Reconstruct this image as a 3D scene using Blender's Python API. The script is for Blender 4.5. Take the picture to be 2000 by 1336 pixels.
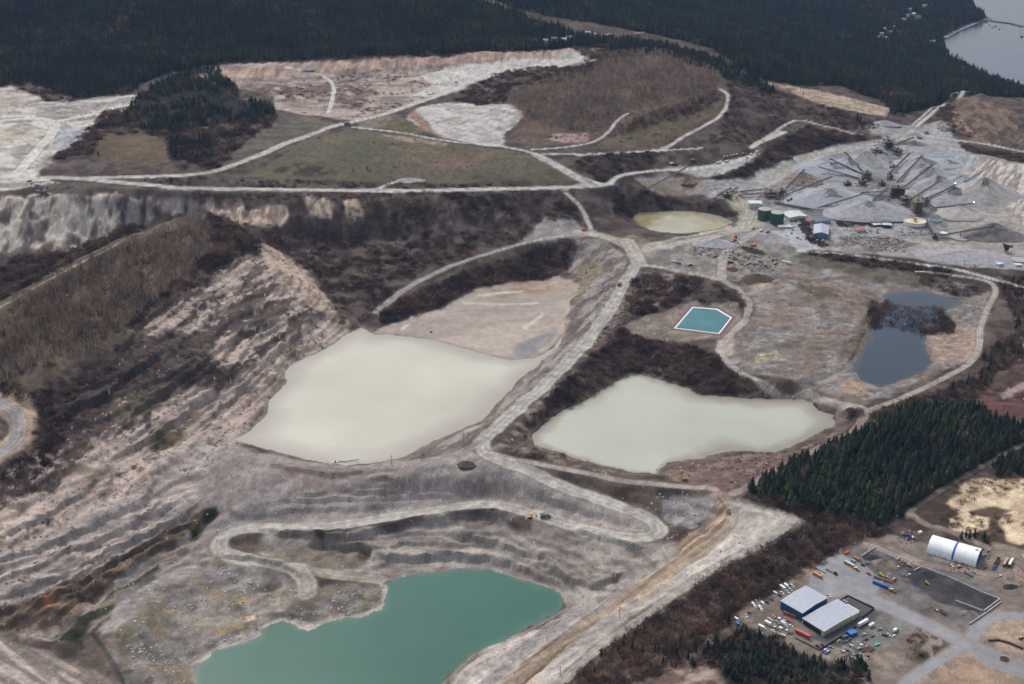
import bpy, bmesh, math, random
import numpy as np
from mathutils import Vector, Matrix

S = bpy.context.scene
for _o in list(bpy.data.objects):
    bpy.data.objects.remove(_o)

# ------------------------------------------------------------------ camera, light, exposure
CAM_H, PITCH, FPX = 717.0, math.radians(24.0), 2500.0
cam_d = bpy.data.cameras.new("camera")
cam_d.sensor_width = 36.0
cam_d.lens = 36.0 * FPX / 2000.0
cam_d.clip_start, cam_d.clip_end = 5.0, 30000.0
cam = bpy.data.objects.new("camera", cam_d)
S.collection.objects.link(cam)
cam.location = (0, 0, CAM_H)
cam.rotation_euler = (math.pi / 2 - PITCH, 0, 0)
S.camera = cam

SUN_EL, SUN_AZ = math.radians(50), math.radians(114)     # direction towards the sun, azimuth counter-clockwise from +X
SKY_STRENGTH, SUN_STRENGTH, EXPOSURE = 0.13, 1.45, 0.29
w = bpy.data.worlds.new("World")
S.world = w
w.use_nodes = True
nt = w.node_tree
bg = nt.nodes["Background"]
sky = nt.nodes.new("ShaderNodeTexSky")
sky.sky_type = 'NISHITA'
sky.sun_disc = False
sky.sun_elevation = SUN_EL
sky.sun_rotation = math.pi / 2 - SUN_AZ
sky.air_density, sky.dust_density, sky.ozone_density = 1.6, 4.0, 1.5
hs = nt.nodes.new("ShaderNodeHueSaturation")
hs.inputs["Saturation"].default_value = 0.6
nt.links.new(sky.outputs[0], hs.inputs["Color"])
nt.links.new(hs.outputs[0], bg.inputs["Color"])
bg.inputs["Strength"].default_value = SKY_STRENGTH
sun_d = bpy.data.lights.new("sun", 'SUN')
sun_d.energy, sun_d.angle, sun_d.color = SUN_STRENGTH, math.radians(10), (1.0, 0.955, 0.91)
sun = bpy.data.objects.new("sun", sun_d)
S.collection.objects.link(sun)
sd = Vector((math.cos(SUN_EL) * math.cos(SUN_AZ), math.cos(SUN_EL) * math.sin(SUN_AZ), math.sin(SUN_EL)))
sun.rotation_euler = sd.to_track_quat('Z', 'Y').to_euler()
sun.location = (0, 1500, 900)
vs = S.view_settings
vs.view_transform, vs.look, vs.gamma, vs.exposure = 'Standard', 'None', 1.0, EXPOSURE
try:
    vs.use_curve_mapping = False
except Exception:
    pass
S.cycles.max_bounces = 5
S.cycles.diffuse_bounces = 2
S.cycles.glossy_bounces = 2
S.cycles.transparent_max_bounces = 4
S.cycles.volume_bounces = 0

# ------------------------------------------------------------------ survey: picture point + height -> place on the ground
SP, CP = math.sin(PITCH), math.cos(PITCH)


def ray(u, v):
    """direction per metre of forward distance for a picture point (2000 x 1336)"""
    a = (np.asarray(u, float) - 1000.0) / FPX
    b = (668.0 - np.asarray(v, float)) / FPX
    return a, CP + b * SP, -SP + b * CP


def at_z(u, v, z):
    dx, dy, dz = ray(u, v)
    t = (np.asarray(z, float) - CAM_H) / dz
    return dx * t, dy * t


def uv0(x, y, z=0.0):
    """picture point of a place"""
    yy = y * CP - (z - CAM_H) * SP
    vv = y * SP + (z - CAM_H) * CP
    yy = np.maximum(yy, 1.0)
    return 1000.0 + FPX * x / yy, 668.0 - FPX * vv / yy


rng = np.random.default_rng(7)
random.seed(7)
_LAT = [np.random.default_rng(100 + i).random((256, 256)) for i in range(8)]


def vnoise(x, y, seed=0):
    L = _LAT[seed % 8]
    ix, iy = np.floor(x), np.floor(y)
    fx, fy = x - ix, y - iy
    fx, fy = fx * fx * (3 - 2 * fx), fy * fy * (3 - 2 * fy)
    i0, j0 = ix.astype(np.int64) & 255, iy.astype(np.int64) & 255
    i1, j1 = (i0 + 1) & 255, (j0 + 1) & 255
    a = L[i0, j0] * (1 - fx) + L[i1, j0] * fx
    b = L[i0, j1] * (1 - fx) + L[i1, j1] * fx
    return a * (1 - fy) + b * fy


def fbm(x, y, scale, oct=4, seed=0, gain=0.5):
    v, amp, tot, f = 0.0, 1.0, 0.0, 1.0 / scale
    for o in range(oct):
        v = v + amp * vnoise(x * f + 37.3 * o + seed * 11.7, y * f + 91.7 * o + seed * 5.1, seed + o)
        tot += amp
        amp *= gain
        f *= 2.03
    return v / tot


def sstep(a, b, x):
    t = np.clip((x - a) / (b - a), 0, 1)
    return t * t * (3 - 2 * t)


# survey lines (u, v, height in metres); industrial yard = 0
LINES = [
    # far forest slope
    [(-200, 105, 128), (0, 112, 125), (400, 100, 126), (800, 88, 126), (1000, 84, 122), (1200, 80, 115)],
    [(-200, 45, 160), (0, 50, 158), (400, 50, 152), (800, 48, 142), (1200, 40, 112), (1350, 60, 96)],
    [(-200, 0, 195), (0, 0, 190), (400, 0, 182), (800, 0, 165), (1200, 0, 118), (1500, 0, 55), (1700, 0, 5)],
    [(-200, -60, 240), (0, -60, 240), (400, -60, 225), (800, -60, 200), (1200, -60, 140), (1500, -60, 70), (1750, -45, 15)],
    [(-400, -140, 340), (0, -140, 340), (400, -140, 320), (800, -140, 280), (1200, -140, 200), (1500, -120, 120), (1800, -100, 20)],
    [(1500, 100, 70), (1500, 50, 62)], [(1700, 150, 22), (1700, 80, 8), (1800, 110, -10)],
    [(1840, 150, 0), (1950, 175, 5), (2100, 200, 5)], [(1840, 190, 22), (2000, 215, 20)],
    [(1780, 30, -25), (1850, 20, -40), (1800, -30, -30)],
    # left plateau
    [(-200, 330, 86), (0, 330, 85), (0, 250, 92), (0, 175, 102), (100, 165, 105), (200, 180, 108), (270, 188, 110)],
    [(60, 300, 85), (110, 245, 89), (220, 218, 95), (270, 195, 108)], [(150, 250, 82), (150, 300, 80)], [(-200, 180, 110), (-200, 250, 95)],
    # roads
    [(-200, 350, 82), (0, 350, 80), (90, 345, 78), (230, 352, 75), (370, 368, 70), (800, 372, 65), (1100, 366, 58), (1190, 360, 55), (1240, 350, 53), (1300, 330, 51), (1450, 308, 50), (1500, 292, 50)],
    [(160, 345, 77), (330, 345, 77), (440, 330, 80), (560, 280, 88), (640, 250, 92), (700, 235, 95), (800, 205, 98), (900, 165, 104), (960, 140, 108), (1060, 118, 112), (1170, 103, 116)],
    [(690, 248, 93), (860, 272, 88), (1030, 295, 82), (1070, 312, 77), (1150, 352, 62)],
    [(1040, 292, 81), (1150, 280, 82), (1190, 255, 86), (1225, 222, 92)],
    [(1060, 298, 80), (1160, 302, 74), (1290, 290, 70), (1340, 265, 74), (1400, 235, 80), (1420, 205, 86), (1412, 178, 90)],
    [(1480, 285, 50), (1555, 235, 52), (1660, 260, 45), (1720, 272, 40)],
    # upper quarry
    [(400, 150, 118), (600, 128, 123), (800, 118, 126), (1000, 105, 126), (1170, 97, 122)],
    [(420, 165, 112), (600, 142, 112), (800, 132, 113), (1000, 118, 115)],
    [(600, 200, 98), (700, 170, 104), (850, 145, 109)], [(540, 215, 97), (640, 225, 94)],
    # knoll and brown field
    [(250, 310, 84), (350, 250, 98), (350, 175, 112), (300, 165, 112)], [(540, 215, 104), (460, 175, 110), (450, 260, 95)], [(190, 285, 92), (250, 275, 94), (320, 305, 82)], [(190, 240, 96), (120, 310, 80), (60, 160, 112)],
    # green field
    [(590, 262, 94), (700, 258, 95), (900, 277, 90), (1040, 303, 82)], [(480, 352, 72), (700, 356, 70), (1000, 352, 64), (1100, 352, 62)], [(560, 300, 88), (800, 300, 88), (950, 310, 82)], [(700, 330, 79), (900, 335, 75)],
    # loose fill heap and bare hill
    [(900, 210, 99), (1000, 212, 100), (1030, 225, 97)], [(950, 272, 85), (990, 280, 83), (1000, 250, 86)], [(800, 240, 95), (760, 225, 97)],
    [(890, 195, 96), (960, 165, 98), (1060, 135, 106)], [(1040, 240, 86), (1100, 200, 96), (1200, 180, 104), (1300, 160, 102), (1400, 150, 96)],
    [(1100, 260, 84), (1200, 235, 92), (1300, 215, 96)], [(1100, 150, 112), (1200, 115, 121), (1290, 105, 116), (1400, 135, 100)], [(1170, 120, 116), (1060, 160, 104)],
    [(1450, 285, 62), (1440, 250, 66), (1500, 200, 70), (1600, 235, 55), (1700, 240, 46)], [(1500, 150, 82), (1400, 95, 98), (1300, 80, 105)],
    [(1540, 175, 72), (1620, 190, 62), (1735, 215, 46)],
    # crusher yard
    [(1470, 362, 30), (1560, 330, 30), (1620, 300, 31), (1720, 278, 33), (1800, 255, 35), (1900, 285, 34), (2000, 300, 35), (2200, 300, 35)],
    [(1390, 350, 38), (1330, 345, 42), (1280, 360, 40)], [(1390, 352, 38), (1450, 330, 42), (1520, 290, 42), (1580, 262, 44)],
    [(1450, 395, 24), (1550, 395, 24), (1700, 390, 26), (1850, 390, 27), (2100, 390, 30)], [(1450, 440, 19), (1600, 450, 18), (1750, 450, 18), (1900, 470, 16), (2000, 480, 16), (2200, 480, 16)],
    [(1550, 485, 16), (1750, 505, 13), (1900, 525, 11), (1990, 530, 11), (2200, 540, 10)], [(1900, 305, 45), (1990, 320, 48), (2100, 330, 50)], [(1880, 330, 34), (1940, 370, 32), (1980, 400, 30)],
    [(1790, 245, 36), (1870, 190, 48), (1920, 178, 52), (2000, 190, 48)], [(1900, 200, 60), (1960, 215, 60), (2050, 215, 55)], [(1830, 222, 48), (1850, 260, 38), (1920, 275, 38), (2000, 285, 38)], [(1980, 245, 46)],
    # yellow pond hollow
    [(1200, 385, 40), (1230, 425, 12)], [(1200, 375, 50), (1300, 375, 42), (1400, 392, 30)], [(1300, 405, 12), (1400, 412, 12)], [(1180, 440, 22), (1240, 460, 18), (1330, 468, 17), (1440, 440, 19)],
    # cliff below the top road
    [(-200, 385, 74), (0, 382, 74), (400, 382, 67), (800, 384, 61), (1100, 378, 54), (1170, 372, 53)], [(1120, 385, 50), (1150, 440, 22)],
    [(-200, 500, 12), (0, 500, 14), (150, 492, 12), (280, 440, 26), (380, 428, 32)], [(560, 430, 38), (700, 424, 40), (850, 424, 38), (1000, 418, 38), (1100, 412, 38)], [(380, 427, 32), (480, 429, 37)],
    [(560, 480, 8), (640, 560, -4), (690, 630, -15)], [(700, 500, 4), (850, 480, 10), (1000, 445, 22)], [(620, 462, 16), (800, 452, 20)],
    # ridge of the left hill
    [(-200, 665, 22), (-100, 640, 26), (0, 600, 35), (100, 538, 45), (200, 488, 55), (300, 442, 62), (400, 413, 66), (460, 440, 62), (500, 475, 52)],
    [(0, 578, 3), (100, 518, 6), (180, 478, 8)], [(-200, 640, 0), (-100, 615, 2)],
    [(0, 690, 44), (150, 610, 54), (280, 530, 60), (400, 470, 63)], [(0, 760, 42), (100, 710, 48), (250, 640, 50), (330, 565, 53), (470, 490, 50)], [(-200, 760, 35)],
    [(560, 530, 34), (600, 590, 12), (655, 620, -10)], [(430, 560, 40), (520, 600, 22), (600, 640, -2), (650, 665, -18)],
    [(60, 770, 34), (180, 740, 32), (280, 690, 36), (400, 640, 26), (500, 640, 12)], [(150, 850, 12), (350, 760, 12), (450, 720, 8), (560, 690, -12)],
    [(-150, 800, 22), (0, 780, 22), (60, 800, 22), (45, 850, 18), (0, 890, 14), (-150, 950, 8)], [(80, 870, 12), (60, 930, 4)],
    [(0, 1000, -6), (100, 960, -8), (200, 900, -4), (300, 850, -6), (450, 760, -8), (520, 755, -16)],
    [(0, 1110, -24), (150, 1040, -22), (280, 960, -19), (400, 870, -17), (480, 810, -18)], [(-200, 1150, -20), (-200, 1000, 0), (-200, 900, 14)],
    [(0, 1190, -36), (150, 1110, -34), (300, 1010, -32), (360, 950, -28), (400, 905, -21)], [(-200, 1260, -38), (0, 1225, -46), (100, 1195, -46), (250, 1100, -44), (400, 1000, -38)],
    [(0, 1235, -50), (90, 1245, -54), (200, 1160, -52), (330, 1070, -47), (420, 1000, -40)], [(150, 1240, -56), (240, 1170, -54), (330, 1095, -50)],
    [(0, 1250, -49), (60, 1270, -50), (180, 1336, -54)], [(-200, 1336, -30), (0, 1336, -40), (100, 1400, -40)], [(-200, 1450, -20), (100, 1500, -32)],
    [(190, 1230, -56), (250, 1336, -57), (300, 1450, -57)], [(260, 1180, -55), (380, 1090, -52), (430, 1085, -52)], [(300, 1230, -57), (450, 1230, -58), (600, 1190, -58), (720, 1180, -58)], [(350, 1300, -58)], [(500, 1140, -56), (650, 1170, -58), (690, 1120, -57)],
    # causeway and switchback
    [(1140, 450, 20), (1200, 470, 17), (1240, 490, 15), (1225, 540, 12), (1180, 620, 8), (1110, 710, 3), (1030, 800, -2), (950, 860, -6), (960, 890, -8), (1060, 918, -12), (1180, 968, -20), (1262, 1005, -26), (1282, 1030, -28), (1230, 1050, -29), (1100, 1020, -33), (940, 988, -37), (800, 1005, -41), (620, 1035, -46), (480, 1040, -50), (430, 1075, -53), (520, 1105, -55), (640, 1140, -57)],
    [(1140, 455, 20), (1000, 482, 14), (850, 532, 4), (780, 570, -5), (722, 622, -18)],
    [(1260, 530, 12), (1300, 560, 6), (1330, 590, 4)], [(1060, 550, -16), (1110, 520, -14)], [(1130, 480, 12), (1180, 500, 12)],
    [(480, 872, -15), (600, 905, -15), (720, 912, -15), (800, 900, -12), (890, 875, -9)], [(440, 900, -17), (600, 940, -22), (750, 950, -22), (870, 920, -15), (980, 940, -18), (1100, 985, -26), (1180, 1010, -28)], [(480, 960, -28), (600, 975, -32), (800, 970, -34), (980, 965, -32)],
    [(460, 1000, -37), (550, 1010, -42), (700, 990, -38)], [(720, 1060, -49), (850, 1035, -46), (1000, 1040, -44), (1200, 1085, -38), (1280, 1110, -34)], [(720, 1105, -57), (900, 1085, -56), (1020, 1100, -55), (1150, 1160, -50), (1200, 1170, -46)],
    [(800, 1070, -54), (950, 1060, -52), (1100, 1110, -48)], [(1000, 905, -10), (1150, 930, -13), (1250, 950, -14), (1340, 945, -10)],
    [(1220, 990, -22), (1330, 985, -14), (1390, 1010, -14), (1320, 1050, -24)],
    [(1340, 938, -8), (1400, 950, -6), (1425, 1000, -10), (1400, 1060, -14), (1300, 1120, -22), (1150, 1230, -30), (1000, 1336, -38)], [(1440, 975, -3), (1560, 1020, -4), (1480, 1075, -8), (1400, 1120, -12), (1300, 1185, -16), (1200, 1245, -20), (1100, 1336, -26)],
    [(1120, 1180, -54), (1000, 1250, -54), (900, 1320, -54)], [(900, 1450, -50), (1050, 1450, -32)],
    # wooded belt and yard
    [(1560, 1070, -8), (1420, 1170, -12), (1300, 1260, -16), (1180, 1336, -20)], [(1600, 1080, -2), (1480, 1180, -2), (1380, 1260, -4), (1280, 1336, -6), (1200, 1450, -8)],
    [(1500, 1230, 0), (1600, 1300, 0), (1620, 1120, 0), (1750, 1080, 0), (1900, 1130, 0), (1980, 1200, 0), (1800, 1250, 0), (1980, 1320, 0), (1700, 1400, 0), (2200, 1400, 0), (2200, 1100, 1), (1500, 1450, 0)],
    [(1600, 1015, -2), (1700, 1035, 0), (1750, 1005, 1), (1850, 960, 2), (2000, 870, 5), (2200, 800, 8)], [(1900, 1000, 1), (2000, 980, 2), (2200, 980, 3)],
    [(1500, 950, -2), (1550, 905, -1), (1660, 850, 1), (1760, 800, 3), (1850, 780, 4), (2000, 830, 5)], [(1750, 900, 2)],
    # ponds surroundings on the right
    [(1440, 555, 9), (1480, 600, 7), (1440, 640, 5), (1405, 680, 4), (1450, 720, 3), (1600, 765, 2), (1690, 795, 2), (1800, 745, 3), (1900, 705, 4), (1925, 620, 5), (1940, 570, 6), (1850, 545, 8), (1750, 530, 10), (1560, 500, 14)],
    [(1550, 600, 6), (1550, 700, 4), (1650, 620, 5)], [(1320, 545, 12), (1400, 545, 11), (1245, 515, 14)], [(1310, 655, 4), (1250, 640, 4)], [(1240, 570, 6), (1230, 600, 5)],
    [(1170, 690, -4), (1210, 660, 0), (1260, 690, -6), (1330, 690, -2), (1430, 740, -4), (1500, 765, -5), (1640, 790, -3)], [(1110, 770, -8), (1060, 820, -12)], [(1690, 805, 1), (1640, 850, -3), (1560, 890, -5), (1480, 940, -6), (1400, 945, -7)], [(1310, 930, -12), (1400, 905, -11), (1520, 885, -11)],
    [(1990, 560, 8), (1990, 650, 6), (1960, 720, 5), (1900, 770, 4), (2200, 700, 8), (2200, 600, 10)],
]


def densify(line, step=45.0):
    out = []
    for a, b in zip(line[:-1], line[1:]):
        n = max(1, int(math.hypot(a[0] - b[0], a[1] - b[1]) / step))
        for k in range(n):
            t = k / n
            out.append(tuple(a[i] * (1 - t) + b[i] * t for i in range(3)))
    out.append(line[-1])
    return out


POND = {
    'cream_pond': (-20.0, [(462, 860), (490, 840), (521, 811), (525, 783), (560, 748), (556, 727), (574, 709), (630, 685), (658, 667), (682, 650), (700, 641), (708, 641), (730, 653), (765, 653), (842, 664), (895, 678), (958, 695), (1000, 704), (1045, 700), (1080, 680), (1098, 657), (1096, 672), (1052, 713), (1014, 741), (1000, 760), (972, 786), (944, 821), (916, 832), (860, 856), (790, 891), (770, 897), (720, 905), (672, 909), (647, 905), (595, 897), (525, 878), (490, 868)]),
    'pale_pond': (-16.0, [(1035, 853), (1056, 832), (1087, 807), (1140, 783), (1175, 762), (1210, 741), (1245, 730), (1297, 744), (1346, 758), (1363, 769), (1440, 776), (1496, 778), (1566, 781), (1590, 785), (1600, 800), (1632, 811), (1625, 835), (1597, 846), (1545, 874), (1510, 883), (1450, 879), (1394, 888), (1340, 900), (1303, 906), (1285, 918), (1284, 926), (1245, 923), (1175, 909), (1119, 893), (1101, 886), (1045, 870)]),
    'teal_pond': (-61.0, [(387, 1335), (380, 1305), (402, 1289), (420, 1271), (472, 1256), (513, 1238), (511, 1226), (553, 1214), (602, 1231), (640, 1215), (671, 1208), (716, 1201), (737, 1196), (755, 1184), (751, 1170), (760, 1152), (753, 1137), (807, 1124), (895, 1112), (954, 1110), (1000, 1130), (1084, 1152), (1098, 1163), (1104, 1187), (1070, 1208), (1000, 1243), (923, 1278), (867, 1327), (850, 1360), (800, 1440), (600, 1500), (380, 1460), (375, 1380)]),
    'dark_pond': (1.0, [(1723, 573), (1755, 569), (1790, 570), (1807, 567), (1835, 576), (1872, 583), (1885, 592), (1850, 605), (1860, 640), (1814, 653), (1804, 667), (1821, 709), (1800, 730), (1720, 757), (1678, 741), (1667, 713), (1685, 685), (1699, 657), (1695, 640), (1712, 600), (1727, 590)]),
    'yellow_pond': (9.0, [(1233, 424), (1245, 415), (1297, 411), (1350, 411), (1394, 418), (1422, 427), (1433, 434), (1405, 448), (1335, 457), (1300, 455), (1270, 450), (1245, 436)]),
}
SEA_Z = -50.0
SHORE = [(1886, -70), (1890, -20), (1896, 8), (1915, 25), (1932, 36), (1925, 45), (1900, 47), (1870, 60), (1842, 74), (1844, 95), (1858, 115), (1885, 135), (1940, 160), (2020, 188), (2250, 235)]

cx, cy, cz = [], [], []
for L in LINES:
    for (u, v, z) in (densify(L) if len(L) > 1 else L):
        x, y = at_z(u, v, z)
        cx.append(float(x)); cy.append(float(y)); cz.append(z)
for k, (z, P) in POND.items():
    for (u, v, _z) in densify([(a, b, z) for a, b in P], 60):
        x, y = at_z(u, v, z)
        cx.append(float(x)); cy.append(float(y)); cz.append(z - 0.0)
for (u, v, _z) in densify([(a, b, SEA_Z) for a, b in SHORE], 60):
    x, y = at_z(u, v, SEA_Z)
    cx.append(float(x)); cy.append(float(y)); cz.append(SEA_Z)
for (x, y, z) in [(-2500, 5200, 420), (0, 5600, 420), (-1200, 5200, 430), (-3500, 3500, 380), (-3500, 1500, 120), (3500, 6000, -60), (1800, 5600, 0), (3500, 1500, 30), (-2500, 600, 60), (0, 500, -30), (2000, 500, 20), (3500, 7500, -60), (-3000, 8500, 700), (1000, 8500, 300)]:
    cx.append(x); cy.append(y); cz.append(z)
C = np.stack([cx, cy], 1) / 1000.0
# merge near-duplicates
keep = []
for i in range(len(C)):
    if all(np.hypot(*(C[i] - C[j])) > 0.004 for j in keep[-400:]):
        keep.append(i)
C = C[keep]; CZ = np.array(cz)[keep]
n = len(C)
R = np.hypot(C[:, None, 0] - C[None, :, 0], C[:, None, 1] - C[None, :, 1])
A = np.zeros((n + 3, n + 3)); A[:n, :n] = -np.sqrt(R * R + 0.008 ** 2) - 0.0 + np.eye(n) * 0.002
A[:n, n] = A[n, :n] = 1; A[:n, n + 1:] = C; A[n + 1:, :n] = C.T
W = np.linalg.solve(A, np.concatenate([CZ, [0, 0, 0]]))


def rbf(x, y):
    x = np.asarray(x, float) / 1000; y = np.asarray(y, float) / 1000
    sh = x.shape; x = x.ravel(); y = y.ravel()
    out = W[n] + W[n + 1] * x + W[n + 2] * y
    for s in range(0, len(x), 20000):
        e = slice(s, s + 20000)
        r = np.sqrt((x[e, None] - C[None, :, 0]) ** 2 + (y[e, None] - C[None, :, 1]) ** 2 + 0.008 ** 2)
        out[e] -= r @ W[:n]
    return out.reshape(sh)


# ground lattice: fine where the aerial view looks, coarse beyond
QU, QV = 2.0, 2.0
US = np.arange(-170, 2171, QU)
VS = np.arange(-110, 1470, QV)
_far = np.array([-115, -122, -130, -140, -152, -166, -182, -200, -220, -240, -262, -285, -308, -330.0])
VS = np.concatenate([_far[::-1], VS])
NU, NV = len(US), len(VS)
ucs = np.arange(-176, 2200, 12.0)
vcs = np.interp(np.arange(0, NV + 5, 5.0), np.arange(NV), VS)
GUc, GVc = np.meshgrid(ucs, vcs)
Xc, Yc = at_z(GUc, GVc, 0.0)
HB = rbf(Xc, Yc)


def latidx(x, y):
    u, v = uv0(x, y)
    ok_v = np.interp(v, VS, np.arange(NV))
    return (u - US[0]) / QU, ok_v


def bil(H, fu, fv):
    fu = np.clip(fu, 0, H.shape[1] - 1.001); fv = np.clip(fv, 0, H.shape[0] - 1.001)
    i, j = fu.astype(int), fv.astype(int)
    a, b = fu - i, fv - j
    return (H[j, i] * (1 - a) + H[j, i + 1] * a) * (1 - b) + (H[j + 1, i] * (1 - a) + H[j + 1, i + 1] * a) * b


def hbase(x, y):
    u, v = uv0(x, y)
    return bil(HB, (u - ucs[0]) / 12.0, np.interp(v, vcs, np.arange(len(vcs))))


def pix(u, v, hf=None):
    """where the line of sight through a picture point meets the ground"""
    hf = hf or hbase
    u = np.atleast_1d(np.asarray(u, float)); v = np.atleast_1d(np.asarray(v, float))
    dx, dy, dz = ray(u, v)
    t = np.full(u.shape, 700.0); lo = t.copy(); hi = np.full(u.shape, np.nan); done = np.zeros(u.shape, bool)
    step = 12.0
    while not done.all() and t.min() < 9000:
        t = t + step
        z = CAM_H + dz * t
        below = (z <= hf(dx * t, dy * t)) & ~done
        hi[below] = t[below]; lo[below] = t[below] - step
        done |= below
        if t[0] > 9000:
            break
        step = 12.0 if t[0] < 2500 else 20.0
    hi = np.where(np.isnan(hi), 9000.0, hi); lo = np.where(done, lo, 8990.0)
    for _ in range(14):
        m = (lo + hi) / 2
        b = CAM_H + dz * m <= hf(dx * m, dy * m)
        hi = np.where(b, m, hi); lo = np.where(b, lo, m)
    return dx * hi, dy * hi


def P2W(P):
    P = np.array(P, float)
    x, y = pix(P[:, 0], P[:, 1])
    return np.stack([x, y], 1)


GU, GV = np.meshgrid(US, VS)
X, Y = at_z(GU, GV, 0.0)
H0 = bil(HB, (GU - ucs[0]) / 12.0, np.interp(VS, vcs, np.arange(len(vcs)))[:, None] + 0 * GU)
CELL = Y / 1200.0                       # rough size of a lattice cell


def poly_sd(W_, x, y):
    """signed distance to a closed outline, negative inside"""
    d = np.full(x.shape, 1e9); ins = np.zeros(x.shape, bool)
    m = len(W_)
    for i in range(m):
        ax, ay = W_[i]; bx, by = W_[(i + 1) % m]
        ex, ey = bx - ax, by - ay
        L2 = ex * ex + ey * ey + 1e-9
        t = np.clip(((x - ax) * ex + (y - ay) * ey) / L2, 0, 1)
        d = np.minimum(d, (x - ax - t * ex) ** 2 + (y - ay - t * ey) ** 2)
        c = ((ay > y) != (by > y)) & (x < ex * (y - ay) / (ey if abs(ey) > 1e-9 else 1e-9) + ax)
        ins ^= c
    d = np.sqrt(d)
    return np.where(ins, -d, d)


def region(P, margin=20.0, warp=0.0, wscale=25.0, world=None, seed=3):
    """(flat index, signed distance) of the lattice points in and near an outline given in picture points"""
    W_ = P2W(P) if world is None else np.array(world)
    lo, hi = W_.min(0) - margin - warp, W_.max(0) + margin + warp
    idx = np.flatnonzero((Xf > lo[0]) & (Xf < hi[0]) & (Yf > lo[1]) & (Yf < hi[1]))
    x, y = Xf[idx], Yf[idx]
    if warp:
        x = x + warp * 2 * (fbm(x, y, wscale, 3, seed) - .5)
        y = y + warp * 2 * (fbm(y, x, wscale, 3, seed + 1) - .5)
    return idx, poly_sd(W_, x, y)


def line_d(Wl, x, y, vals=None):
    d = np.full(x.shape, 1e9); val = np.zeros(x.shape)
    for i in range(len(Wl) - 1):
        ax, ay = Wl[i]; bx, by = Wl[i + 1]
        ex, ey = bx - ax, by - ay
        t = np.clip(((x - ax) * ex + (y - ay) * ey) / (ex * ex + ey * ey + 1e-9), 0, 1)
        q = (x - ax - t * ex) ** 2 + (y - ay - t * ey) ** 2
        m = q < d
        d = np.where(m, q, d)
        if vals is not None:
            val = np.where(m, vals[i] * (1 - t) + vals[i + 1] * t, val)
    return np.sqrt(d), val


def smooth_line(P, k=3):
    """rounded polyline (Catmull-Rom)"""
    P = np.array(P, float)
    out = []
    for i in range(len(P) - 1):
        p0, p1, p2, p3 = P[max(i - 1, 0)], P[i], P[i + 1], P[min(i + 2, len(P) - 1)]
        for j in range(k):
            t = j / k
            out.append(.5 * ((2 * p1) + (-p0 + p2) * t + (2 * p0 - 5 * p1 + 4 * p2 - p3) * t * t + (-p0 + 3 * p1 - 3 * p2 + p3) * t ** 3))
    out.append(P[-1])
    return np.array(out)


Xf, Yf, Hf = X.ravel(), Y.ravel(), H0.ravel().copy()
HBf = Hf.copy()

# ------------------------------------------------------------------ ground: relief
def srgb(r, g, b):
    f = lambda c: (c / 255 / 12.92) if c / 255 <= 0.04045 else ((c / 255 + 0.055) / 1.055) ** 2.4
    return np.array([f(r), f(g), f(b)])


GRAD_Y, GRAD_X = np.gradient(H0)
_dxu = np.gradient(X, axis=1); _dyv = np.gradient(Y, axis=0)
SLx = (GRAD_X / _dxu); SLy = (GRAD_Y - GRAD_X * np.gradient(X, axis=0) / _dxu) / _dyv
SLOPE = np.hypot(SLx, SLy).ravel()

n60 = fbm(Xf, Yf, 60, 4, 1) - .5
n12 = fbm(Xf, Yf, 14, 3, 2) - .5
n5 = fbm(Xf, Yf, 5.5, 2, 3) - .5
ROUGH = np.ones_like(Xf)            # how much relief noise each place keeps
# calm places
CALM = [
    ([(1440, 1190), (1560, 1110), (1640, 1060), (1760, 1040), (2200, 1120), (2200, 1500), (1500, 1500), (1400, 1400), (1600, 1290)], .12),
    ([(730, 653), (765, 653), (842, 664), (895, 678), (958, 695), (1000, 704), (1045, 700), (1098, 657), (1110, 620), (1125, 575), (1130, 555), (1090, 540), (1000, 548), (920, 570), (860, 600), (800, 620), (745, 640)], .08),
    ([(1190, 360), (1300, 335), (1480, 300), (1500, 320), (1400, 350), (1250, 372)], .3),
    ([(1440, 380), (1600, 300), (1720, 275), (1900, 300), (2000, 420), (2000, 520), (1700, 480), (1500, 480), (1400, 440)], .6),
    ([(330, 1010), (300, 930), (440, 868), (800, 905), (980, 905), (1290, 1015), (1380, 1070), (1200, 1180), (1100, 1160), (900, 1105), (700, 1125), (420, 1090)], .45),
    ([(560, 290), (690, 255), (880, 275), (1040, 300), (1110, 355), (700, 360), (480, 350)], .3),
]
for P, k in CALM:
    i, d = region(P, 30)
    ROUGH[i] = np.minimum(ROUGH[i], k + (1 - k) * sstep(-5, 25, d))
FARK = 1 + sstep(2200, 4500, Yf) * 2
relief = ROUGH * (n60 * (3.0 + 16 * np.minimum(SLOPE, .5)) * FARK + n12 * (1.6 + 7 * np.minimum(SLOPE, .6)) + n5 * (.9 + 3.6 * np.minimum(SLOPE, .6)))

# left hillside: benches that follow the contours and rills that run down them
HILL = [(60, 900), (90, 800), (240, 690), (260, 620), (350, 560), (480, 480), (520, 468), (600, 530), (670, 600), (680, 650), (625, 690), (570, 712), (553, 750), (515, 800), (480, 860), (420, 900), (380, 960), (330, 1040), (200, 1150), (90, 1240), (-160, 1260), (-160, 960), (0, 900)]
HILLFACE = HILL
ih, dh = region(HILL, 40, 8, 40)
mh = 1 - sstep(-12, 8, dh)
d0, d1 = P2W([(180, 1010), (640, 640)])
ta = (d1 - d0) / np.linalg.norm(d1 - d0); tb = np.array([ta[1], -ta[0]])
sH = (Xf[ih] * ta[0] + Yf[ih] * ta[1]); tH = (Xf[ih] * tb[0] + Yf[ih] * tb[1])
ph = (Hf[ih] + 5 * (fbm(Xf[ih], Yf[ih], 90, 3, 4) - .5)) / 7.5
saw = ph - np.floor(ph)
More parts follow.
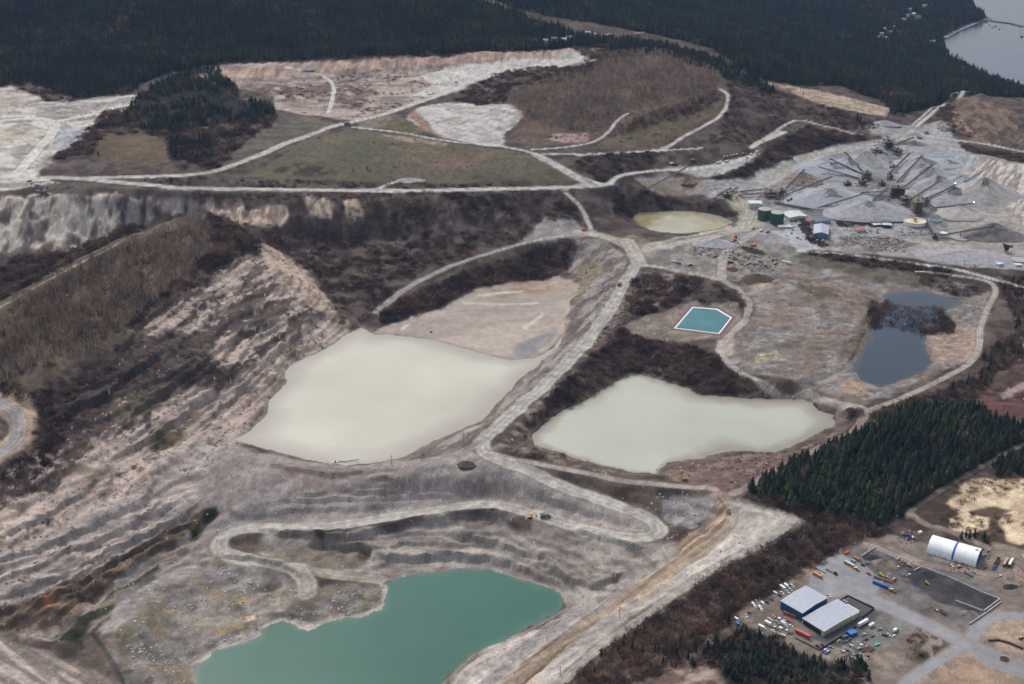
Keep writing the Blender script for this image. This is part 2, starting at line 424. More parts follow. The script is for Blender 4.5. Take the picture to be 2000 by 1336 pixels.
terr = (np.where(saw < .84, saw / .84 * .25, .25 + (saw - .84) / .16 * .75) - saw) * 7.5
rill = fbm(sH, tH * .12, 7, 3, 5) - .5
brk = sstep(.38, .62, fbm(Xf[ih], Yf[ih], 48, 3, 0))
relief[ih] = relief[ih] * (1 - .3 * mh) + mh * (terr * (.45 + .6 * brk) + rill * 3.6)
# the ribbed cliff below the top road and other gullied faces
CLIFF = [(-180, 388), (0, 386), (400, 385), (800, 386), (1100, 380), (1120, 400), (1000, 430), (850, 440), (700, 445), (600, 450), (520, 450), (420, 425), (300, 445), (150, 500), (-180, 520)]
ic, dc = region(CLIFF, 30, 6, 40)
mc = 1 - sstep(-10, 10, dc)
gul = 1 - np.abs(fbm(Xf[ic] + .15 * Yf[ic], Yf[ic] * .25, 26, 4, 6) - .5) * 4
relief[ic] += mc * (gul * 3.5 + (fbm(Xf[ic], Yf[ic] * .6, 9, 3, 1) - .5) * 7)
GULL = [([(1110, 470), (1180, 490), (1220, 520), (1190, 600), (1140, 660), (1060, 740), (1010, 760), (1050, 705), (1105, 640), (1130, 560), (1105, 530)], 2.6, (1, .4)),
        ([(1250, 530), (1330, 540), (1450, 580), (1470, 600), (1380, 600), (1300, 600), (1215, 625), (1160, 690), (1060, 800), (1030, 850), (1010, 840), (1100, 730), (1200, 600)], 3.5, (1, -.5)),
        ([(1880, 300), (1990, 320), (2150, 340), (2150, 480), (1990, 450), (1960, 400), (1900, 350)], 4.0, (1, .6)),
        ([(720, 1060), (1000, 1040), (1250, 1090), (1280, 1120), (1150, 1180), (1090, 1150), (1000, 1120), (900, 1100), (760, 1110)], 1.6, (1, .1)),
        ([(1830, 190), (1960, 205), (2150, 215), (2150, 300), (1960, 290), (1850, 250)], 4.0, (1, .3)),
        ([(430, 125), (800, 112), (1170, 92), (1170, 112), (900, 135), (600, 150), (420, 165)], 3.0, (1, 0))]
GULL += [([(-150, 180), (60, 180), (140, 200), (260, 190), (160, 260), (60, 340), (-150, 345)], 2.2, (.5, 1)), ([(800, 235), (870, 205), (1000, 210), (1030, 230), (960, 280), (850, 255)], 2.5, (1, -1)), ([(1530, 300), (1700, 290), (1900, 300), (1900, 440), (1500, 440)], 1.2, (.6, 1))]
for P, a, (dx_, dy_) in GULL:
    i, d = region(P, 25, 5, 30)
    m = 1 - sstep(-8, 8, d)
    l = math.hypot(dx_, dy_)
    s_ = (Xf[i] * dx_ + Yf[i] * dy_) / l; t_ = (-Xf[i] * dy_ + Yf[i] * dx_) / l
    relief[i] += m * a * (1 - np.abs(fbm(s_, t_ * .2, 14, 3, 2) - .5) * 4)
# low-wall strata that ring the teal pit
PIT = [(330, 1010), (420, 1000), (620, 960), (900, 940), (1150, 960), (1330, 940), (1420, 960), (1430, 1010), (1380, 1080), (1250, 1180), (1100, 1230), (900, 1330), (850, 1450), (300, 1450), (200, 1240), (300, 1090)]
ip, dp = region(PIT, 30, 6, 40)
mp = (1 - sstep(-10, 10, dp)) * .9
phz = (Hf[ip] + 4.5 * (fbm(Xf[ip], Yf[ip], 55, 3, 6) - .5) * 2) / 5.2
sawp = phz - np.floor(phz)
relief[ip] += mp * (np.where(sawp < .84, sawp * .22, .185 + (sawp - .84) / .16 * .815) - sawp) * 5.0
# tailings flat: furrows
TAIL = [(1440, 560), (1480, 600), (1440, 650), (1410, 690), (1460, 725), (1600, 765), (1690, 790), (1800, 742), (1900, 700), (1925, 620), (1935, 570), (1850, 548), (1750, 530), (1600, 500), (1500, 510)]
it, dt = region(TAIL, 20, 6, 40)
mt = 1 - sstep(-15, 5, dt)
fur = fbm(Xf[it] + 8 * n60[it] * 6, Yf[it] * 1.8 + Xf[it] * .5, 16, 3, 1)
furw = fbm(Xf[it], Yf[it] * 2.2, 7, 2, 4)
relief[it] = relief[it] * .8 + mt * ((fur - .5) * 3.4 + (furw - .5) * 1.8)
Hf += relief

# roads: (name, width m, colour key, picture points)
ROADS = [
    ('top', 17, 'hr', [(-170, 352), (0, 356), (90, 347), (160, 350), (230, 356), (300, 362), (370, 368), (600, 371), (800, 372), (1000, 369), (1100, 366), (1190, 361)]),
    ('bench', 13, 'hr', [(1190, 361), (1205, 345), (1240, 337), (1300, 333), (1360, 330), (1430, 315), (1480, 300)]),
    ('upper', 16, 'hr', [(150, 348), (330, 344), (400, 338), (440, 328), (500, 306), (560, 280), (640, 250), (700, 236), (760, 220), (810, 203), (860, 185), (905, 165), (950, 145), (1000, 135), (1060, 125), (1120, 115)]),
    ('fieldedge', 8, 'hr', [(690, 248), (770, 257), (860, 273), (950, 283), (1030, 295), (1075, 312), (1110, 332), (1150, 352), (1185, 361)]),
    ('fan', 16, 'hr', [(1045, 300), (1070, 315), (1110, 338), (1140, 355)]),
    ('loop1', 7, 'hr', [(1038, 292), (1090, 289), (1150, 280), (1185, 262), (1205, 235), (1225, 222)]),
    ('loop2', 8, 'hr', [(1060, 300), (1120, 301), (1200, 298), (1290, 292), (1330, 270), (1375, 245), (1405, 228), (1420, 205), (1421, 185), (1408, 174)]),
    ('loop3', 6, 'hr', [(1130, 303), (1250, 297), (1330, 292), (1370, 290)]),
    ('corner', 7, 'hr', [(1468, 287), (1500, 265), (1553, 235), (1600, 243), (1650, 257), (1670, 262)]),
    ('cornerpad', 14, 'hr', [(1470, 285), (1500, 272), (1530, 258)]),
    ('leftplateau', 18, 'pl', [(-170, 235), (0, 228), (60, 228), (105, 240), (100, 262), (75, 290), (50, 320), (20, 345), (-60, 350)]),
    ('leftbench', 13, 'pl', [(105, 238), (150, 230), (200, 217), (250, 205)]),
    ('ramp', 8, 'hr', [(1105, 375), (1125, 395), (1140, 415), (1150, 438), (1158, 452)]),
    ('spur', 11, 'sp', [(1160, 452), (1090, 462), (1040, 470), (980, 487), (900, 512), (850, 533), (800, 560), (770, 580), (735, 612)]),
    ('hubw', 22, 'hb', [(1130, 452), (1180, 462), (1215, 475), (1245, 495)]),
    ('causeway', 19, 'cw', [(1245, 490), (1240, 520), (1222, 550), (1200, 590), (1170, 635), (1140, 675), (1100, 715), (1060, 755), (1010, 800), (970, 835), (940, 862)]),
    ('switch', 18, 'cw', [(940, 862), (950, 885), (985, 903), (1040, 922), (1090, 947), (1140, 965), (1190, 982), (1240, 1000), (1275, 1018), (1288, 1035), (1270, 1048), (1230, 1050), (1150, 1038), (1090, 1018), (1000, 992), (920, 988), (860, 997), (760, 1012), (640, 1030), (560, 1032), (490, 1032), (440, 1045), (428, 1070), (450, 1086), (490, 1095)]),
    ('southdam', 12, 'pl2', [(930, 868), (880, 892), (800, 905), (700, 912), (600, 905), (520, 893), (440, 880)]),
    ('eastdam', 9, 'hr2', [(960, 885), (1000, 896), (1070, 910), (1150, 925), (1230, 942), (1340, 950), (1395, 955)]),
    ('eastcut', 10, 'sand', [(1390, 955), (1420, 975), (1430, 1005), (1415, 1035), (1370, 1075), (1320, 1105), (1260, 1140), (1180, 1190), (1100, 1250), (1030, 1310), (960, 1370)]),
    ('eastrim', 9, 'hr2', [(1440, 985), (1500, 1005), (1545, 1020), (1480, 1065), (1400, 1110), (1320, 1160), (1250, 1210), (1190, 1250), (1120, 1310), (1060, 1370)]),
    ('hubn', 17, 'hb', [(1245, 490), (1290, 483), (1350, 470), (1410, 458), (1450, 440), (1465, 415), (1455, 395)]),
    ('hubn2', 24, 'hb', [(1225, 470), (1240, 500), (1250, 515)]),
    ('southloop', 11, 'hr2', [(1240, 515), (1290, 522), (1340, 532), (1400, 545), (1440, 565), (1462, 592), (1455, 625), (1425, 655), (1405, 685), (1430, 715), (1470, 740), (1530, 760), (1600, 775), (1660, 790), (1695, 800)]),
    ('eastloop', 8, 'hr2', [(1695, 800), (1760, 778), (1830, 745), (1890, 712), (1912, 680), (1915, 640), (1930, 600), (1945, 568), (1930, 550), (1880, 540), (1800, 530)]),
    ('pondeast', 9, 'sand2', [(1695, 800), (1670, 840), (1610, 870), (1540, 905), (1470, 945), (1430, 965)]),
    ('scrapyard', 12, 'hr2', [(1410, 545), (1410, 510), (1420, 490), (1450, 470), (1480, 450)]),
    ('crush1', 14, 'cy', [(1465, 415), (1470, 385), (1520, 350), (1590, 310), (1680, 290), (1760, 262), (1810, 258)]),
    ('crush2', 10, 'hr', [(1560, 490), (1650, 497), (1760, 512), (1860, 525), (1940, 545), (2060, 580)]),
    ('crush3', 9, 'cy', [(1600, 445), (1700, 448), (1740, 460), (1800, 475), (1860, 472)]),
    ('upperright', 8, 'hr', [(1790, 248), (1815, 225), (1850, 200), (1880, 188), (1920, 178)]),
    ('upperright2', 5, 'hr', [(1782, 245), (1810, 219), (1845, 195), (1880, 183)]),
    ('upperright3', 9, 'hr', [(1800, 262), (1850, 272), (1920, 280), (1990, 295), (2100, 310)]),
    ('shoreroad', 12, 'hr', [(1935, 178), (2000, 190), (2150, 200)]),
    ('sandstrip', 5, 'sd', [(1390, 118), (1440, 145), (1520, 168), (1600, 180), (1660, 195), (1735, 212)]),
    ('powerline', 6, 'sd', [(1240, 65), (1260, 62)]),
    ('stubroad', 7, 'hr', [(740, 368), (770, 356), (800, 350)]),
    ('midquarry', 8, 'pl', [(560, 130), (620, 145), (650, 165), (648, 200), (640, 222)]),
    ('hairpin', 14, 'hp', [(-150, 700), (-40, 745), (10, 790), (35, 815), (38, 845), (15, 875), (-60, 920), (-170, 980)]),
    ('ridgetrack', 3.5, 'sd', [(-100, 650), (0, 600), (50, 572), (100, 544), (160, 512), (210, 487), (245, 468)]),
    ('pitroad', 15, 'pr', [(440, 1080), (480, 1092), (530, 1100), (590, 1112), (650, 1122), (700, 1128), (740, 1132)]),
    ('pitfan', 20, 'pr', [(580, 1110), (598, 1135), (600, 1160)]),
    ('ditchroad', 4, 'dk', [(180, 1235), (205, 1270), (240, 1330), (260, 1400)]),
    ('forestline', 6, 'sd2', [(1770, 1010), (1790, 990), (1850, 950), (1920, 910), (1990, 872), (2100, 830)]),
    ('yardtrack', 8, 'sd3', [(1780, 1005), (1810, 1025), (1850, 1035), (1930, 1070), (1985, 1110), (1985, 1140), (1930, 1120), (1850, 1110), (1790, 1095), (1740, 1070)]),
]
PAVED = [
    ('street', 18, [(1610, 1130), (1640, 1142), (1700, 1170), (1760, 1197), (1830, 1230), (1900, 1262), (1950, 1287), (2010, 1312), (2120, 1350)]),
    ('branch', 11, [(1895, 1248), (1925, 1215), (1955, 1202), (2010, 1205), (2120, 1230)]),
    ('lower', 10, [(1760, 1345), (1800, 1310), (1850, 1280), (1885, 1258)]),
]
TURNPADS = [[(1582, 1120), (1612, 1090), (1640, 1080), (1690, 1105), (1725, 1135), (1700, 1175), (1660, 1160), (1625, 1165), (1600, 1160), (1580, 1145)],
            [(1895, 1262), (1935, 1268), (1985, 1290), (2040, 1310), (2040, 1350), (1985, 1320), (1930, 1305), (1900, 1285)]]
roadmask = np.zeros_like(Xf); roadd = np.full_like(Xf, 1e9); roadw = np.ones_like(Xf); roadid = np.full(Xf.shape, -1)


def carve(W_, wid, k=1.0, depth=0.0):
    zz = hbase(W_[:, 0], W_[:, 1])
    zz = np.convolve(np.pad(zz, 2, mode='edge'), np.ones(5) / 5, 'valid')
    lo, hi = W_.min(0) - wid * 3, W_.max(0) + wid * 3
    idx = np.flatnonzero((Xf > lo[0]) & (Xf < hi[0]) & (Yf > lo[1]) & (Yf < hi[1]))
    d, z = line_d(W_, Xf[idx], Yf[idx], zz)
    m = 1 - sstep(wid * .5 + 1, wid * 1.35 + 3, d)
    Hf[idx] = Hf[idx] * (1 - m * k) + (z + depth) * m * k
    # windrow berm at both edges
    b = np.exp(-((d - wid * .56) / 1.5) ** 2)
    Hf[idx] += .45 * b * (wid > 12)
    return idx, d


RD = []
for j, (nm, wid, key, P) in enumerate(ROADS):
    W_ = P2W(smooth_line(P, 3))
    if nm == 'ditchroad':
        idx, d = carve(W_, wid, 1, -1.5)
    else:
        idx, d = carve(W_, wid)
    RD.append((idx, d, wid, key, W_))
PV = []
for nm, wid, P in PAVED:
    W_ = P2W(smooth_line(P, 4))
    lo, hi = W_.min(0) - 20, W_.max(0) + 20
    idx = np.flatnonzero((Xf > lo[0]) & (Xf < hi[0]) & (Yf > lo[1]) & (Yf < hi[1]))
    d, _ = line_d(W_, Xf[idx], Yf[idx])
    PV.append((idx, d, wid))
    m = 1 - sstep(wid / 2, wid / 2 + 5, d)
    Hf[idx] = Hf[idx] * (1 - m) + 0.0 * m - 0.0
# the dark ditch under the hillside
for P, wd, dep in (([(100, 1243), (200, 1160), (250, 1130), (330, 1070), (380, 1035), (415, 1005)], 5, 4.0), ([(150, 1243), (240, 1170), (300, 1125), (350, 1085), (385, 1050)], 4, 2.5), ([(0, 1215), (120, 1120), (260, 1040), (330, 990)], 3, 1.6)):
    W_ = P2W(smooth_line(P, 3))
    lo, hi = W_.min(0) - 20, W_.max(0) + 20
    idx = np.flatnonzero((Xf > lo[0]) & (Xf < hi[0]) & (Yf > lo[1]) & (Yf < hi[1]))
    d, _ = line_d(W_, Xf[idx], Yf[idx])
    d = d + 3 * n12[idx]
    Hf[idx] -= dep * np.exp(-(d / wd) ** 2)
# scarps: edges of benches, the downhill side dropped
SCARPS = [
    (4.5, [(503, 1036), (560, 1046), (604, 1051), (664, 1054), (755, 1036), (855, 1016), (940, 1008), (1010, 1012)]), (4.5, [(600, 1060), (640, 1062), (704, 1066), (722, 1078), (722, 1098)]),
    (3.5, [(724, 1084), (800, 1090), (855, 1091), (946, 1101), (1000, 1118)]), (3.5, [(880, 1046), (912, 1049), (947, 1054), (979, 1068), (1017, 1079), (1052, 1088), (1080, 1100)]),
    (3.5, [(839, 1080), (895, 1088), (947, 1093), (986, 1106), (1045, 1124), (1098, 1140)]), (3.5, [(1038, 1098), (1070, 1104), (1094, 1119), (1115, 1133), (1154, 1146), (1196, 1133), (1231, 1110)]),
    (3.0, [(1105, 1040), (1175, 1052), (1224, 1068), (1259, 1078)]), (3.0, [(300, 922), (282, 972), (201, 1016), (100, 1061), (0, 1097), (-100, 1130)]),
    (2.6, [(325, 960), (282, 1011), (211, 1051), (126, 1081), (25, 1122), (-80, 1160)]), (3.0, [(395, 975), (362, 1008), (300, 1040), (251, 1061), (216, 1076), (126, 1117), (50, 1147), (-60, 1190)]),
    (4.0, [(382, 1008), (320, 1045), (241, 1085), (166, 1130), (90, 1175), (20, 1215)]), (3.5, [(350, 1045), (270, 1095), (190, 1145), (120, 1195), (60, 1230)]),
    (2.5, [(640, 664), (578, 702), (548, 722), (548, 745), (518, 776), (512, 808), (472, 850), (430, 885)]), (5.0, [(520, 700), (443, 739), (418, 765), (372, 800), (302, 850), (200, 905)]),
    (5.0, [(330, 680), (267, 719), (201, 775), (141, 800), (90, 850)]), (4.0, [(560, 620), (500, 640), (430, 680), (380, 720), (300, 780), (230, 830)]), (4.0, [(640, 600), (600, 640), (560, 670), (500, 720), (450, 780), (380, 840)]),
    (4.0, [(340, 580), (300, 610), (265, 640), (240, 690)]), (3.0, [(200, 930), (150, 970), (80, 1010), (0, 1050)]),
    (2.5, [(700, 935), (800, 940), (900, 945), (980, 950)]), (2.0, [(520, 905), (600, 925), (700, 925), (790, 915)]), (2.5, [(420, 1086), (500, 1092), (570, 1112), (585, 1130)]),
    (3.0, [(402, 1289), (440, 1262), (500, 1245), (505, 1222), (553, 1206), (602, 1222), (660, 1206), (716, 1192), (745, 1180), (742, 1165), (752, 1135)]),
    (3.0, [(1180, 500), (1200, 540), (1150, 620), (1090, 690), (1050, 730), (1000, 780)]), (3.0, [(1440, 600), (1480, 640), (1460, 690)]), (3.0, [(1690, 640), (1670, 690), (1650, 712)]), (2.5, [(1300, 1120), (1200, 1190), (1100, 1270), (1020, 1340)]),
]
for hs, P in SCARPS:
    W_ = P2W(smooth_line(P, 3))
    lo, hi = W_.min(0) - 34, W_.max(0) + 34
    idx = np.flatnonzero((Xf > lo[0]) & (Xf < hi[0]) & (Yf > lo[1]) & (Yf < hi[1]))
    x, y = Xf[idx] + 4 * n12[idx] * 2, Yf[idx] + 4 * (fbm(Yf[idx], Xf[idx], 11, 2, 3) - .5) * 2
    sdv = np.zeros(len(idx)); best_ = np.full(len(idx), 1e9); tt_ = np.zeros(len(idx))
    for k in range(len(W_) - 1):
        (ax, ay), (bx, by) = W_[k], W_[k + 1]
        ex, ey = bx - ax, by - ay
        t = np.clip(((x - ax) * ex + (y - ay) * ey) / (ex * ex + ey * ey + 1e-9), 0, 1)
        dd = np.hypot(x - ax - t * ex, y - ay - t * ey)
        sg = np.sign(ex * (y - ay) - ey * (x - ax))
        m = dd < best_
        best_[m] = dd[m]; sdv[m] = (dd * sg)[m]; tt_[m] = (k + t[m]) / (len(W_) - 1)
    nx, ny = -(W_[-1] - W_[0])[1], (W_[-1] - W_[0])[0]
    l_ = math.hypot(nx, ny); c_ = W_[len(W_) // 2]
    up = np.sign(float(hbase(c_[0] + nx / l_ * 12, c_[1] + ny / l_ * 12) - hbase(c_[0] - nx / l_ * 12, c_[1] - ny / l_ * 12)))
    Hf[idx] += hs * .85 * np.tanh(sdv * up / .8) * np.exp(-(best_ / 12) ** 2) * np.minimum(1, 8 * tt_) * np.minimum(1, 8 * (1 - tt_)) * (1 - .85 * np.clip(0, 0, 1))
# water basins
PONDW = {}; SHOREI = {}
for k, (z, P) in POND.items():
    P_ = np.array(P, float)
    x, y = at_z(P_[:, 0], P_[:, 1], z)
    Wp = np.stack([x, y], 1)
    PONDW[k] = (z, Wp)
    wp = {'pale_pond': 5.0, 'teal_pond': 4.6, 'cream_pond': 2.2}.get(k, 3.0)
    i, d = region(None, 45, wp, 11, world=Wp)
    SHOREI[k] = (i, d)
    inside = d < 0
    Hf[i] = np.where(inside, z - .25 - np.minimum(-d * .22, 5), np.where(d < 40, np.maximum(Hf[i], z + .15 + d * .06 * (1 - sstep(8, 25, d)) - 50 * sstep(20, 40, d)), Hf[i]))
    near = (~inside) & (d < 40)
    target = z + .2 + d * .10
    kk = 1 - sstep(0, 18, d)
    Hf[i] = np.where(near, Hf[i] * (1 - kk * .75) + (np.minimum(Hf[i], target)) * kk * .75, Hf[i])
SH = np.array(SHORE, float)
x, y = at_z(SH[:, 0], SH[:, 1], SEA_Z)
SW = [(x[0] + 300, 12000.0), (x[0] + 60, 6500.0)] + list(zip(x, y)) + [(5000.0, y[-1] - 350), (9000.0, 2500.0), (9000.0, 12000.0)]
SW = np.array(SW)
i, d = region(None, 200, 5, 40, world=SW)
Hf[i] = np.where(d < 0, SEA_Z - .5 - np.minimum(-d * .1, 8), np.where(d < 120, np.maximum(Hf[i], SEA_Z + .4 + np.minimum(d * .1, 8) - 60 * sstep(60, 120, d)), Hf[i]))
seam = np.zeros(Xf.shape, bool); seam[i[d < 0]] = True
# the lined basin
POOLP = [(1352, 599), (1401, 603), (1430, 620), (1405, 652), (1316, 641)]
px_, py_ = at_z([p[0] for p in POOLP], [p[1] for p in POOLP], 5.0)
POOLW = np.stack([px_, py_], 1)
i, d = region(None, 30, 0, world=POOLW)
Hf[i] = np.where(d < 1.0, 0.0, Hf[i] * sstep(1, 20, d) + 4.6 * (1 - sstep(1, 20, d)))

Hg = Hf.reshape(H0.shape)


def ground(x, y):
    fu, fv = latidx(np.asarray(x, float), np.asarray(y, float))
    return bil(Hg, fu, fv)


def spot(u, v):
    """place on the finished ground seen at a picture point"""
    x, y = pix(u, v, ground)
    return float(x[0]), float(y[0]), float(ground(x, y)[0])


# ------------------------------------------------------------------ ground: colour of soil, gravel and growth
COL = np.zeros((len(Xf), 3)); CLS = np.zeros(len(Xf), np.int8)
K = {'pr': srgb(160, 152, 142), 
    'hr': srgb(170, 167, 164), 'pl': srgb(184, 180, 176), 'pl2': srgb(140, 133, 131), 'sp': srgb(146, 143, 142), 'hb': srgb(160, 155, 144),
    'cw': srgb(162, 158, 152), 'hr2': srgb(156, 149, 143), 'sand': srgb(156, 140, 125), 'sand2': srgb(145, 130, 122), 'cy': srgb(150, 148, 142),
    'sd': srgb(170, 150, 130), 'sd2': srgb(120, 105, 92), 'sd3': srgb(142, 124, 114), 'hp': srgb(140, 138, 140), 'dk': srgb(62, 60, 58),
}
G1, G2 = fbm(Xf, Yf, 90, 4, 3), fbm(Xf, Yf, 18, 3, 5)
G3 = fbm(Xf, Yf, 6, 2, 6)
STR = fbm(Xf * .5 + 40 * G1, Yf * 2, 26, 3, 2)
rc = np.random.default_rng(5).random(len(Xf))
scrub, scrub2 = srgb(70, 58, 54), srgb(98, 84, 76)


def mixc(a, b, t):
    return a[None] * (1 - t[:, None]) + b[None] * t[:, None]


COL[:] = mixc(scrub, scrub2, sstep(.35, .65, G2))


def paint(P, c1, c2, scale=20, soft=3, warp=6, cls=None, lo=.35, hi=.65, k=1.0, keep=None, stretch=None, world=None, seed=1):
    i, d = region(P, soft * 3 + 5, warp, max(14, warp * 3), world=world)
    m = (1 - sstep(-soft, soft, d)) * k
    x, y = Xf[i], Yf[i]
    if stretch:
        ca, sa, sx, sy = stretch
        x, y = (x * ca + y * sa) * sx, (-x * sa + y * ca) * sy
    t = sstep(lo, hi, fbm(x, y, scale, 4, seed))
    c = mixc(srgb(*c1), srgb(*c2), t)
    if keep is not None:                       # patchy cover: only where a second noise is high
        m = m * sstep(keep - .06, keep + .06, fbm(Xf[i], Yf[i], scale * 1.3, 4, seed + 2))
    COL[i] = COL[i] * (1 - m[:, None]) + c * m[:, None]
    if cls is not None:
        CLS[i[m > .5]] = cls
    return i, m


CL = ['ground', 'forest_floor', 'quarry_slope', 'haul_road', 'grass_field', 'mudflat', 'gravel_yard', 'tailings_flat', 'asphalt_road', 'sand_ground', 'seabed', 'bare_hill']
far = Yf > 2500
# forest floor
FOREST = {
    'far_left': [(-180, 165), (60, 160), (150, 192), (250, 182), (300, 150), (380, 134), (420, 124), (620, 116), (860, 106), (1060, 96), (1170, 90), (1205, 82), (1120, 70), (1050, 42), (940, 8), (900, -100), (-180, -100)],
    'far_right': [(940, -90), (960, 0), (1060, 30), (1160, 45), (1290, 68), (1390, 95), (1440, 130), (1500, 158), (1560, 168), (1640, 168), (1730, 200), (1745, 225), (1830, 205), (1870, 185), (1990, 192), (2180, 205), (2180, 180), (2010, 180), (1930, 152), (1880, 128), (1850, 112), (1838, 75), (1880, 50), (1925, 38), (1905, 20), (1888, -10), (1880, -90)],
    'shelter_belt': [(1175, 78), (1290, 86), (1410, 120), (1490, 160), (1520, 185), (1440, 165), (1390, 138), (1290, 108), (1190, 100)],
    'near': [(1455, 958), (1500, 925), (1545, 900), (1600, 885), (1650, 862), (1720, 820), (1790, 795), (1850, 790), (1900, 800), (2000, 832), (2180, 860), (2180, 880), (2000, 868), (1930, 902), (1850, 950), (1762, 1010), (1700, 1028), (1640, 1005), (1600, 1000), (1520, 988)],
    'near_right': [(1940, 895), (2000, 872), (2180, 850), (2180, 950), (2000, 935), (1940, 925)],
    'bottom': [(1350, 1300), (1390, 1262), (1450, 1228), (1480, 1225), (1530, 1262), (1600, 1292), (1690, 1300), (1700, 1345), (1700, 1450), (1430, 1450)],
    'knoll': [(245, 218), (270, 190), (300, 165), (370, 140), (420, 135), (460, 165), (470, 195), (520, 205), (545, 225), (510, 235), (430, 240), (350, 258), (290, 257), (250, 242)],
    'knoll_low': [(330, 268), (410, 264), (422, 310), (340, 314)],
}
for nm in FOREST:
    paint(FOREST[nm], (30, 34, 28), (44, 42, 34), 30, 4, 8, 1)
paint([(900, -40), (960, 2), (1060, 38), (1150, 46), (1290, 70), (1400, 98), (1480, 140), (1530, 168), (1500, 172), (1420, 138), (1290, 88), (1170, 74), (1060, 52), (930, 15), (850, -40)], (66, 60, 55), (92, 80, 72), 30, 8, 14, 0)
# left plateau and upper quarry
paint([(-180, 165), (20, 168), (60, 182), (90, 200), (140, 198), (190, 188), (270, 184), (280, 192), (240, 215), (200, 235), (165, 270), (130, 290), (90, 310), (75, 340), (110, 360), (0, 372), (-180, 380)], (184, 179, 174), (136, 128, 122), 26, 6, 10, 6, lo=.38, hi=.66, stretch=(.95, .3, .4, 1.5))
paint([(0, 172), (50, 176), (60, 195), (40, 225), (-60, 220), (-60, 175)], (150, 136, 128), (172, 163, 158), 20, 8, 10, 6, k=.7)
paint([(-80, 245), (60, 245), (85, 260), (60, 280), (0, 290), (-80, 290)], (168, 160, 136), (185, 180, 170), 30, 6, 12, 6, k=.7)
for P in ([(0, 205), (60, 200), (120, 210), (100, 216), (40, 212)], [(120, 195), (200, 205), (240, 200), (190, 214), (130, 208)], [(0, 262), (40, 240), (80, 250), (30, 270)], [(20, 300), (60, 280), (70, 290), (30, 320)], [(60, 320), (95, 300), (110, 318), (70, 335)]):
    paint(P, (128, 120, 116), (160, 152, 146), 8, 5, 8, 6, k=.75)
paint([(120, 240), (170, 250), (150, 275), (110, 295), (95, 290), (110, 262)], (138, 140, 150), (160, 160, 166), 14, 3, 6, 6)
paint([(385, 150), (430, 128), (620, 122), (800, 116), (1000, 103), (1175, 96), (1180, 108), (1140, 132), (1060, 128), (960, 148), (900, 172), (800, 208), (700, 238), (640, 228), (540, 215), (530, 180), (470, 175), (420, 168)], (160, 145, 138), (126, 112, 106), 24, 5, 8, 2, stretch=(1, .1, .5, 1.3))
paint([(420, 142), (600, 126), (800, 115), (1000, 102), (1172, 95), (1172, 106), (1000, 118), (800, 131), (600, 146), (440, 158)], (176, 146, 128), (150, 128, 116), 18, 3, 5, 2, stretch=(1, 0, 1.4, .6))
paint([(820, 150), (870, 133), (960, 122), (1100, 108), (1165, 103), (1120, 125), (1000, 142), (940, 158), (870, 188), (800, 190), (850, 165)], (164, 162, 158), (180, 177, 172), 30, 5, 9, 6)
paint([(470, 165), (640, 160), (760, 170), (700, 215), (640, 205), (540, 195)], (98, 76, 72), (120, 96, 88), 16, 5, 8, 2, keep=.5)
# knoll, brown field, green field
paint([(170, 300), (185, 270), (210, 262), (290, 260), (325, 275), (330, 318), (250, 318), (190, 312)], (112, 92, 72), (96, 80, 62), 40, 3, 4, 4)
paint([(540, 235), (600, 228), (655, 240), (620, 255), (560, 280), (500, 305), (450, 330), (420, 330), (470, 290), (500, 260)], (86, 80, 66), (104, 96, 84), 18, 4, 7, 0, stretch=(1, 0, .5, 1.4))
paint([(470, 345), (520, 322), (570, 295), (640, 262), (700, 256), (770, 262), (860, 278), (950, 288), (1030, 300), (1070, 322), (1105, 345), (1110, 358), (1000, 352), (900, 358), (760, 358), (640, 352), (560, 350)], (90, 88, 66), (104, 94, 76), 60, 3, 5, 4)
paint([(760, 285), (860, 290), (960, 300), (930, 330), (860, 330), (790, 310)], (122, 98, 84), (108, 94, 72), 40, 8, 10, 4, k=.8)
paint([(560, 318), (620, 322), (660, 340), (600, 345), (530, 335)], (62, 56, 44), (78, 72, 56), 14, 6, 8, 4, keep=.45)
paint([(740, 262), (800, 268), (880, 280), (870, 286), (780, 275)], (150, 132, 116), (120, 104, 84), 14, 3, 5, 2)
paint([(745, 248), (765, 222), (790, 232), (835, 258), (800, 262)], (94, 88, 58), (110, 98, 72), 20, 4, 4, 4)
paint([(700, 240), (760, 222), (770, 225), (750, 250), (700, 250)], (124, 112, 98), (108, 96, 84), 16, 4, 4, 2)
# loose fill
paint([(790, 232), (820, 208), (880, 200), (960, 202), (1015, 208), (1035, 222), (1010, 240), (985, 262), (985, 285), (950, 285), (880, 272), (835, 255)], (152, 146, 144), (176, 170, 168), 14, 4, 6, 6, stretch=(.8, -.6, .5, 1.6))
paint([(795, 225), (810, 215), (850, 258), (830, 258)], (150, 118, 100), (136, 112, 98), 10, 3, 4, 2)
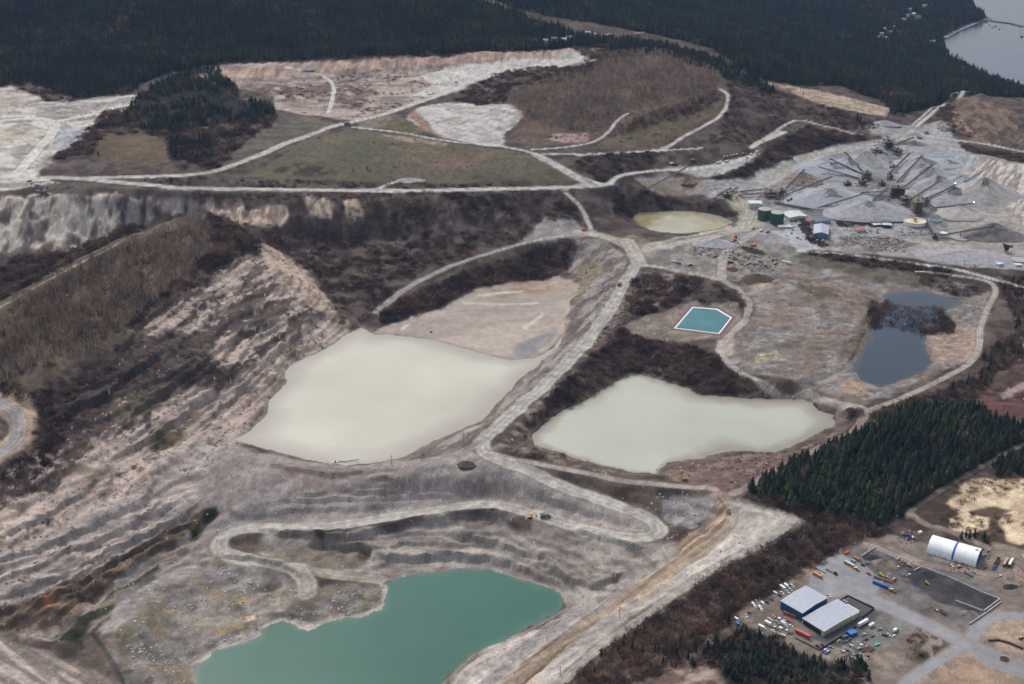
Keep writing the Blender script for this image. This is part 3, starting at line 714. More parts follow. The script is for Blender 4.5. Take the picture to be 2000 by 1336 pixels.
# bare-tree hill
paint([(985, 190), (1060, 160), (1150, 140), (1190, 100), (1260, 92), (1400, 140), (1425, 175), (1420, 225), (1380, 250), (1300, 290), (1200, 296), (1100, 284), (1040, 285), (1000, 275), (1020, 235)], (104, 84, 72), (88, 72, 62), 40, 8, 12, 11)
paint([(1190, 262), (1300, 225), (1400, 195), (1412, 205), (1395, 230), (1300, 275), (1220, 290), (1170, 290)], (92, 84, 62), (106, 88, 72), 30, 6, 9, 4)
paint([(1080, 262), (1150, 258), (1150, 275), (1100, 280), (1070, 272)], (132, 104, 104), (150, 128, 126), 14, 3, 5, 2)
paint([(1420, 150), (1500, 180), (1700, 240), (1650, 255), (1560, 235), (1480, 282), (1440, 270), (1415, 235)], (76, 64, 58), (94, 78, 68), 24, 8, 10, 0)
paint([(1530, 168), (1600, 176), (1650, 188), (1740, 212), (1730, 228), (1690, 222), (1620, 208), (1560, 188)], (172, 152, 132), (138, 118, 104), 12, 3, 6, 9, stretch=(1, -.3, .5, 1.5))
paint([(1430, 130), (1500, 158), (1560, 175), (1540, 178), (1480, 160)], (142, 118, 102), (110, 92, 82), 12, 3, 4, 9)
# cliff under the top road
paint([(-180, 385), (0, 384), (230, 382), (240, 430), (200, 470), (140, 500), (80, 490), (0, 500), (-180, 510)], (178, 168, 157), (102, 90, 86), 20, 5, 9, 2, stretch=(1, 0, 1.3, .7))
paint([(230, 384), (420, 388), (410, 405), (330, 425), (250, 440), (220, 440)], (146, 136, 128), (76, 64, 62), 18, 5, 9, 2, stretch=(1, 0, 1.3, .7))
for P in ([(385, 398), (425, 400), (455, 412), (470, 430), (440, 432), (400, 412)], [(440, 388), (470, 392), (485, 425), (470, 440), (450, 430)], [(480, 412), (560, 408), (562, 430), (520, 448), (490, 440)], [(592, 388), (640, 385), (655, 400), (650, 425), (610, 420), (595, 400)], [(672, 392), (700, 392), (706, 425), (690, 440), (680, 420)]):
    paint(P, (186, 164, 146), (140, 120, 110), 9, 4, 9, 2, stretch=(1, 0, 1.3, .8))
for P in ([(690, 470), (760, 455), (850, 470), (880, 490), (820, 510), (760, 500)], [(730, 440), (850, 432), (1000, 425), (1050, 432), (1000, 450), (880, 455), (780, 455)], [(860, 420), (980, 415), (1050, 420), (1040, 435), (900, 440)]):
    paint(P, (104, 90, 86), (78, 66, 64), 14, 6, 10, 2, keep=.46)
# left hillside
sc_b = sstep(.50, .62, fbm(sH * .45, tH, 30, 4, 3) * .55 + fbm(sH, tH, 9, 3, 4) * .45 + .03)
treads = sstep(.60, .80, saw) * (1 - sstep(.9, 1.0, saw)) * brk
pinkc = mixc(srgb(176, 156, 147), srgb(144, 126, 118), sstep(.38, .62, fbm(sH * .12, tH, 7, 3, 6)))
strk = mixc(srgb(136, 121, 114), srgb(180, 163, 153), sstep(.3, .65, fbm(sH * .10, tH, 6, 3, 7)))
hc = pinkc * .55 + strk * .45
topd = Hf[ih]                                   # more growth high on the hillside, bare gravel near its foot
grow = sstep(-22, 14, topd + 26 * (fbm(Xf[ih], Yf[ih], 70, 3, 2) - .5)) * .85 + .06
brush = np.clip(sstep(.66 - .24 * grow, .72 - .22 * grow, fbm(sH * .28, tH * 1.1, 20, 4, 5) * .72 + .28 * fbm(sH * .6, tH, 6, 2, 1)) + .5 * treads * grow, 0, 1) * .9
hc = hc * (1 - brush[:, None]) + mixc(srgb(74, 60, 58), srgb(96, 82, 68), sc_b) * brush[:, None]
olive = sstep(.6, .68, fbm(Xf[ih], Yf[ih], 38, 3, 7)) * .6
hc = hc * (1 - olive[:, None]) + srgb(98, 88, 66)[None] * olive[:, None]
COL[ih] = COL[ih] * (1 - mh[:, None]) + hc * mh[:, None]
CLS[ih[mh > .5]] = 2
paint([(170, 700), (260, 660), (330, 640), (420, 680), (440, 730), (360, 760), (270, 740), (180, 820), (120, 880), (90, 850), (120, 760)], (62, 50, 50), (78, 64, 60), 20, 10, 14, 2, k=.85)
paint([(290, 870), (310, 840), (360, 830), (355, 860), (310, 880)], (98, 90, 62), (84, 74, 54), 10, 5, 5, 2)
paint([(500, 470), (540, 485), (590, 530), (640, 585), (665, 620), (600, 600), (560, 560), (505, 500)], (182, 160, 142), (150, 130, 120), 8, 4, 6, 2, stretch=(.7, .7, .5, 1.5), k=.85)
paint([(-160, 560), (0, 575), (120, 515), (240, 460), (320, 425), (400, 408), (410, 416), (330, 446), (220, 492), (120, 542), (0, 604), (-160, 672)], (80, 72, 60), (98, 88, 74), 30, 3, 4, 2)
paint([(-160, 690), (0, 620), (120, 560), (250, 500), (330, 460), (430, 430), (490, 470), (470, 500), (350, 565), (270, 625), (240, 660), (120, 720), (0, 770), (-160, 800)], (100, 84, 70), (116, 98, 82), 24, 5, 8, 1)
paint([(-160, 760), (60, 765), (75, 800), (70, 850), (50, 880), (0, 905), (-160, 960)], (176, 152, 130), (150, 130, 116), 18, 5, 6, 9)
paint([(-60, 815), (0, 812), (22, 830), (10, 858), (-60, 880)], (72, 64, 58), (98, 92, 86), 8, 3, 3, 2)
# apron between the hillside and the pits: pale pinkish grey gravel, streaked along its length
APRON = [(-160, 1090), (80, 1060), (200, 1000), (300, 925), (380, 870), (440, 868), (520, 890), (650, 915), (800, 905), (900, 880), (980, 905), (1100, 945), (1270, 1015), (1290, 1040), (1180, 1050), (1000, 990), (850, 990), (600, 1030), (450, 1035), (420, 1080), (330, 1100), (230, 1190), (120, 1245), (0, 1220), (-160, 1260)]
ds = (.82, .57)
paint(APRON, (154, 144, 140), (136, 126, 122), 22, 8, 12, 2, stretch=(.82, .57, .25, 1.3))
paint([(60, 1080), (200, 1010), (300, 950), (380, 890), (400, 920), (370, 985), (280, 1040), (130, 1125), (0, 1180), (-160, 1200), (-160, 1120)], (168, 154, 148), (142, 128, 124), 9, 8, 10, 2, stretch=(.82, .57, .12, 1.6))
paint([(560, 900), (640, 915), (790, 925), (980, 935), (1000, 960), (850, 970), (700, 965), (560, 950)], (132, 112, 104), (152, 140, 136), 16, 8, 14, 2, k=.6, stretch=(1, 0, .4, 1.5))
# ochre strata over the ditch
paint([(-100, 1210), (0, 1190), (60, 1170), (150, 1130), (230, 1095), (330, 1030), (400, 990), (415, 1000), (330, 1060), (230, 1130), (150, 1190), (90, 1235), (0, 1225), (-100, 1240)], (142, 116, 96), (96, 78, 64), 8, 3, 6, 2, stretch=(.82, .57, .1, 1.6), lo=.42, hi=.58)
paint([(75, 1185), (100, 1158), (115, 1155), (110, 1170), (85, 1195)], (160, 98, 70), (138, 92, 72), 6, 3, 3, 2)
paint([(95, 1240), (200, 1165), (330, 1080), (400, 1010), (412, 1000), (420, 1010), (350, 1085), (240, 1170), (160, 1245)], (74, 70, 54), (136, 124, 110), 9, 3, 5, 2, stretch=(.82, .57, .3, 1.3))
for P in ([(395, 1000), (425, 988), (430, 1000), (395, 1030)], [(365, 1025), (395, 1015), (395, 1035), (370, 1045)], [(270, 1125), (310, 1098), (315, 1110), (285, 1135)], [(100, 1255), (135, 1225), (155, 1200), (180, 1190), (170, 1225), (155, 1260), (130, 1250)], [(160, 1195), (195, 1188), (195, 1205), (170, 1208)]):
    paint(P, (44, 46, 34), (66, 66, 48), 6, 3, 4, 2)
# pit floor
FLOOR = [(200, 1225), (270, 1150), (380, 1085), (430, 1085), (560, 1115), (600, 1150), (720, 1125), (760, 1135), (755, 1165), (750, 1195), (640, 1215), (560, 1210), (510, 1235), (400, 1285), (385, 1335), (380, 1450), (300, 1450), (240, 1336)]
paint(FLOOR, (136, 128, 124), (98, 93, 86), 15, 6, 10, 2, lo=.3, hi=.7)
paint(FLOOR, (112, 104, 84), (140, 118, 88), 14, 8, 10, 2, keep=.58, k=.6)
paint([(350, 1180), (430, 1200), (500, 1180), (560, 1150), (560, 1190), (480, 1215), (400, 1240), (340, 1225)], (158, 148, 140), (148, 134, 118), 14, 8, 10, 2, k=.6)
paint([(410, 1228), (480, 1215), (475, 1232), (415, 1240)], (154, 124, 82), (130, 112, 86), 8, 4, 4, 2)
paint([(480, 1198), (498, 1200), (500, 1208), (482, 1210)], (196, 166, 132), (196, 166, 132), 8, 1, 1, 2)
paint([(452, 1165), (478, 1160), (490, 1166), (470, 1176)], (158, 134, 96), (158, 134, 96), 8, 2, 2, 2)
paint([(190, 1232), (240, 1160), (330, 1100), (420, 1085), (400, 1110), (320, 1150), (240, 1215), (215, 1240)], (152, 144, 140), (132, 124, 120), 10, 5, 6, 2)
paint([(-160, 1240), (0, 1235), (60, 1265), (180, 1310), (250, 1350), (250, 1450), (-160, 1450)], (164, 150, 143), (122, 110, 104), 9, 6, 8, 2, stretch=(.8, -.6, .15, 1.5))
# south wall of the pit
paint([(520, 1045), (640, 1055), (850, 1010), (1000, 1000), (1150, 1045), (1290, 1055), (1380, 1070), (1290, 1130), (1180, 1180), (1120, 1200), (1095, 1160), (1000, 1128), (900, 1108), (800, 1120), (720, 1120), (620, 1120), (500, 1090)], (154, 144, 138), (128, 118, 113), 16, 6, 10, 2, stretch=(1, 0, .35, 1.4))
paint([(500, 1068), (640, 1062), (715, 1066), (722, 1090), (690, 1110), (620, 1118), (550, 1100)], (112, 102, 90), (128, 116, 104), 16, 5, 8, 2)
paint([(978, 1010), (1040, 1015), (1038, 1035), (1000, 1030)], (92, 76, 70), (100, 84, 78), 10, 3, 3, 2)
paint([(700, 1066), (722, 1075), (718, 1100), (690, 1086)], (92, 80, 72), (104, 92, 84), 10, 3, 4, 2)
# east rim
paint([(1440, 970), (1560, 1015), (1550, 1030), (1400, 1115), (1250, 1200), (1120, 1310), (1040, 1400), (820, 1450), (870, 1340), (960, 1260), (1070, 1215), (1120, 1180), (1240, 1125), (1330, 1070), (1400, 1010)], (150, 142, 137), (174, 166, 160), 12, 6, 10, 2, stretch=(.78, .62, .15, 1.5))
paint([(1390, 960), (1430, 985), (1432, 1030), (1380, 1080), (1300, 1130), (1180, 1210), (1080, 1290), (1010, 1400), (980, 1336), (1080, 1250), (1220, 1160), (1310, 1095), (1330, 1050), (1400, 1010)], (172, 150, 126), (118, 98, 82), 9, 5, 8, 2, stretch=(.78, .62, .12, 1.6))
paint([(1120, 1180), (1230, 1125), (1300, 1090), (1250, 1140), (1130, 1225), (1000, 1310), (900, 1400), (960, 1300), (1060, 1220)], (152, 146, 144), (134, 127, 126), 14, 5, 8, 2)
paint([(1290, 975), (1390, 965), (1395, 1000), (1350, 1030), (1300, 1010)], (128, 124, 126), (146, 142, 142), 8, 5, 6, 2)
# causeway flanks
paint([(1100, 470), (1180, 465), (1230, 510), (1200, 590), (1100, 720), (960, 850), (900, 880), (800, 905), (720, 908), (860, 858), (950, 820), (1014, 745), (1050, 712), (1100, 655), (1130, 575), (1128, 540), (1100, 520)], (142, 134, 132), (108, 98, 92), 14, 5, 7, 2, stretch=(.6, .8, .3, 1.3))
paint([(1130, 520), (1160, 510), (1180, 520), (1150, 570), (1125, 600), (1115, 580)], (128, 114, 82), (110, 100, 80), 6, 4, 5, 2, k=.7)
paint([(1250, 525), (1330, 540), (1290, 600), (1210, 620), (1180, 660), (1060, 790), (1000, 870), (960, 880), (1080, 745), (1180, 640), (1230, 560)], (134, 120, 116), (80, 68, 64), 10, 4, 7, 2, stretch=(.6, .8, 1.2, .3))
paint([(1020, 470), (1060, 420), (1120, 430), (1150, 450), (1190, 465), (1150, 462), (1040, 475)], (134, 130, 128), (148, 142, 138), 14, 4, 6, 6)
paint([(1195, 465), (1240, 458), (1275, 470), (1270, 480), (1240, 485)], (128, 116, 104), (110, 96, 88), 10, 4, 5, 2)
paint([(1235, 480), (1300, 470), (1420, 440), (1440, 455), (1330, 482), (1290, 500), (1240, 512)], (158, 153, 144), (140, 136, 130), 16, 4, 6, 6)
# mud delta
MUD = [(728, 653), (765, 655), (842, 666), (895, 680), (958, 697), (1000, 706), (1045, 702), (1100, 660), (1112, 620), (1125, 575), (1132, 555), (1092, 538), (1000, 548), (920, 570), (860, 600), (800, 620), (745, 640)]
paint(MUD, (166, 153, 143), (150, 138, 130), 40, 4, 8, 5, stretch=(1, .1, .3, 1.2), lo=.3, hi=.7)
paint([(920, 568), (1000, 550), (1090, 545), (1120, 560), (1050, 575), (950, 582)], (144, 122, 104), (158, 142, 130), 14, 6, 8, 5)
paint([(1000, 690), (1010, 670), (1060, 650), (1090, 650), (1050, 690), (1020, 702)], (128, 126, 130), (136, 132, 132), 12, 6, 6, 5)
for P in ([(905, 592), (1050, 590), (1052, 593), (905, 595)], [(930, 575), (1020, 568), (1022, 571), (935, 579)], [(1020, 640), (1060, 610), (1064, 612), (1028, 646)], [(780, 640), (800, 632), (802, 634), (784, 644)]):
    paint(P, (180, 172, 160), (180, 172, 160), 20, 2, 4, 5)
# east shore of the pale pond
paint([(1290, 925), (1340, 902), (1450, 885), (1545, 880), (1620, 850), (1640, 820), (1660, 830), (1610, 865), (1480, 940), (1430, 958), (1340, 945)], (106, 84, 78), (126, 104, 96), 14, 5, 8, 2)
paint([(1570, 782), (1640, 790), (1685, 805), (1650, 835), (1630, 840), (1634, 810), (1600, 796)], (108, 96, 94), (92, 76, 70), 12, 5, 6, 2)
paint([(1000, 895), (1030, 862), (1100, 890), (1175, 912), (1240, 928), (1150, 925), (1050, 905)], (122, 108, 100), (92, 76, 68), 8, 3, 5, 2)
# basin surroundings and tailings
paint([(1215, 635), (1290, 610), (1350, 590), (1440, 595), (1450, 630), (1420, 660), (1350, 670), (1260, 660)], (136, 124, 116), (118, 106, 98), 14, 5, 7, 2)
paint(TAIL, (140, 134, 133), (116, 107, 104), 12, 5, 10, 7, stretch=(1, .15, .6, 1.5), lo=.4, hi=.6)
ti = it; tm = mt * sstep(.42, .3, fur) * .45  # furrow hollows coloured darker
COL[ti] = COL[ti] * (1 - tm[:, None]) + srgb(92, 88, 90)[None] * tm[:, None]
paint(TAIL, (112, 96, 86), (132, 112, 100), 34, 12, 16, 7, keep=.56, k=.65)
paint([(1560, 545), (1700, 560), (1740, 600), (1700, 640), (1600, 610), (1560, 580)], (128, 110, 100), (100, 88, 74), 16, 10, 14, 7, k=.7)
paint([(1540, 495), (1650, 505), (1760, 530), (1850, 545), (1800, 560), (1700, 548), (1580, 520)], (90, 86, 72), (106, 98, 86), 14, 6, 9, 7)
paint([(1550, 555), (1610, 560), (1640, 580), (1590, 580)], (86, 76, 60), (92, 82, 66), 14, 6, 6, 7, k=.8)
paint([(1810, 655), (1870, 640), (1915, 650), (1905, 700), (1850, 715), (1820, 705)], (160, 136, 118), (136, 120, 112), 7, 5, 6, 7)
paint([(1480, 690), (1520, 685), (1535, 705), (1470, 712)], (164, 156, 122), (130, 124, 112), 5, 3, 4, 7)
paint([(1640, 745), (1690, 745), (1690, 775), (1640, 770)], (160, 132, 110), (144, 128, 118), 8, 6, 6, 7)
paint([(1400, 665), (1430, 660), (1435, 690), (1410, 700), (1400, 690)], (166, 152, 142), (156, 146, 138), 10, 4, 4, 7)
paint([(1670, 640), (1700, 600), (1720, 640), (1690, 690), (1640, 710), (1640, 690)], (112, 98, 84), (92, 82, 72), 8, 5, 6, 7)
paint([(1860, 585), (1925, 590), (1920, 640), (1860, 640)], (132, 126, 122), (112, 104, 100), 9, 5, 6, 7)
paint([(1450, 545), (1480, 525), (1505, 540), (1490, 560), (1460, 562)], (84, 72, 64), (92, 80, 70), 10, 3, 3, 2)
paint([(1460, 560), (1500, 550), (1510, 560), (1480, 570)], (170, 154, 138), (150, 134, 120), 8, 3, 3, 2)
# scrap yard pads and crusher yard
paint([(1250, 505), (1330, 465), (1420, 450), (1480, 460), (1560, 470), (1570, 490), (1540, 520), (1480, 545), (1420, 548), (1330, 530), (1250, 515)], (136, 130, 126), (114, 107, 104), 12, 5, 7, 6)
YARD = [(1240, 350), (1300, 342), (1340, 350), (1400, 352), (1460, 345), (1500, 320), (1560, 300), (1620, 285), (1720, 270), (1780, 245), (1840, 235), (1860, 262), (1900, 300), (1990, 315), (2180, 330), (2180, 530), (2000, 528), (1880, 520), (1760, 502), (1600, 488), (1560, 485), (1500, 470), (1440, 470), (1430, 440), (1460, 420), (1440, 400), (1400, 385), (1330, 365), (1270, 368)]
paint(YARD, (144, 144, 148), (128, 126, 128), 26, 5, 8, 6, stretch=(1, 0, .8, 1.3))
paint([(1240, 350), (1330, 345), (1380, 355), (1370, 375), (1270, 372)], (150, 136, 122), (136, 124, 112), 14, 4, 6, 6)
paint([(1400, 385), (1450, 372), (1470, 400), (1490, 440), (1430, 460), (1445, 430), (1430, 400)], (158, 152, 132), (146, 142, 128), 14, 4, 6, 6)
paint([(1440, 352), (1520, 318), (1600, 292), (1720, 275), (1720, 285), (1620, 303), (1540, 335), (1480, 365)], (162, 160, 154), (150, 147, 142), 14, 4, 6, 6)
paint([(1780, 360), (2000, 330), (2180, 340), (2180, 520), (1900, 515), (1760, 490), (1800, 470), (1880, 440)], (152, 146, 142), (138, 131, 128), 24, 6, 9, 6, stretch=(1, 0, .5, 1.4))
paint([(1880, 305), (1990, 322), (2180, 345), (2180, 460), (2000, 445), (1960, 400), (1900, 350), (1870, 330)], (176, 168, 162), (138, 128, 124), 8, 5, 7, 2, stretch=(.55, .83, .25, 1.4), lo=.42, hi=.58)
paint([(1590, 485), (1640, 460), (1750, 462), (1800, 475), (1740, 495)], (104, 92, 88), (124, 114, 108), 8, 4, 5, 6, keep=.42)
paint([(1390, 322), (1450, 308), (1490, 298), (1470, 318), (1400, 345), (1330, 340), (1300, 325)], (170, 168, 168), (158, 155, 154), 18, 3, 5, 6)
paint([(1800, 250), (1850, 240), (1845, 262), (1810, 262)], (150, 148, 146), (140, 138, 136), 14, 3, 5, 6)
paint([(1690, 240), (1780, 245), (1790, 262), (1740, 270), (1700, 262)], (146, 144, 144), (134, 130, 130), 14, 4, 5, 6)
paint([(1862, 195), (1900, 190), (1930, 200), (1990, 225), (1990, 285), (1920, 275), (1880, 262), (1865, 225)], (124, 102, 86), (88, 72, 64), 16, 6, 9, 2, stretch=(1, 0, 1.3, .6))
paint([(1858, 205), (1875, 225), (1900, 262), (1935, 282), (1915, 282), (1875, 262), (1855, 225)], (146, 118, 102), (122, 98, 84), 8, 3, 4, 2)
for P in ([(1600, 300), (1640, 296), (1660, 312), (1620, 318)], [(1700, 300), (1740, 290), (1760, 310), (1720, 330), (1700, 325)], [(1690, 340), (1740, 345), (1760, 380), (1740, 400), (1690, 380), (1670, 360)], [(1560, 400), (1600, 408), (1640, 430), (1600, 432), (1560, 415)], [(1760, 400), (1830, 405), (1850, 430), (1800, 445), (1760, 425)], [(1480, 372), (1560, 385), (1560, 400), (1500, 402), (1470, 390)], [(1800, 440), (1850, 440), (1860, 470), (1820, 475)]):
    paint(P, (96, 94, 98), (120, 118, 120), 12, 7, 9, 6, k=.85)
paint([(1540, 330), (1620, 300), (1700, 290), (1740, 300), (1720, 330), (1640, 350), (1580, 360)], (122, 130, 142), (138, 142, 150), 20, 8, 10, 6, k=.7)
paint([(1800, 290), (1880, 300), (1920, 320), (1900, 340), (1840, 330), (1790, 310)], (128, 138, 148), (142, 146, 152), 20, 8, 10, 6, k=.7)
paint([(1500, 450), (1530, 452), (1548, 442), (1560, 428), (1572, 440), (1580, 460), (1600, 478), (1650, 486), (1560, 490), (1545, 474), (1520, 460)], (160, 160, 167), (148, 148, 155), 20, 3, 3, 6)
paint([(1445, 484), (1452, 480), (1480, 486), (1498, 496), (1490, 500), (1460, 494)], (44, 46, 36), (60, 56, 46), 8, 2, 2, 6)
paint([(1240, 545), (1290, 600), (1215, 628), (1180, 640)], (150, 138, 134), (92, 80, 76), 8, 4, 6, 2, stretch=(.6, -.8, 1.4, .3), k=.7)
paint([(372, 1300), (420, 1262), (505, 1232), (505, 1218), (555, 1202), (605, 1220), (716, 1190), (745, 1178), (745, 1140), (765, 1140), (768, 1180), (730, 1204), (640, 1222), (600, 1238), (555, 1222), (518, 1242), (410, 1292)], (176, 168, 162), (150, 142, 136), 7, 3, 4, 2)
# right-hand works
paint([(1950, 700), (2000, 680), (2180, 690), (2180, 830), (2000, 825), (1900, 800), (1905, 770)], (74, 50, 50), (98, 74, 68), 10, 6, 9, 2)
paint([(1985, 600), (2180, 560), (2180, 690), (2000, 690), (1980, 640)], (132, 124, 122), (116, 108, 104), 12, 4, 6, 6)
paint([(1950, 770), (2000, 745), (2180, 745), (2180, 765), (2000, 760), (1960, 780)], (146, 130, 124), (136, 120, 116), 10, 3, 4, 9)
# foreground yard
paint([(1740, 1020), (1800, 985), (1880, 945), (1960, 925), (2180, 935), (2180, 1090), (2000, 1085), (1930, 1060), (1850, 1020), (1780, 1020)], (96, 80, 64), (76, 64, 54), 18, 5, 8, 9)
for P in ([(1850, 985), (1870, 955), (1905, 930), (1960, 935), (2180, 945), (2180, 1000), (1985, 1000), (1940, 990), (1900, 995), (1870, 1005)], [(1855, 1015), (1885, 1000), (1925, 1010), (1935, 1030), (1900, 1040), (1862, 1035)], [(1950, 1020), (1965, 1000), (2180, 1000), (2180, 1070), (1975, 1060)]):
    paint(P, (200, 178, 148), (172, 150, 124), 20, 3, 6, 9)
YARD2 = [(1440, 1195), (1500, 1160), (1560, 1125), (1600, 1085), (1640, 1050), (1700, 1040), (1760, 1050), (1850, 1070), (1930, 1060), (2180, 1100), (2180, 1500), (1560, 1500), (1700, 1320), (1600, 1285), (1530, 1262), (1460, 1225)]
paint(YARD2, (136, 122, 112), (122, 108, 100), 22, 4, 6, 6)
paint([(1445, 1195), (1500, 1160), (1560, 1128), (1590, 1140), (1560, 1180), (1500, 1225), (1470, 1215)], (124, 108, 98), (112, 98, 90), 14, 3, 4, 6)
paint([(1590, 1120), (1620, 1085), (1660, 1065), (1700, 1075), (1780, 1075), (1870, 1110), (1950, 1165), (1895, 1225), (1820, 1210), (1730, 1160), (1690, 1125)], (112, 108, 108), (96, 92, 92), 18, 4, 5, 6)
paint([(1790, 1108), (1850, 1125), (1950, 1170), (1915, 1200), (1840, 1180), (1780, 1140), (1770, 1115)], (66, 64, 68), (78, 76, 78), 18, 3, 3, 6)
paint([(1640, 1262), (1700, 1215), (1720, 1190), (1790, 1220), (1760, 1245), (1700, 1280), (1660, 1290)], (124, 122, 118), (112, 110, 106), 16, 3, 4, 6)
paint([(1560, 1240), (1640, 1265), (1660, 1255), (1720, 1200), (1700, 1180), (1640, 1170), (1670, 1195), (1600, 1240)], (84, 84, 90), (92, 90, 94), 20, 2, 1, 8)
paint([(1645, 1172), (1660, 1168), (1705, 1187), (1700, 1200), (1680, 1192)], (86, 86, 92), (92, 92, 96), 20, 1, 1, 8)
paint([(1780, 1240), (1820, 1230), (1860, 1255), (1820, 1290), (1780, 1290)], (96, 84, 68), (74, 66, 54), 9, 4, 6, 0, keep=.42)
paint([(1830, 1300), (1900, 1270), (1960, 1300), (2020, 1330), (2150, 1450), (1750, 1450)], (158, 132, 112), (140, 120, 106), 20, 5, 6, 9)
paint([(1910, 1235), (1960, 1205), (2000, 1210), (2100, 1230), (2100, 1290), (2000, 1280), (1950, 1265)], (158, 136, 118), (140, 120, 106), 14, 4, 4, 9)
paint([(1290, 1300), (1340, 1290), (1400, 1310), (1410, 1336), (1420, 1450), (1250, 1450)], (150, 132, 122), (104, 84, 78), 12, 5, 7, 2)
paint([(1330, 1155), (1450, 1090), (1590, 1030), (1600, 1040), (1480, 1090), (1350, 1170)], (110, 92, 84), (84, 70, 62), 9, 4, 6, 0)

# haul roads over everything
for (idx, d, wid, key, W_) in RD:
    m = (1 - sstep(wid * .38, wid * .66, d + (5.5 * n12[idx] + 3 * (G1[idx] - .5)) * min(1, wid / 18))) * ({'sand': .6, 'cw': .97, 'pr': .75, 'hb': .85}.get(key, .9)) * (1 - .35 * sstep(.5, .75, G2[idx]))
    c = K[key][None] * (1 + .16 * (G2[idx, None] - .5) * 2 + .09 * np.cos((d[:, None] + 3 * n12[idx, None]) / wid * 15.0) + .10 * (G3[idx, None] - .5))
    sh_ = np.exp(-((d - wid * .60) / (wid * .10 + .6)) ** 2) * .30      # darker band along both road edges
    COL[idx] = COL[idx] * (1 - sh_[:, None]) + srgb(96, 88, 84)[None] * sh_[:, None]
    COL[idx] = COL[idx] * (1 - m[:, None]) + c * m[:, None]
    if key not in ('dk', 'sd2'):
        CLS[idx[m > .5]] = 3
for idx, d, wid in PV:
    m = 1 - sstep(wid / 2 - .4, wid / 2 + .4, d)
    e = np.exp(-((d - wid / 2 - 1.2) / .9) ** 2) * .8
    COL[idx] = COL[idx] * (1 - e[:, None]) + srgb(140, 132, 126)[None] * e[:, None]
    COL[idx] = COL[idx] * (1 - m[:, None]) + (srgb(138, 138, 144)[None] * (1 + .1 * (G2[idx, None] - .5))) * m[:, None]
    CLS[idx[m > .5]] = 8
for P in TURNPADS:
    paint(P, (138, 138, 144), (130, 130, 136), 20, .8, .5, 8)
COL[seam] = srgb(60, 64, 66)
CLS[seam] = 10
# sand beach along the cove
paintb = P2W([(1840, 72), (1870, 58), (1900, 45)])
# wet dark rim along the waters
for k, (z, Wp) in PONDW.items():
    i, d = region(None, 12, 2, 14, world=Wp)
    c = {'cream_pond': (138, 128, 118), 'pale_pond': (120, 110, 100), 'teal_pond': (158, 150, 144), 'dark_pond': (110, 100, 92), 'yellow_pond': (110, 102, 88)}[k]
    m = np.exp(-((d - 2.5) / 3.0) ** 2) * .55
    COL[i] = COL[i] * (1 - m[:, None]) + srgb(*c)[None] * m[:, None]
# pebbly speckle and dry/wet mottling
mott = 1 + .26 * (G3 - .5) * 2 + .05 * (STR - .5) * 2 + .15 * (rc - .5)
mott[CLS == 5] = 1 + .35 * (mott[CLS == 5] - 1)
mott[CLS == 8] = 1 + .5 * (mott[CLS == 8] - 1) * .3
COL *= mott[:, None]
stones = (rc > .9975) & (CLS == 2) & (Yf < 1900)
COL[stones] = srgb(178, 172, 168)
dk = (rc < .006) & (CLS == 2) & (Yf < 1900)
COL[dk] *= .6
_lum = COL.mean(1)
COL *= (np.clip(_lum / .20, .25, 2.2) ** .17)[:, None]
COL = COL * .86 + COL.mean(1)[:, None] * .14 * np.array([1.02, 1.0, .98])
COL *= np.array([1.0, .985, .945])
COL = np.clip(COL, .004, .8)


# ------------------------------------------------------------------ materials
def new_mat(name):
    m = bpy.data.materials.new(name)
    m.use_nodes = True
    return m, m.node_tree.nodes, m.node_tree.links, m.node_tree.nodes['Principled BSDF']


def ground_mat(nm="soil_and_gravel", k=1.0):
    m, N, L, b = new_mat(nm)
    at = N.new("ShaderNodeAttribute"); at.attribute_name = "soil"
    tc = N.new("ShaderNodeNewGeometry")
    n1 = N.new("ShaderNodeTexNoise"); n1.inputs["Scale"].default_value = .55; n1.inputs["Detail"].default_value = 6; n1.inputs["Roughness"].default_value = .7
    n2 = N.new("ShaderNodeTexNoise"); n2.inputs["Scale"].default_value = .09; n2.inputs["Detail"].default_value = 5
    L.new(tc.outputs["Position"], n1.inputs["Vector"]); L.new(tc.outputs["Position"], n2.inputs["Vector"])
    r1 = N.new("ShaderNodeMapRange"); r1.inputs[1].default_value = .3; r1.inputs[2].default_value = .7; r1.inputs[3].default_value = 1 - .34 * k; r1.inputs[4].default_value = 1 + .34 * k
    r2 = N.new("ShaderNodeMapRange"); r2.inputs[1].default_value = .3; r2.inputs[2].default_value = .7; r2.inputs[3].default_value = .86; r2.inputs[4].default_value = 1.12
    L.new(n1.outputs[0], r1.inputs[0]); L.new(n2.outputs[0], r2.inputs[0])
    mu = N.new("ShaderNodeMath"); mu.operation = 'MULTIPLY'
    L.new(r1.outputs[0], mu.inputs[0]); L.new(r2.outputs[0], mu.inputs[1])
    vm = N.new("ShaderNodeVectorMath"); vm.operation = 'SCALE'
    L.new(at.outputs["Color"], vm.inputs[0]); L.new(mu.outputs[0], vm.inputs["Scale"])
    L.new(vm.outputs[0], b.inputs["Base Color"])
    b.inputs["Roughness"].default_value = .95
    b.inputs["Specular IOR Level"].default_value = .15
    bp = N.new("ShaderNodeBump"); bp.inputs["Strength"].default_value = .6 * k; bp.inputs["Distance"].default_value = 1.2
    L.new(n1.outputs[0], bp.inputs["Height"]); L.new(bp.outputs[0], b.inputs["Normal"])
    return m


MG = ground_mat()
MA = ground_mat("asphalt_surface", .22)


def link(o, parent=None):
    S.collection.objects.link(o)
    if parent is not None:
        o.parent = parent
    return o


vid = np.arange(NU * NV).reshape(NV, NU)
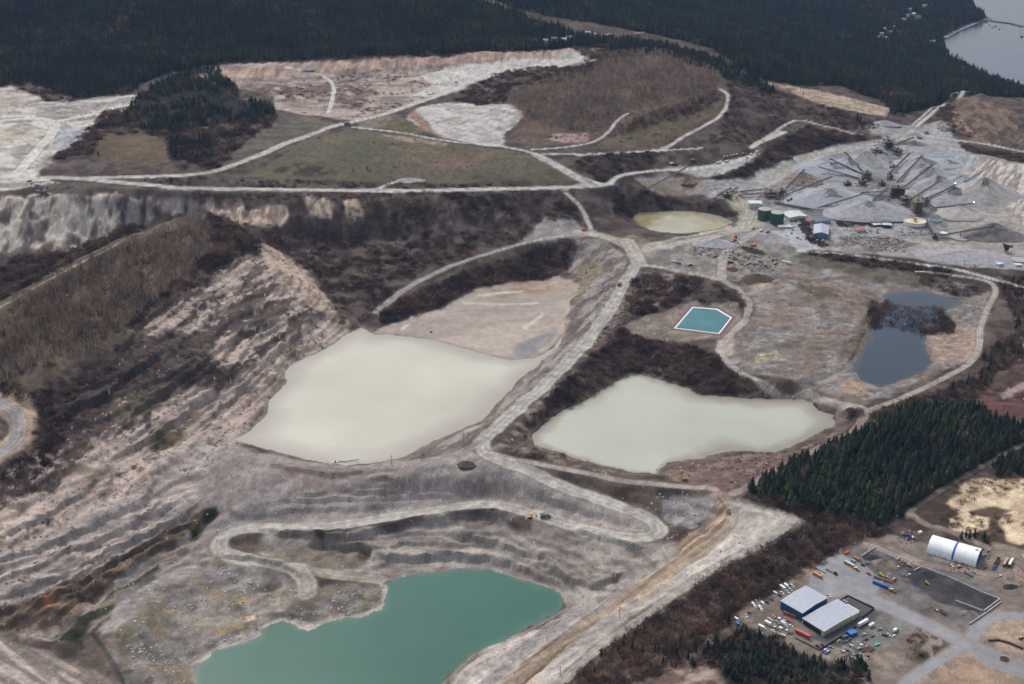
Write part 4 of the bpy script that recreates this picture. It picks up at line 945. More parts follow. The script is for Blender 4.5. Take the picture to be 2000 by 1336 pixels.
# VS runs from far (small v) to near: wind faces so that normals point up
q = np.stack([vid[1:, :-1].ravel(), vid[1:, 1:].ravel(), vid[:-1, 1:].ravel(), vid[:-1, :-1].ravel()], 1)
Vn = np.stack([Xf, Yf, Hf], 1)
gx = np.stack([np.gradient(X, axis=1).ravel(), np.zeros(len(Xf)), np.gradient(Hg, axis=1).ravel()], 1)
gy = np.stack([np.gradient(X, axis=0).ravel(), np.gradient(Y, axis=0).ravel(), np.gradient(Hg, axis=0).ravel()], 1)
NRM = np.cross(gx, gy); NRM *= np.sign(NRM[:, 2:3]); NRM /= np.linalg.norm(NRM, axis=1)[:, None]
qc = CLS[q[:, 0]].copy()
# tidy the split: majority of a 9 x 9 neighbourhood so that single faces do not flicker between surfaces
lab = qc.reshape(NV - 1, NU - 1)
for cl in range(len(CL)):
    pass


def box(a, r):
    c = np.cumsum(np.cumsum(np.pad(a.astype(np.int32), ((r + 1, r), (r + 1, r))), 0), 1)
    return c[2 * r + 1:, 2 * r + 1:] - c[:-2 * r - 1, 2 * r + 1:] - c[2 * r + 1:, :-2 * r - 1] + c[:-2 * r - 1, :-2 * r - 1]


best = np.zeros(lab.shape, np.int32); bl = np.zeros(lab.shape, np.int8)
for cl in range(len(CL)):
    c = box(lab == cl, 2)
    up = c > best
    best[up] = c[up]; bl[up] = cl
qc = bl.ravel()
for cl, nm in enumerate(CL):
    f = q[qc == cl]
    if not len(f):
        continue
    used, inv = np.unique(f, return_inverse=True)
    me = bpy.data.meshes.new(nm)
    me.vertices.add(len(used)); me.vertices.foreach_set("co", Vn[used].astype(np.float32).ravel())
    me.loops.add(f.size); me.loops.foreach_set("vertex_index", inv.astype(np.int32).ravel())
    me.polygons.add(len(f)); me.polygons.foreach_set("loop_start", np.arange(0, f.size, 4, dtype=np.int32))
    me.update(calc_edges=True)
    me.shade_smooth()
    me.normals_split_custom_set_from_vertices(NRM[used].astype(np.float32))
    ca = me.color_attributes.new("soil", 'FLOAT_COLOR', 'POINT')
    ca.data.foreach_set("color", np.concatenate([COL[used], np.ones((len(used), 1))], 1).astype(np.float32).ravel())
    me.materials.append(MA if nm in ('asphalt_road', 'mudflat') else MG)
    o = link(bpy.data.objects.new(nm, me))
    o['kind'] = 'structure'


# ------------------------------------------------------------------ water
def water_mat(name, col, rough, spec=.5, wave=.0, c2=None, scale=.004, noise_det=2):
    m, N, L, b = new_mat(name)
    g = N.new("ShaderNodeNewGeometry")
    n = N.new("ShaderNodeTexNoise"); n.inputs["Scale"].default_value = scale; n.inputs["Detail"].default_value = noise_det
    L.new(g.outputs["Position"], n.inputs["Vector"])
    mx = N.new("ShaderNodeMix"); mx.data_type = 'RGBA'
    rr = N.new("ShaderNodeMapRange"); rr.inputs[1].default_value = .35; rr.inputs[2].default_value = .65
    L.new(n.outputs[0], rr.inputs[0]); L.new(rr.outputs[0], mx.inputs[0])
    mx.inputs[6].default_value = (*srgb(*col), 1); mx.inputs[7].default_value = (*srgb(*(c2 or col)), 1)
    L.new(mx.outputs[2], b.inputs["Base Color"])
    b.inputs["Roughness"].default_value = rough
    b.inputs["Specular IOR Level"].default_value = spec
    b.inputs["IOR"].default_value = 1.333
    if wave:
        n2 = N.new("ShaderNodeTexNoise"); n2.inputs["Scale"].default_value = .6; n2.inputs["Detail"].default_value = 3
        L.new(g.outputs["Position"], n2.inputs["Vector"])
        bp = N.new("ShaderNodeBump"); bp.inputs["Strength"].default_value = wave; bp.inputs["Distance"].default_value = .3
        L.new(n2.outputs[0], bp.inputs["Height"]); L.new(bp.outputs[0], b.inputs["Normal"])
    return m


def flat_water(name, Wp, z, mat, grow=14, shore=None, width=9.0, mud=(150, 142, 132)):
    """level sheet following the banks; the colour turns to suspended mud in the shallows"""
    if shore is None:
        idx = np.flatnonzero(seam)
        d = np.full(len(idx), -99.0)
        inside = seam.reshape(NV, NU)
    else:
        idx, d = shore
        inside = np.zeros(len(Xf), bool); inside[idx[d < grow]] = True
        inside = inside.reshape(NV, NU)
    D = np.full(len(Xf), -99.0); D[idx] = d
    k = inside[1:, :-1] & inside[1:, 1:] & inside[:-1, 1:] & inside[:-1, :-1]
    f = q[k.ravel()]
    used, inv = np.unique(f, return_inverse=True)
    me = bpy.data.meshes.new(name)
    me.vertices.add(len(used)); me.vertices.foreach_set("co", np.stack([Xf[used], Yf[used], np.full(len(used), z)], 1).astype(np.float32).ravel())
    me.loops.add(f.size); me.loops.foreach_set("vertex_index", inv.astype(np.int32).ravel())
    me.polygons.add(len(f)); me.polygons.foreach_set("loop_start", np.arange(0, f.size, 4, dtype=np.int32))
    me.update(calc_edges=True)
    wv = width * (.25 + 1.9 * fbm(Xf[used], Yf[used], 45, 3, 2) ** 2 * 2)
    if name == 'cream_pond_water':           # the silt fan reaches far out under the water
        wv = wv + 38 * sstep(1330, 1385, Yf[used] - .25 * Xf[used]) * (.4 + fbm(Xf[used], Yf[used], 30, 3, 1))
    if name == 'pale_pond_water':
        wv = wv + 24 * sstep(150, 230, Xf[used] - .1 * (Yf[used] - 1200)) * (.3 + fbm(Xf[used], Yf[used], 30, 3, 1))
    a_ = sstep(-wv, 1.0, D[used]) * .75
    ca = me.color_attributes.new("shallow", 'FLOAT_COLOR', 'POINT')
    ca.data.foreach_set("color", np.stack([a_, a_, a_, np.ones(len(used))], 1).astype(np.float32).ravel())
    N, L = mat.node_tree.nodes, mat.node_tree.links
    b = N['Principled BSDF']
    src_ = b.inputs["Base Color"].links[0].from_socket
    at = N.new("ShaderNodeAttribute"); at.attribute_name = "shallow"
    mx = N.new("ShaderNodeMix"); mx.data_type = 'RGBA'
    L.new(at.outputs["Fac"], mx.inputs[0]); L.new(src_, mx.inputs[6]); mx.inputs[7].default_value = (*srgb(*mud), 1)
    L.new(mx.outputs[2], b.inputs["Base Color"])
    me.materials.append(mat)
    o = link(bpy.data.objects.new(name, me)); o['kind'] = 'structure'
    return o


flat_water('cream_pond_water', PONDW['cream_pond'][1], -20.0, water_mat('cream_water', (171, 167, 153), .35, .35, 0, (186, 182, 168), .006, 4), 3, SHOREI['cream_pond'], 6, (146, 138, 130))
flat_water('pale_pond_water', PONDW['pale_pond'][1], -16.0, water_mat('pale_water', (160, 163, 148), .3, .4, 0, (174, 174, 160), .007, 4), 3, SHOREI['pale_pond'], 12, (124, 112, 102))
flat_water('teal_pond_water', PONDW['teal_pond'][1], -61.0, water_mat('teal_water', (42, 88, 76), .3, .3, .12, (49, 96, 84), .006, 3), 3, SHOREI['teal_pond'], 5, (78, 106, 92))
flat_water('dark_pond_water', PONDW['dark_pond'][1], 1.0, water_mat('dark_water', (28, 42, 60), .1, .4, .1, (34, 46, 60)), 3, SHOREI['dark_pond'], 9, (70, 64, 58))
flat_water('yellow_pond_water', PONDW['yellow_pond'][1], 9.0, water_mat('yellow_water', (142, 131, 92), .12, .5, .05, (160, 156, 140), .016, 4), 3, SHOREI['yellow_pond'], 5, (112, 102, 84))  # paler second tone paints a whitish reflection into the water colour
flat_water('sea', SW, SEA_Z, water_mat('sea_water', (40, 52, 76), .12, .5, .5, (46, 58, 80)), 0)

# ------------------------------------------------------------------ vegetation
def simple_mat(name, col, rough=.9, var=.35, spec=.2, metal=0.0, scale=.15, rnd=.0, hue=0.0, col2=None):
    m, N, L, b = new_mat(name)
    g = N.new("ShaderNodeNewGeometry")
    n = N.new("ShaderNodeTexNoise"); n.inputs["Scale"].default_value = scale; n.inputs["Detail"].default_value = 3
    L.new(g.outputs["Position"], n.inputs["Vector"])
    r = N.new("ShaderNodeMapRange"); r.inputs[1].default_value = .3; r.inputs[2].default_value = .7
    r.inputs[3].default_value = 1 - var; r.inputs[4].default_value = 1 + var
    L.new(n.outputs[0], r.inputs[0])
    val = r.outputs[0]
    if rnd:
        oi = N.new("ShaderNodeObjectInfo")
        r2 = N.new("ShaderNodeMapRange"); r2.inputs[3].default_value = 1 - rnd; r2.inputs[4].default_value = 1 + rnd
        L.new(oi.outputs["Random"], r2.inputs[0])
        mm = N.new("ShaderNodeMath"); mm.operation = 'MULTIPLY'
        L.new(val, mm.inputs[0]); L.new(r2.outputs[0], mm.inputs[1]); val = mm.outputs[0]
    vm = N.new("ShaderNodeVectorMath"); vm.operation = 'SCALE'
    if col2 is not None:
        n3 = N.new("ShaderNodeTexNoise"); n3.inputs["Scale"].default_value = scale * .35
        L.new(g.outputs["Position"], n3.inputs["Vector"])
        r3 = N.new("ShaderNodeMapRange"); r3.inputs[1].default_value = .4; r3.inputs[2].default_value = .6
        L.new(n3.outputs[0], r3.inputs[0])
        mx = N.new("ShaderNodeMix"); mx.data_type = 'RGBA'
        L.new(r3.outputs[0], mx.inputs[0])
        mx.inputs[6].default_value = (*srgb(*col), 1); mx.inputs[7].default_value = (*srgb(*col2), 1)
        L.new(mx.outputs[2], vm.inputs[0])
    else:
        vm.inputs[0].default_value = tuple(srgb(*col))
    L.new(val, vm.inputs["Scale"])
    L.new(vm.outputs[0], b.inputs["Base Color"])
    b.inputs["Roughness"].default_value = rough
    b.inputs["Specular IOR Level"].default_value = spec
    b.inputs["Metallic"].default_value = metal
    return m


M_NEEDLE = simple_mat("needles", (33, 42, 35), .9, .35, .1, rnd=.55, scale=.03, col2=(50, 58, 38))
M_BARK = simple_mat("bark", (74, 62, 54), .95, .2, .1)
M_PALEBARK = simple_mat("pale_bark", (190, 178, 162), .95, .2, .1)
M_TWIG = simple_mat("dark_twigs", (80, 63, 57), .95, .35, .05, rnd=.6, scale=.06, col2=(120, 96, 82))
M_TWIG2 = simple_mat("brown_twigs", (160, 138, 120), .95, .25, .05, rnd=.5, scale=.04, col2=(128, 106, 92))


def mesh_from(name, verts, faces, mats, mi=None):
    me = bpy.data.meshes.new(name)
    me.from_pydata([tuple(map(float, v)) for v in verts], [], faces)
    for m in mats:
        me.materials.append(m)
    if mi is not None:
        me.polygons.foreach_set("material_index", mi)
    me.update()
    return me


def trunk_geo(h, r0, r1, seg=5, base=(0, 0, 0), lean=(0, 0)):
    v, f = [], []
    for k, (t, r) in enumerate(((0, r0), (1, r1))):
        for s in range(seg):
            a = 2 * math.pi * s / seg
            v.append((base[0] + lean[0] * t + r * math.cos(a), base[1] + lean[1] * t + r * math.sin(a), base[2] + h * t))
    for s in range(seg):
        f.append((s, (s + 1) % seg, seg + (s + 1) % seg, seg + s))
    return v, f


def conifer_crown(seed, wide=.19):
    """unit-height conifer: tiers of drooping, ragged boughs"""
    r = random.Random(seed)
    v, f = [], []
    T = 11
    for k in range(T):
        t = k / (T - 1)
        z = .14 + .80 * t
        R = wide * (1 - t) ** .62 * (1 + .3 * r.uniform(-1, 1)) * min(1, .55 + t * 2.2) + .01
        nb = 9 if k < 7 else 6
        a0 = r.uniform(0, 6.28)
        for b in range(nb):
            a = a0 + 2 * math.pi * b / nb + r.uniform(-.2, .2)
            Rb = R * r.uniform(.5, 1.3)
            wdt = Rb * .42
            ca, sa = math.cos(a), math.sin(a)
            tip = (Rb * ca, Rb * sa, z - Rb * r.uniform(.05, .6))
            l = (Rb * .5 * ca - wdt * sa, Rb * .5 * sa + wdt * ca, z - Rb * .22)
            q_ = (Rb * .5 * ca + wdt * sa, Rb * .5 * sa - wdt * ca, z - Rb * .22)
            i = len(v)
            v += [(0, 0, z + .05), l, tip, q_]
            f += [(i, i + 1, i + 2), (i, i + 2, i + 3)]
    i = len(v)
    v += [(0, 0, 1.0), (.012, 0, .9), (-.006, .01, .9), (-.006, -.01, .9)]
    f += [(i, i + 1, i + 2), (i, i + 2, i + 3), (i, i + 3, i + 1)]
    return v, f


def twigs(seed, n, shape):
    """thin blades that make a leafless crown"""
    r = random.Random(seed)
    v, f = [], []
    for k in range(n):
        p, d, L, wd = shape(r)
        d = Vector(d).normalized()
        s = d.cross(Vector((r.uniform(-1, 1), r.uniform(-1, 1), r.uniform(-1, 1)))).normalized() * wd
        p = Vector(p)
        i = len(v)
        v += [p - s, p + s, p + d * L]
        f += [(i, i + 1, i + 2)]
    return v, f


def aspen_shape(r):
    z = .22 + .74 * r.random() ** .8
    a = r.uniform(0, 6.28)
    rad = .10 * math.sin(min(1, (z - .15) / .55) * 1.9) * r.random() ** .5
    return (rad * math.cos(a), rad * math.sin(a), z - .06), (math.cos(a) * .35, math.sin(a) * .35, 1), r.uniform(.08, .2), r.uniform(.006, .013)


def bush_shape(r):
    a = r.uniform(0, 6.28); t = r.random() ** .6
    rad = .55 * t
    top = math.sqrt(max(0, 1 - t * t))
    z = r.uniform(.0, .75) * top
    return (rad * math.cos(a), rad * math.sin(a), z), (math.cos(a) * t + r.uniform(-.4, .4), math.sin(a) * t + r.uniform(-.4, .4), .9), r.uniform(.18, .45), r.uniform(.03, .06)


def tall_shape(r):
    a = r.uniform(0, 6.28); z = .18 + .7 * r.random()
    rad = .26 * math.sin(min(1, (z) / .9) * 2.6) * r.random() ** .5
    return (rad * math.cos(a), rad * math.sin(a), z), (math.cos(a) * .8, math.sin(a) * .8, .8), r.uniform(.1, .22), r.uniform(.010, .022)


proto = bpy.data.collections.new("tree_kinds")          # not in the scene: sources for the woods


def src(name, me):
    o = bpy.data.objects.new(name, me)
    proto.objects.link(o)
    return o


crown_meshes, trunk_meshes = [], []
for k in range(4):
    v, f = conifer_crown(k, (.15, .18, .21, .17)[k])
    crown_meshes.append(mesh_from("crown", v, f, [M_NEEDLE]))
tv, tf = trunk_geo(.9, .016, .004)
trunk_mesh = mesh_from("trunk", tv, tf, [M_BARK])
KINDS = {}
kinds = []
for k in range(4):
    v, f = conifer_crown(k, (.15, .18, .21, .17)[k])
    n0 = len(v)
    kinds.append(src("a%d" % k, mesh_from("wood_conifer", v + tv, f + [tuple(i + n0 for i in ff) for ff in tf], [M_NEEDLE, M_BARK], [0] * len(f) + [1] * len(tf))))
aspen_meshes, bush_meshes, tall_meshes = [], [], []
for k in range(3):
    v, f = twigs(20 + k, 70, aspen_shape)
    aspen_meshes.append(mesh_from("crown", v, f, [M_TWIG2]))
    v, f = twigs(40 + k, 64, bush_shape)
    bush_meshes.append(mesh_from("twigs", v, f, [M_TWIG]))
    v, f = twigs(60 + k, 90, tall_shape)
    tall_meshes.append(mesh_from("crown", v, f, [M_TWIG]))
for k in range(3):
    v, f = twigs(20 + k, 60, aspen_shape)
    t2, f2 = trunk_geo(.8, .017, .006, 4)
    n0 = len(v)
    kinds.append(src("b%d" % k, mesh_from("wood_aspen", v + t2, f + [tuple(i + n0 for i in ff) for ff in f2], [M_TWIG2, M_PALEBARK], [0] * len(f) + [1] * len(f2))))
for k in range(3):
    kinds.append(src("c%d" % k, bush_meshes[k]))
for k in range(3):
    v, f = twigs(60 + k, 80, tall_shape)
    t2, f2 = trunk_geo(.6, .018, .006, 4)
    n0 = len(v)
    kinds.append(src("d%d" % k, mesh_from("wood_bare", v + t2, f + [tuple(i + n0 for i in ff) for ff in f2], [M_TWIG, M_BARK], [0] * len(f) + [1] * len(f2))))
# a small grass or heather tuft colour variant of the bush in dull olive
M_OLIVE = simple_mat("olive_growth", (74, 70, 50), .95, .3, .05, rnd=.35, scale=.06)
v, f = twigs(77, 50, bush_shape)
kinds.append(src("e0", mesh_from("wood_olive", v, f, [M_OLIVE])))


M_ROCK = simple_mat("rock", (172, 166, 162), .9, .25, .15, rnd=.3, scale=.3)
rv = [(-.5, -.4, 0), (.5, -.45, 0), (.55, .4, 0), (-.45, .5, 0), (-.3, -.3, .5), (.25, -.2, .62), (.35, .25, .45), (-.25, .3, .55)]
kinds.append(src("f0", mesh_from("rock", rv, [(0, 1, 5, 4), (1, 2, 6, 5), (2, 3, 7, 6), (3, 0, 4, 7), (4, 5, 6, 7)], [M_ROCK])))


def gn_group():
    ng = bpy.data.node_groups.new("wood", 'GeometryNodeTree')
    ng.interface.new_socket("Geometry", in_out='INPUT', socket_type='NodeSocketGeometry')
    ng.interface.new_socket("Geometry", in_out='OUTPUT', socket_type='NodeSocketGeometry')
    N, L = ng.nodes, ng.links
    gi, go = N.new("NodeGroupInput"), N.new("NodeGroupOutput")
    ci = N.new("GeometryNodeCollectionInfo"); ci.inputs["Collection"].default_value = proto
    ci.inputs["Separate Children"].default_value = True; ci.inputs["Reset Children"].default_value = True
    iop = N.new("GeometryNodeInstanceOnPoints"); iop.inputs["Pick Instance"].default_value = True

    def attr(nm, ty):
        a = N.new("GeometryNodeInputNamedAttribute"); a.data_type = ty; a.inputs[0].default_value = nm
        return a
    L.new(gi.outputs[0], iop.inputs["Points"]); L.new(ci.outputs[0], iop.inputs["Instance"])
    L.new(attr("kind", 'INT').outputs[0], iop.inputs["Instance Index"])
    L.new(attr("turn", 'FLOAT_VECTOR').outputs[0], iop.inputs["Rotation"])
    L.new(attr("size", 'FLOAT_VECTOR').outputs[0], iop.inputs["Scale"])
    L.new(iop.outputs[0], go.inputs[0])
    return ng


NG = gn_group()


def stuff_wood(name, pts, kind, size, label=None, cat=None):
    """pts (n,3), kind (n,), size (n,3)"""
    me = bpy.data.meshes.new(name)
    me.vertices.add(len(pts)); me.vertices.foreach_set("co", np.asarray(pts, np.float32).ravel())
    a = me.attributes.new("kind", 'INT', 'POINT'); a.data.foreach_set("value", np.asarray(kind, np.int32))
    a = me.attributes.new("turn", 'FLOAT_VECTOR', 'POINT')
    tr = np.zeros((len(pts), 3), np.float32); tr[:, 2] = rng.random(len(pts)) * 6.28
    tr[:, 0] = rng.normal(0, .04, len(pts)); tr[:, 1] = rng.normal(0, .04, len(pts))
    a.data.foreach_set("vector", tr.ravel())
    a = me.attributes.new("size", 'FLOAT_VECTOR', 'POINT'); a.data.foreach_set("vector", np.asarray(size, np.float32).ravel())
    me.update()
    o = link(bpy.data.objects.new(name, me))
    md = o.modifiers.new("wood", 'NODES'); md.node_group = NG
    o['kind'] = 'stuff'
    if label:
        o['label'] = label
    if cat:
        o['category'] = cat
    return o


def scatter(P, spacing, clump=0.0, cscale=40, warp=8, avoid_road=True, avoid_water=True, world=None, ymax=9000, jag=0):
    """random places inside an outline, thinned where a noise is low"""
    W_ = P2W(P) if world is None else np.array(world)
    lo, hi = W_.min(0), W_.max(0)
    hi = np.minimum(hi, (6000, ymax)); lo = np.maximum(lo, (-4500, 500))
    A_ = (hi[0] - lo[0]) * (hi[1] - lo[1])
    nn = int(A_ / spacing ** 2)
    if nn > 900000:
        nn = 900000
    x = lo[0] + rng.random(nn) * (hi[0] - lo[0]); y = lo[1] + rng.random(nn) * (hi[1] - lo[1])
    u, v = uv0(x, y, hbase(x, y))
    k = (u > -170) & (u < 2170) & (v > -90) & (v < 1460)
    x, y = x[k], y[k]
    xw = x + warp * 2 * (fbm(x, y, 22, 3, 6) - .5); yw = y + warp * 2 * (fbm(y, x, 22, 3, 7) - .5)
    k = poly_sd(W_, xw, yw) < 0
    x, y = x[k], y[k]
    if clump:
        k = fbm(x, y, cscale, 3, 4) > clump + .12 * (rng.random(len(x)) - .5)
        x, y = x[k], y[k]
    fu, fv = latidx(x, y)
    ii = np.clip(np.round(fv).astype(int), 0, NV - 1) * NU + np.clip(np.round(fu).astype(int), 0, NU - 1)
    if avoid_road:
        k = ROADNEAR[ii] > 1.5
        x, y, ii = x[k], y[k], ii[k]
    k = np.ones(len(x), bool)
    for (hx_, hy_) in CLEAR:
        k &= (x - hx_) ** 2 + (y - hy_ + 24) ** 2 > 1000
    x, y, ii = x[k], y[k], ii[k]
    if avoid_water:
        k = ~WATERV[ii]
        x, y = x[k], y[k]
    return x, y, ground(x, y)


ROADNEAR = np.full(len(Xf), 99.0)
for (idx, d, wid, key, W_) in RD:
    ROADNEAR[idx] = np.minimum(ROADNEAR[idx], d - wid * .5)
for idx, d, wid in PV:
    ROADNEAR[idx] = np.minimum(ROADNEAR[idx], d - wid * .5)
WATERV = seam.copy()
for k_, (z, Wp) in PONDW.items():
    i, d = region(None, 6, 2, 14, world=Wp)
    WATERV[i[d < 1.5]] = True

HOUSE_UV = [(1066, 84), (1082, 80), (1100, 82), (1112, 77), (1148, 68), (1166, 72), (1188, 74), (1712, 76), (1722, 70), (1730, 78), (1738, 66), (1726, 60), (1742, 56), (1764, 42), (1772, 34), (1784, 30), (1793, 36), (1775, 22), (1822, 84), (1806, 14)]
CLEAR = [spot(*p)[:2] for p in HOUSE_UV + [(1730, 64), (1718, 78), (1735, 80), (1780, 36), (1200, 66), (1347, 93), (1053, 36)]]
BUCKET = {}


def sow(name, P, spacing, kinds_, h, wide=1.0, clump=0, cscale=40, warp=8, hvar=.3, **kw):
    x, y, z = scatter(P, spacing, clump, cscale, warp, **kw)
    n_ = len(x)
    kd = np.array(kinds_)[rng.integers(0, len(kinds_), n_)]
    hh = h * (1 + hvar * (rng.random(n_) * 2 - 1)) * (.8 + .4 * fbm(x, y, 60, 2, 3))
    ww = hh * wide * (.8 + .4 * rng.random(n_))
    BUCKET.setdefault(name, []).append((np.stack([x, y, z - .2], 1), kd, np.stack([ww, ww, hh], 1)))


CON, ASP, BUS, TAL, OLI = [0, 1, 2, 3], [4, 5, 6], [7, 8, 9], [10, 11, 12], [13]
sow('far_conifer_wood', FOREST['far_left'], 7.5, CON + [1, 2], 19, 1.15, warp=10, hvar=.4)
sow('far_conifer_wood', FOREST['far_left'], 15, TAL, 17, 1.4, clump=.6, cscale=170)
sow('far_conifer_wood', FOREST['far_right'], 8.0, CON, 21, 1.15, warp=8, hvar=.4, avoid_road=False)
sow('far_conifer_wood', FOREST['far_right'], 15, TAL, 18, 1.4, clump=.6, cscale=160)
sow('far_conifer_wood', FOREST['shelter_belt'], 9, CON, 17, 1.2)
sow('knoll_conifers', FOREST['knoll'], 7.5, CON, 12, 1.5, warp=14, hvar=.5, clump=.36, cscale=40)
sow('bare_thicket_trees', FOREST['knoll'], 12, TAL, 10, 1.4)
sow('knoll_conifers', FOREST['knoll_low'], 10, CON, 13, 1.2, clump=.4)
sow('near_conifer_wood', FOREST['near'], 5.0, CON + [1], 13.5, 1.4, warp=8, hvar=.5)
sow('belt_thicket', FOREST['near'], 12, TAL, 11, 1.3, clump=.5, cscale=40)
sow('near_conifer_wood', FOREST['near_right'], 6.5, CON, 13, 1.2)
sow('near_conifer_wood', FOREST['bottom'], 5.2, CON, 8.5, 1.4, hvar=.6, clump=.47, cscale=24)
sow('belt_thicket', FOREST['bottom'], 7, TAL + BUS, 7, 1.3, clump=.42, cscale=24)
SCR = {
    'cliff_foot': [(500, 468), (520, 440), (620, 432), (700, 402), (760, 392), (900, 385), (1100, 380), (1125, 405), (1135, 430), (1060, 425), (1030, 445), (1020, 470), (920, 500), (850, 522), (790, 552), (745, 590), (720, 620), (690, 640), (670, 640), (640, 585), (600, 530), (560, 495)],
    'delta_bank': [(1112, 470), (1122, 492), (1112, 525), (1085, 540), (1000, 548), (900, 572), (860, 600), (790, 622), (745, 638), (748, 612), (800, 578), (860, 552), (940, 520), (1040, 485)],
    'pale_pond_bank': [(1035, 840), (1060, 792), (1120, 735), (1180, 680), (1212, 632), (1240, 655), (1330, 672), (1400, 692), (1425, 725), (1470, 748), (1600, 782), (1690, 806), (1680, 820), (1640, 800), (1566, 779), (1440, 774), (1363, 767), (1290, 742), (1243, 728), (1205, 740), (1172, 762), (1140, 783), (1087, 807), (1056, 832)],
    'island': [(1702, 592), (1728, 592), (1790, 600), (1835, 600), (1868, 645), (1830, 655), (1780, 648), (1737, 640), (1695, 640)],
    'strip': [(1552, 488), (1640, 495), (1800, 518), (1860, 532), (1880, 540), (1840, 543), (1750, 528), (1600, 505)],
    'strip2': [(1770, 530), (1830, 545), (1900, 560), (1930, 575), (1880, 580), (1820, 562)],
    'hill_right': [(1405, 130), (1500, 172), (1600, 205), (1700, 235), (1722, 252), (1660, 256), (1560, 230), (1480, 280), (1430, 280), (1380, 280), (1415, 240), (1428, 190)],
    'pad_slope': [(1385, 350), (1430, 335), (1490, 300), (1530, 268), (1580, 250), (1650, 262), (1700, 270), (1600, 288), (1520, 318), (1450, 350), (1405, 352)],
    'yellow': [(1195, 378), (1300, 382), (1400, 398), (1440, 412), (1438, 425), (1395, 414), (1350, 407), (1297, 408), (1240, 413), (1228, 428), (1205, 420)],
    'fork': [(1125, 312), (1190, 302), (1230, 300), (1290, 300), (1260, 325), (1210, 335), (1190, 352), (1170, 352), (1130, 330)],
    'knoll_brown': [(205, 212), (250, 215), (290, 256), (350, 258), (440, 240), (545, 225), (505, 262), (455, 295), (425, 332), (360, 330), (335, 310), (325, 272), (285, 262), (215, 262), (175, 300), (100, 312), (150, 275), (185, 245)],
    'ridge_dark': [(420, 425), (480, 450), (510, 472), (505, 500), (460, 505), (400, 560), (330, 575), (290, 620), (260, 650), (250, 640), (290, 590), (360, 540), (420, 490)],
    'valley_left': [(-150, 560), (0, 520), (60, 500), (150, 492), (240, 440), (310, 425), (290, 438), (200, 484), (100, 534), (0, 592), (-150, 660)],
    'dark_bank': [(885, 192), (960, 150), (1030, 130), (1130, 130), (1165, 108), (1178, 122), (1140, 152), (1085, 162), (1000, 168), (985, 198), (930, 206)],
    'basin_bank': [(1215, 560), (1262, 532), (1300, 538), (1380, 548), (1440, 575), (1470, 602), (1440, 600), (1385, 592), (1340, 590), (1280, 610), (1210, 630)],
    'under_road': [(370, 378), (600, 380), (900, 380), (1100, 376), (1100, 384), (900, 388), (700, 392), (500, 395), (380, 392)],
    'between_roads': [(230, 346), (330, 350), (450, 350), (560, 352), (700, 358), (900, 360), (1050, 356), (1100, 362), (900, 367), (600, 369), (370, 366)],
    'left_dark': [(-150, 770), (0, 745), (60, 762), (120, 735), (150, 760), (120, 840), (120, 890), (70, 940), (0, 990), (-150, 1080), (-150, 960), (0, 905), (60, 880), (75, 840), (70, 790), (0, 772)],
    'hill_mid': [(170, 700), (260, 660), (330, 640), (420, 690), (430, 730), (350, 750), (270, 735), (190, 810), (130, 870), (100, 840), (120, 760)],
    'top_right': [(1825, 215), (1860, 195), (1868, 215), (1880, 250), (1920, 270), (1850, 266), (1830, 250)],
    'top_right2': [(1870, 284), (1990, 300), (2150, 320), (2150, 335), (1990, 318), (1900, 300)],
    'heather': [(1120, 100), (1190, 88), (1230, 92), (1290, 108), (1240, 112), (1170, 120)],
    'far_edge': [(700, 108), (860, 100), (1040, 94), (1060, 98), (860, 110), (640, 120), (420, 130), (420, 124)],
    'plateau_edge': [(20, 162), (60, 158), (170, 190), (260, 186), (240, 170), (180, 180), (140, 200), (90, 200), (60, 182)],
    'pale_south': [(1000, 893), (1020, 862), (1040, 868), (1100, 890), (1110, 897), (1050, 898)],
}
BELT = [(1458, 968), (1520, 986), (1620, 1002), (1700, 1032), (1745, 1018), (1720, 1040), (1660, 1068), (1580, 1112), (1500, 1160), (1430, 1205), (1400, 1250), (1340, 1295), (1240, 1336), (1150, 1440), (1060, 1440), (1110, 1336), (1190, 1255), (1290, 1195), (1400, 1120), (1480, 1080), (1560, 1038), (1590, 1022), (1540, 1005)]
RBELT = [(1945, 555), (1975, 590), (1985, 650), (1930, 690), (1900, 735), (1830, 765), (1720, 802), (1705, 815), (1740, 815), (1800, 790), (1870, 790), (1910, 775), (1960, 725), (2005, 690), (2005, 600), (2150, 560), (2150, 530), (1960, 540)]
for nm, sp, h in (('cliff_foot', 6.5, 5.5), ('delta_bank', 5.0, 7), ('pale_pond_bank', 4.6, 5.5), ('strip', 5.5, 6), ('strip2', 6, 5), ('pad_slope', 6, 7), ('yellow', 6, 7), ('fork', 6.5, 6),
                  ('ridge_dark', 6, 7), ('valley_left', 6.5, 7), ('dark_bank', 7, 6), ('basin_bank', 5.5, 6), ('left_dark', 4.5, 5), ('top_right2', 7, 5), ('knoll_brown', 7, 7), ('between_roads', 7.5, 4), ('under_road', 6.5, 4.5), ('heather', 8, 6)):
    sow('dark_scrub_thicket', SCR[nm], sp, BUS, h, 1.5, clump={'cliff_foot': .40, 'between_roads': .42, 'left_dark': .36, 'knoll_brown': .38, 'dark_bank': .38, 'basin_bank': .42}.get(nm, 0), cscale=26)
for nm, sp, h in (('cliff_foot', 17, 8), ('delta_bank', 11, 9), ('knoll_brown', 15, 9), ('valley_left', 13, 10), ('hill_right', 15, 8), ('top_right', 12, 8), ('far_edge', 12, 9), ('plateau_edge', 14, 8), ('pad_slope', 13, 9), ('heather', 14, 9)):
    sow('bare_thicket_trees', SCR[nm], sp, TAL, h, 1.1, clump=.4, cscale=30)
sow('bare_thicket_trees', SCR['island'], 3.6, TAL + [7], 8, 1.0, warp=3, avoid_water=False)
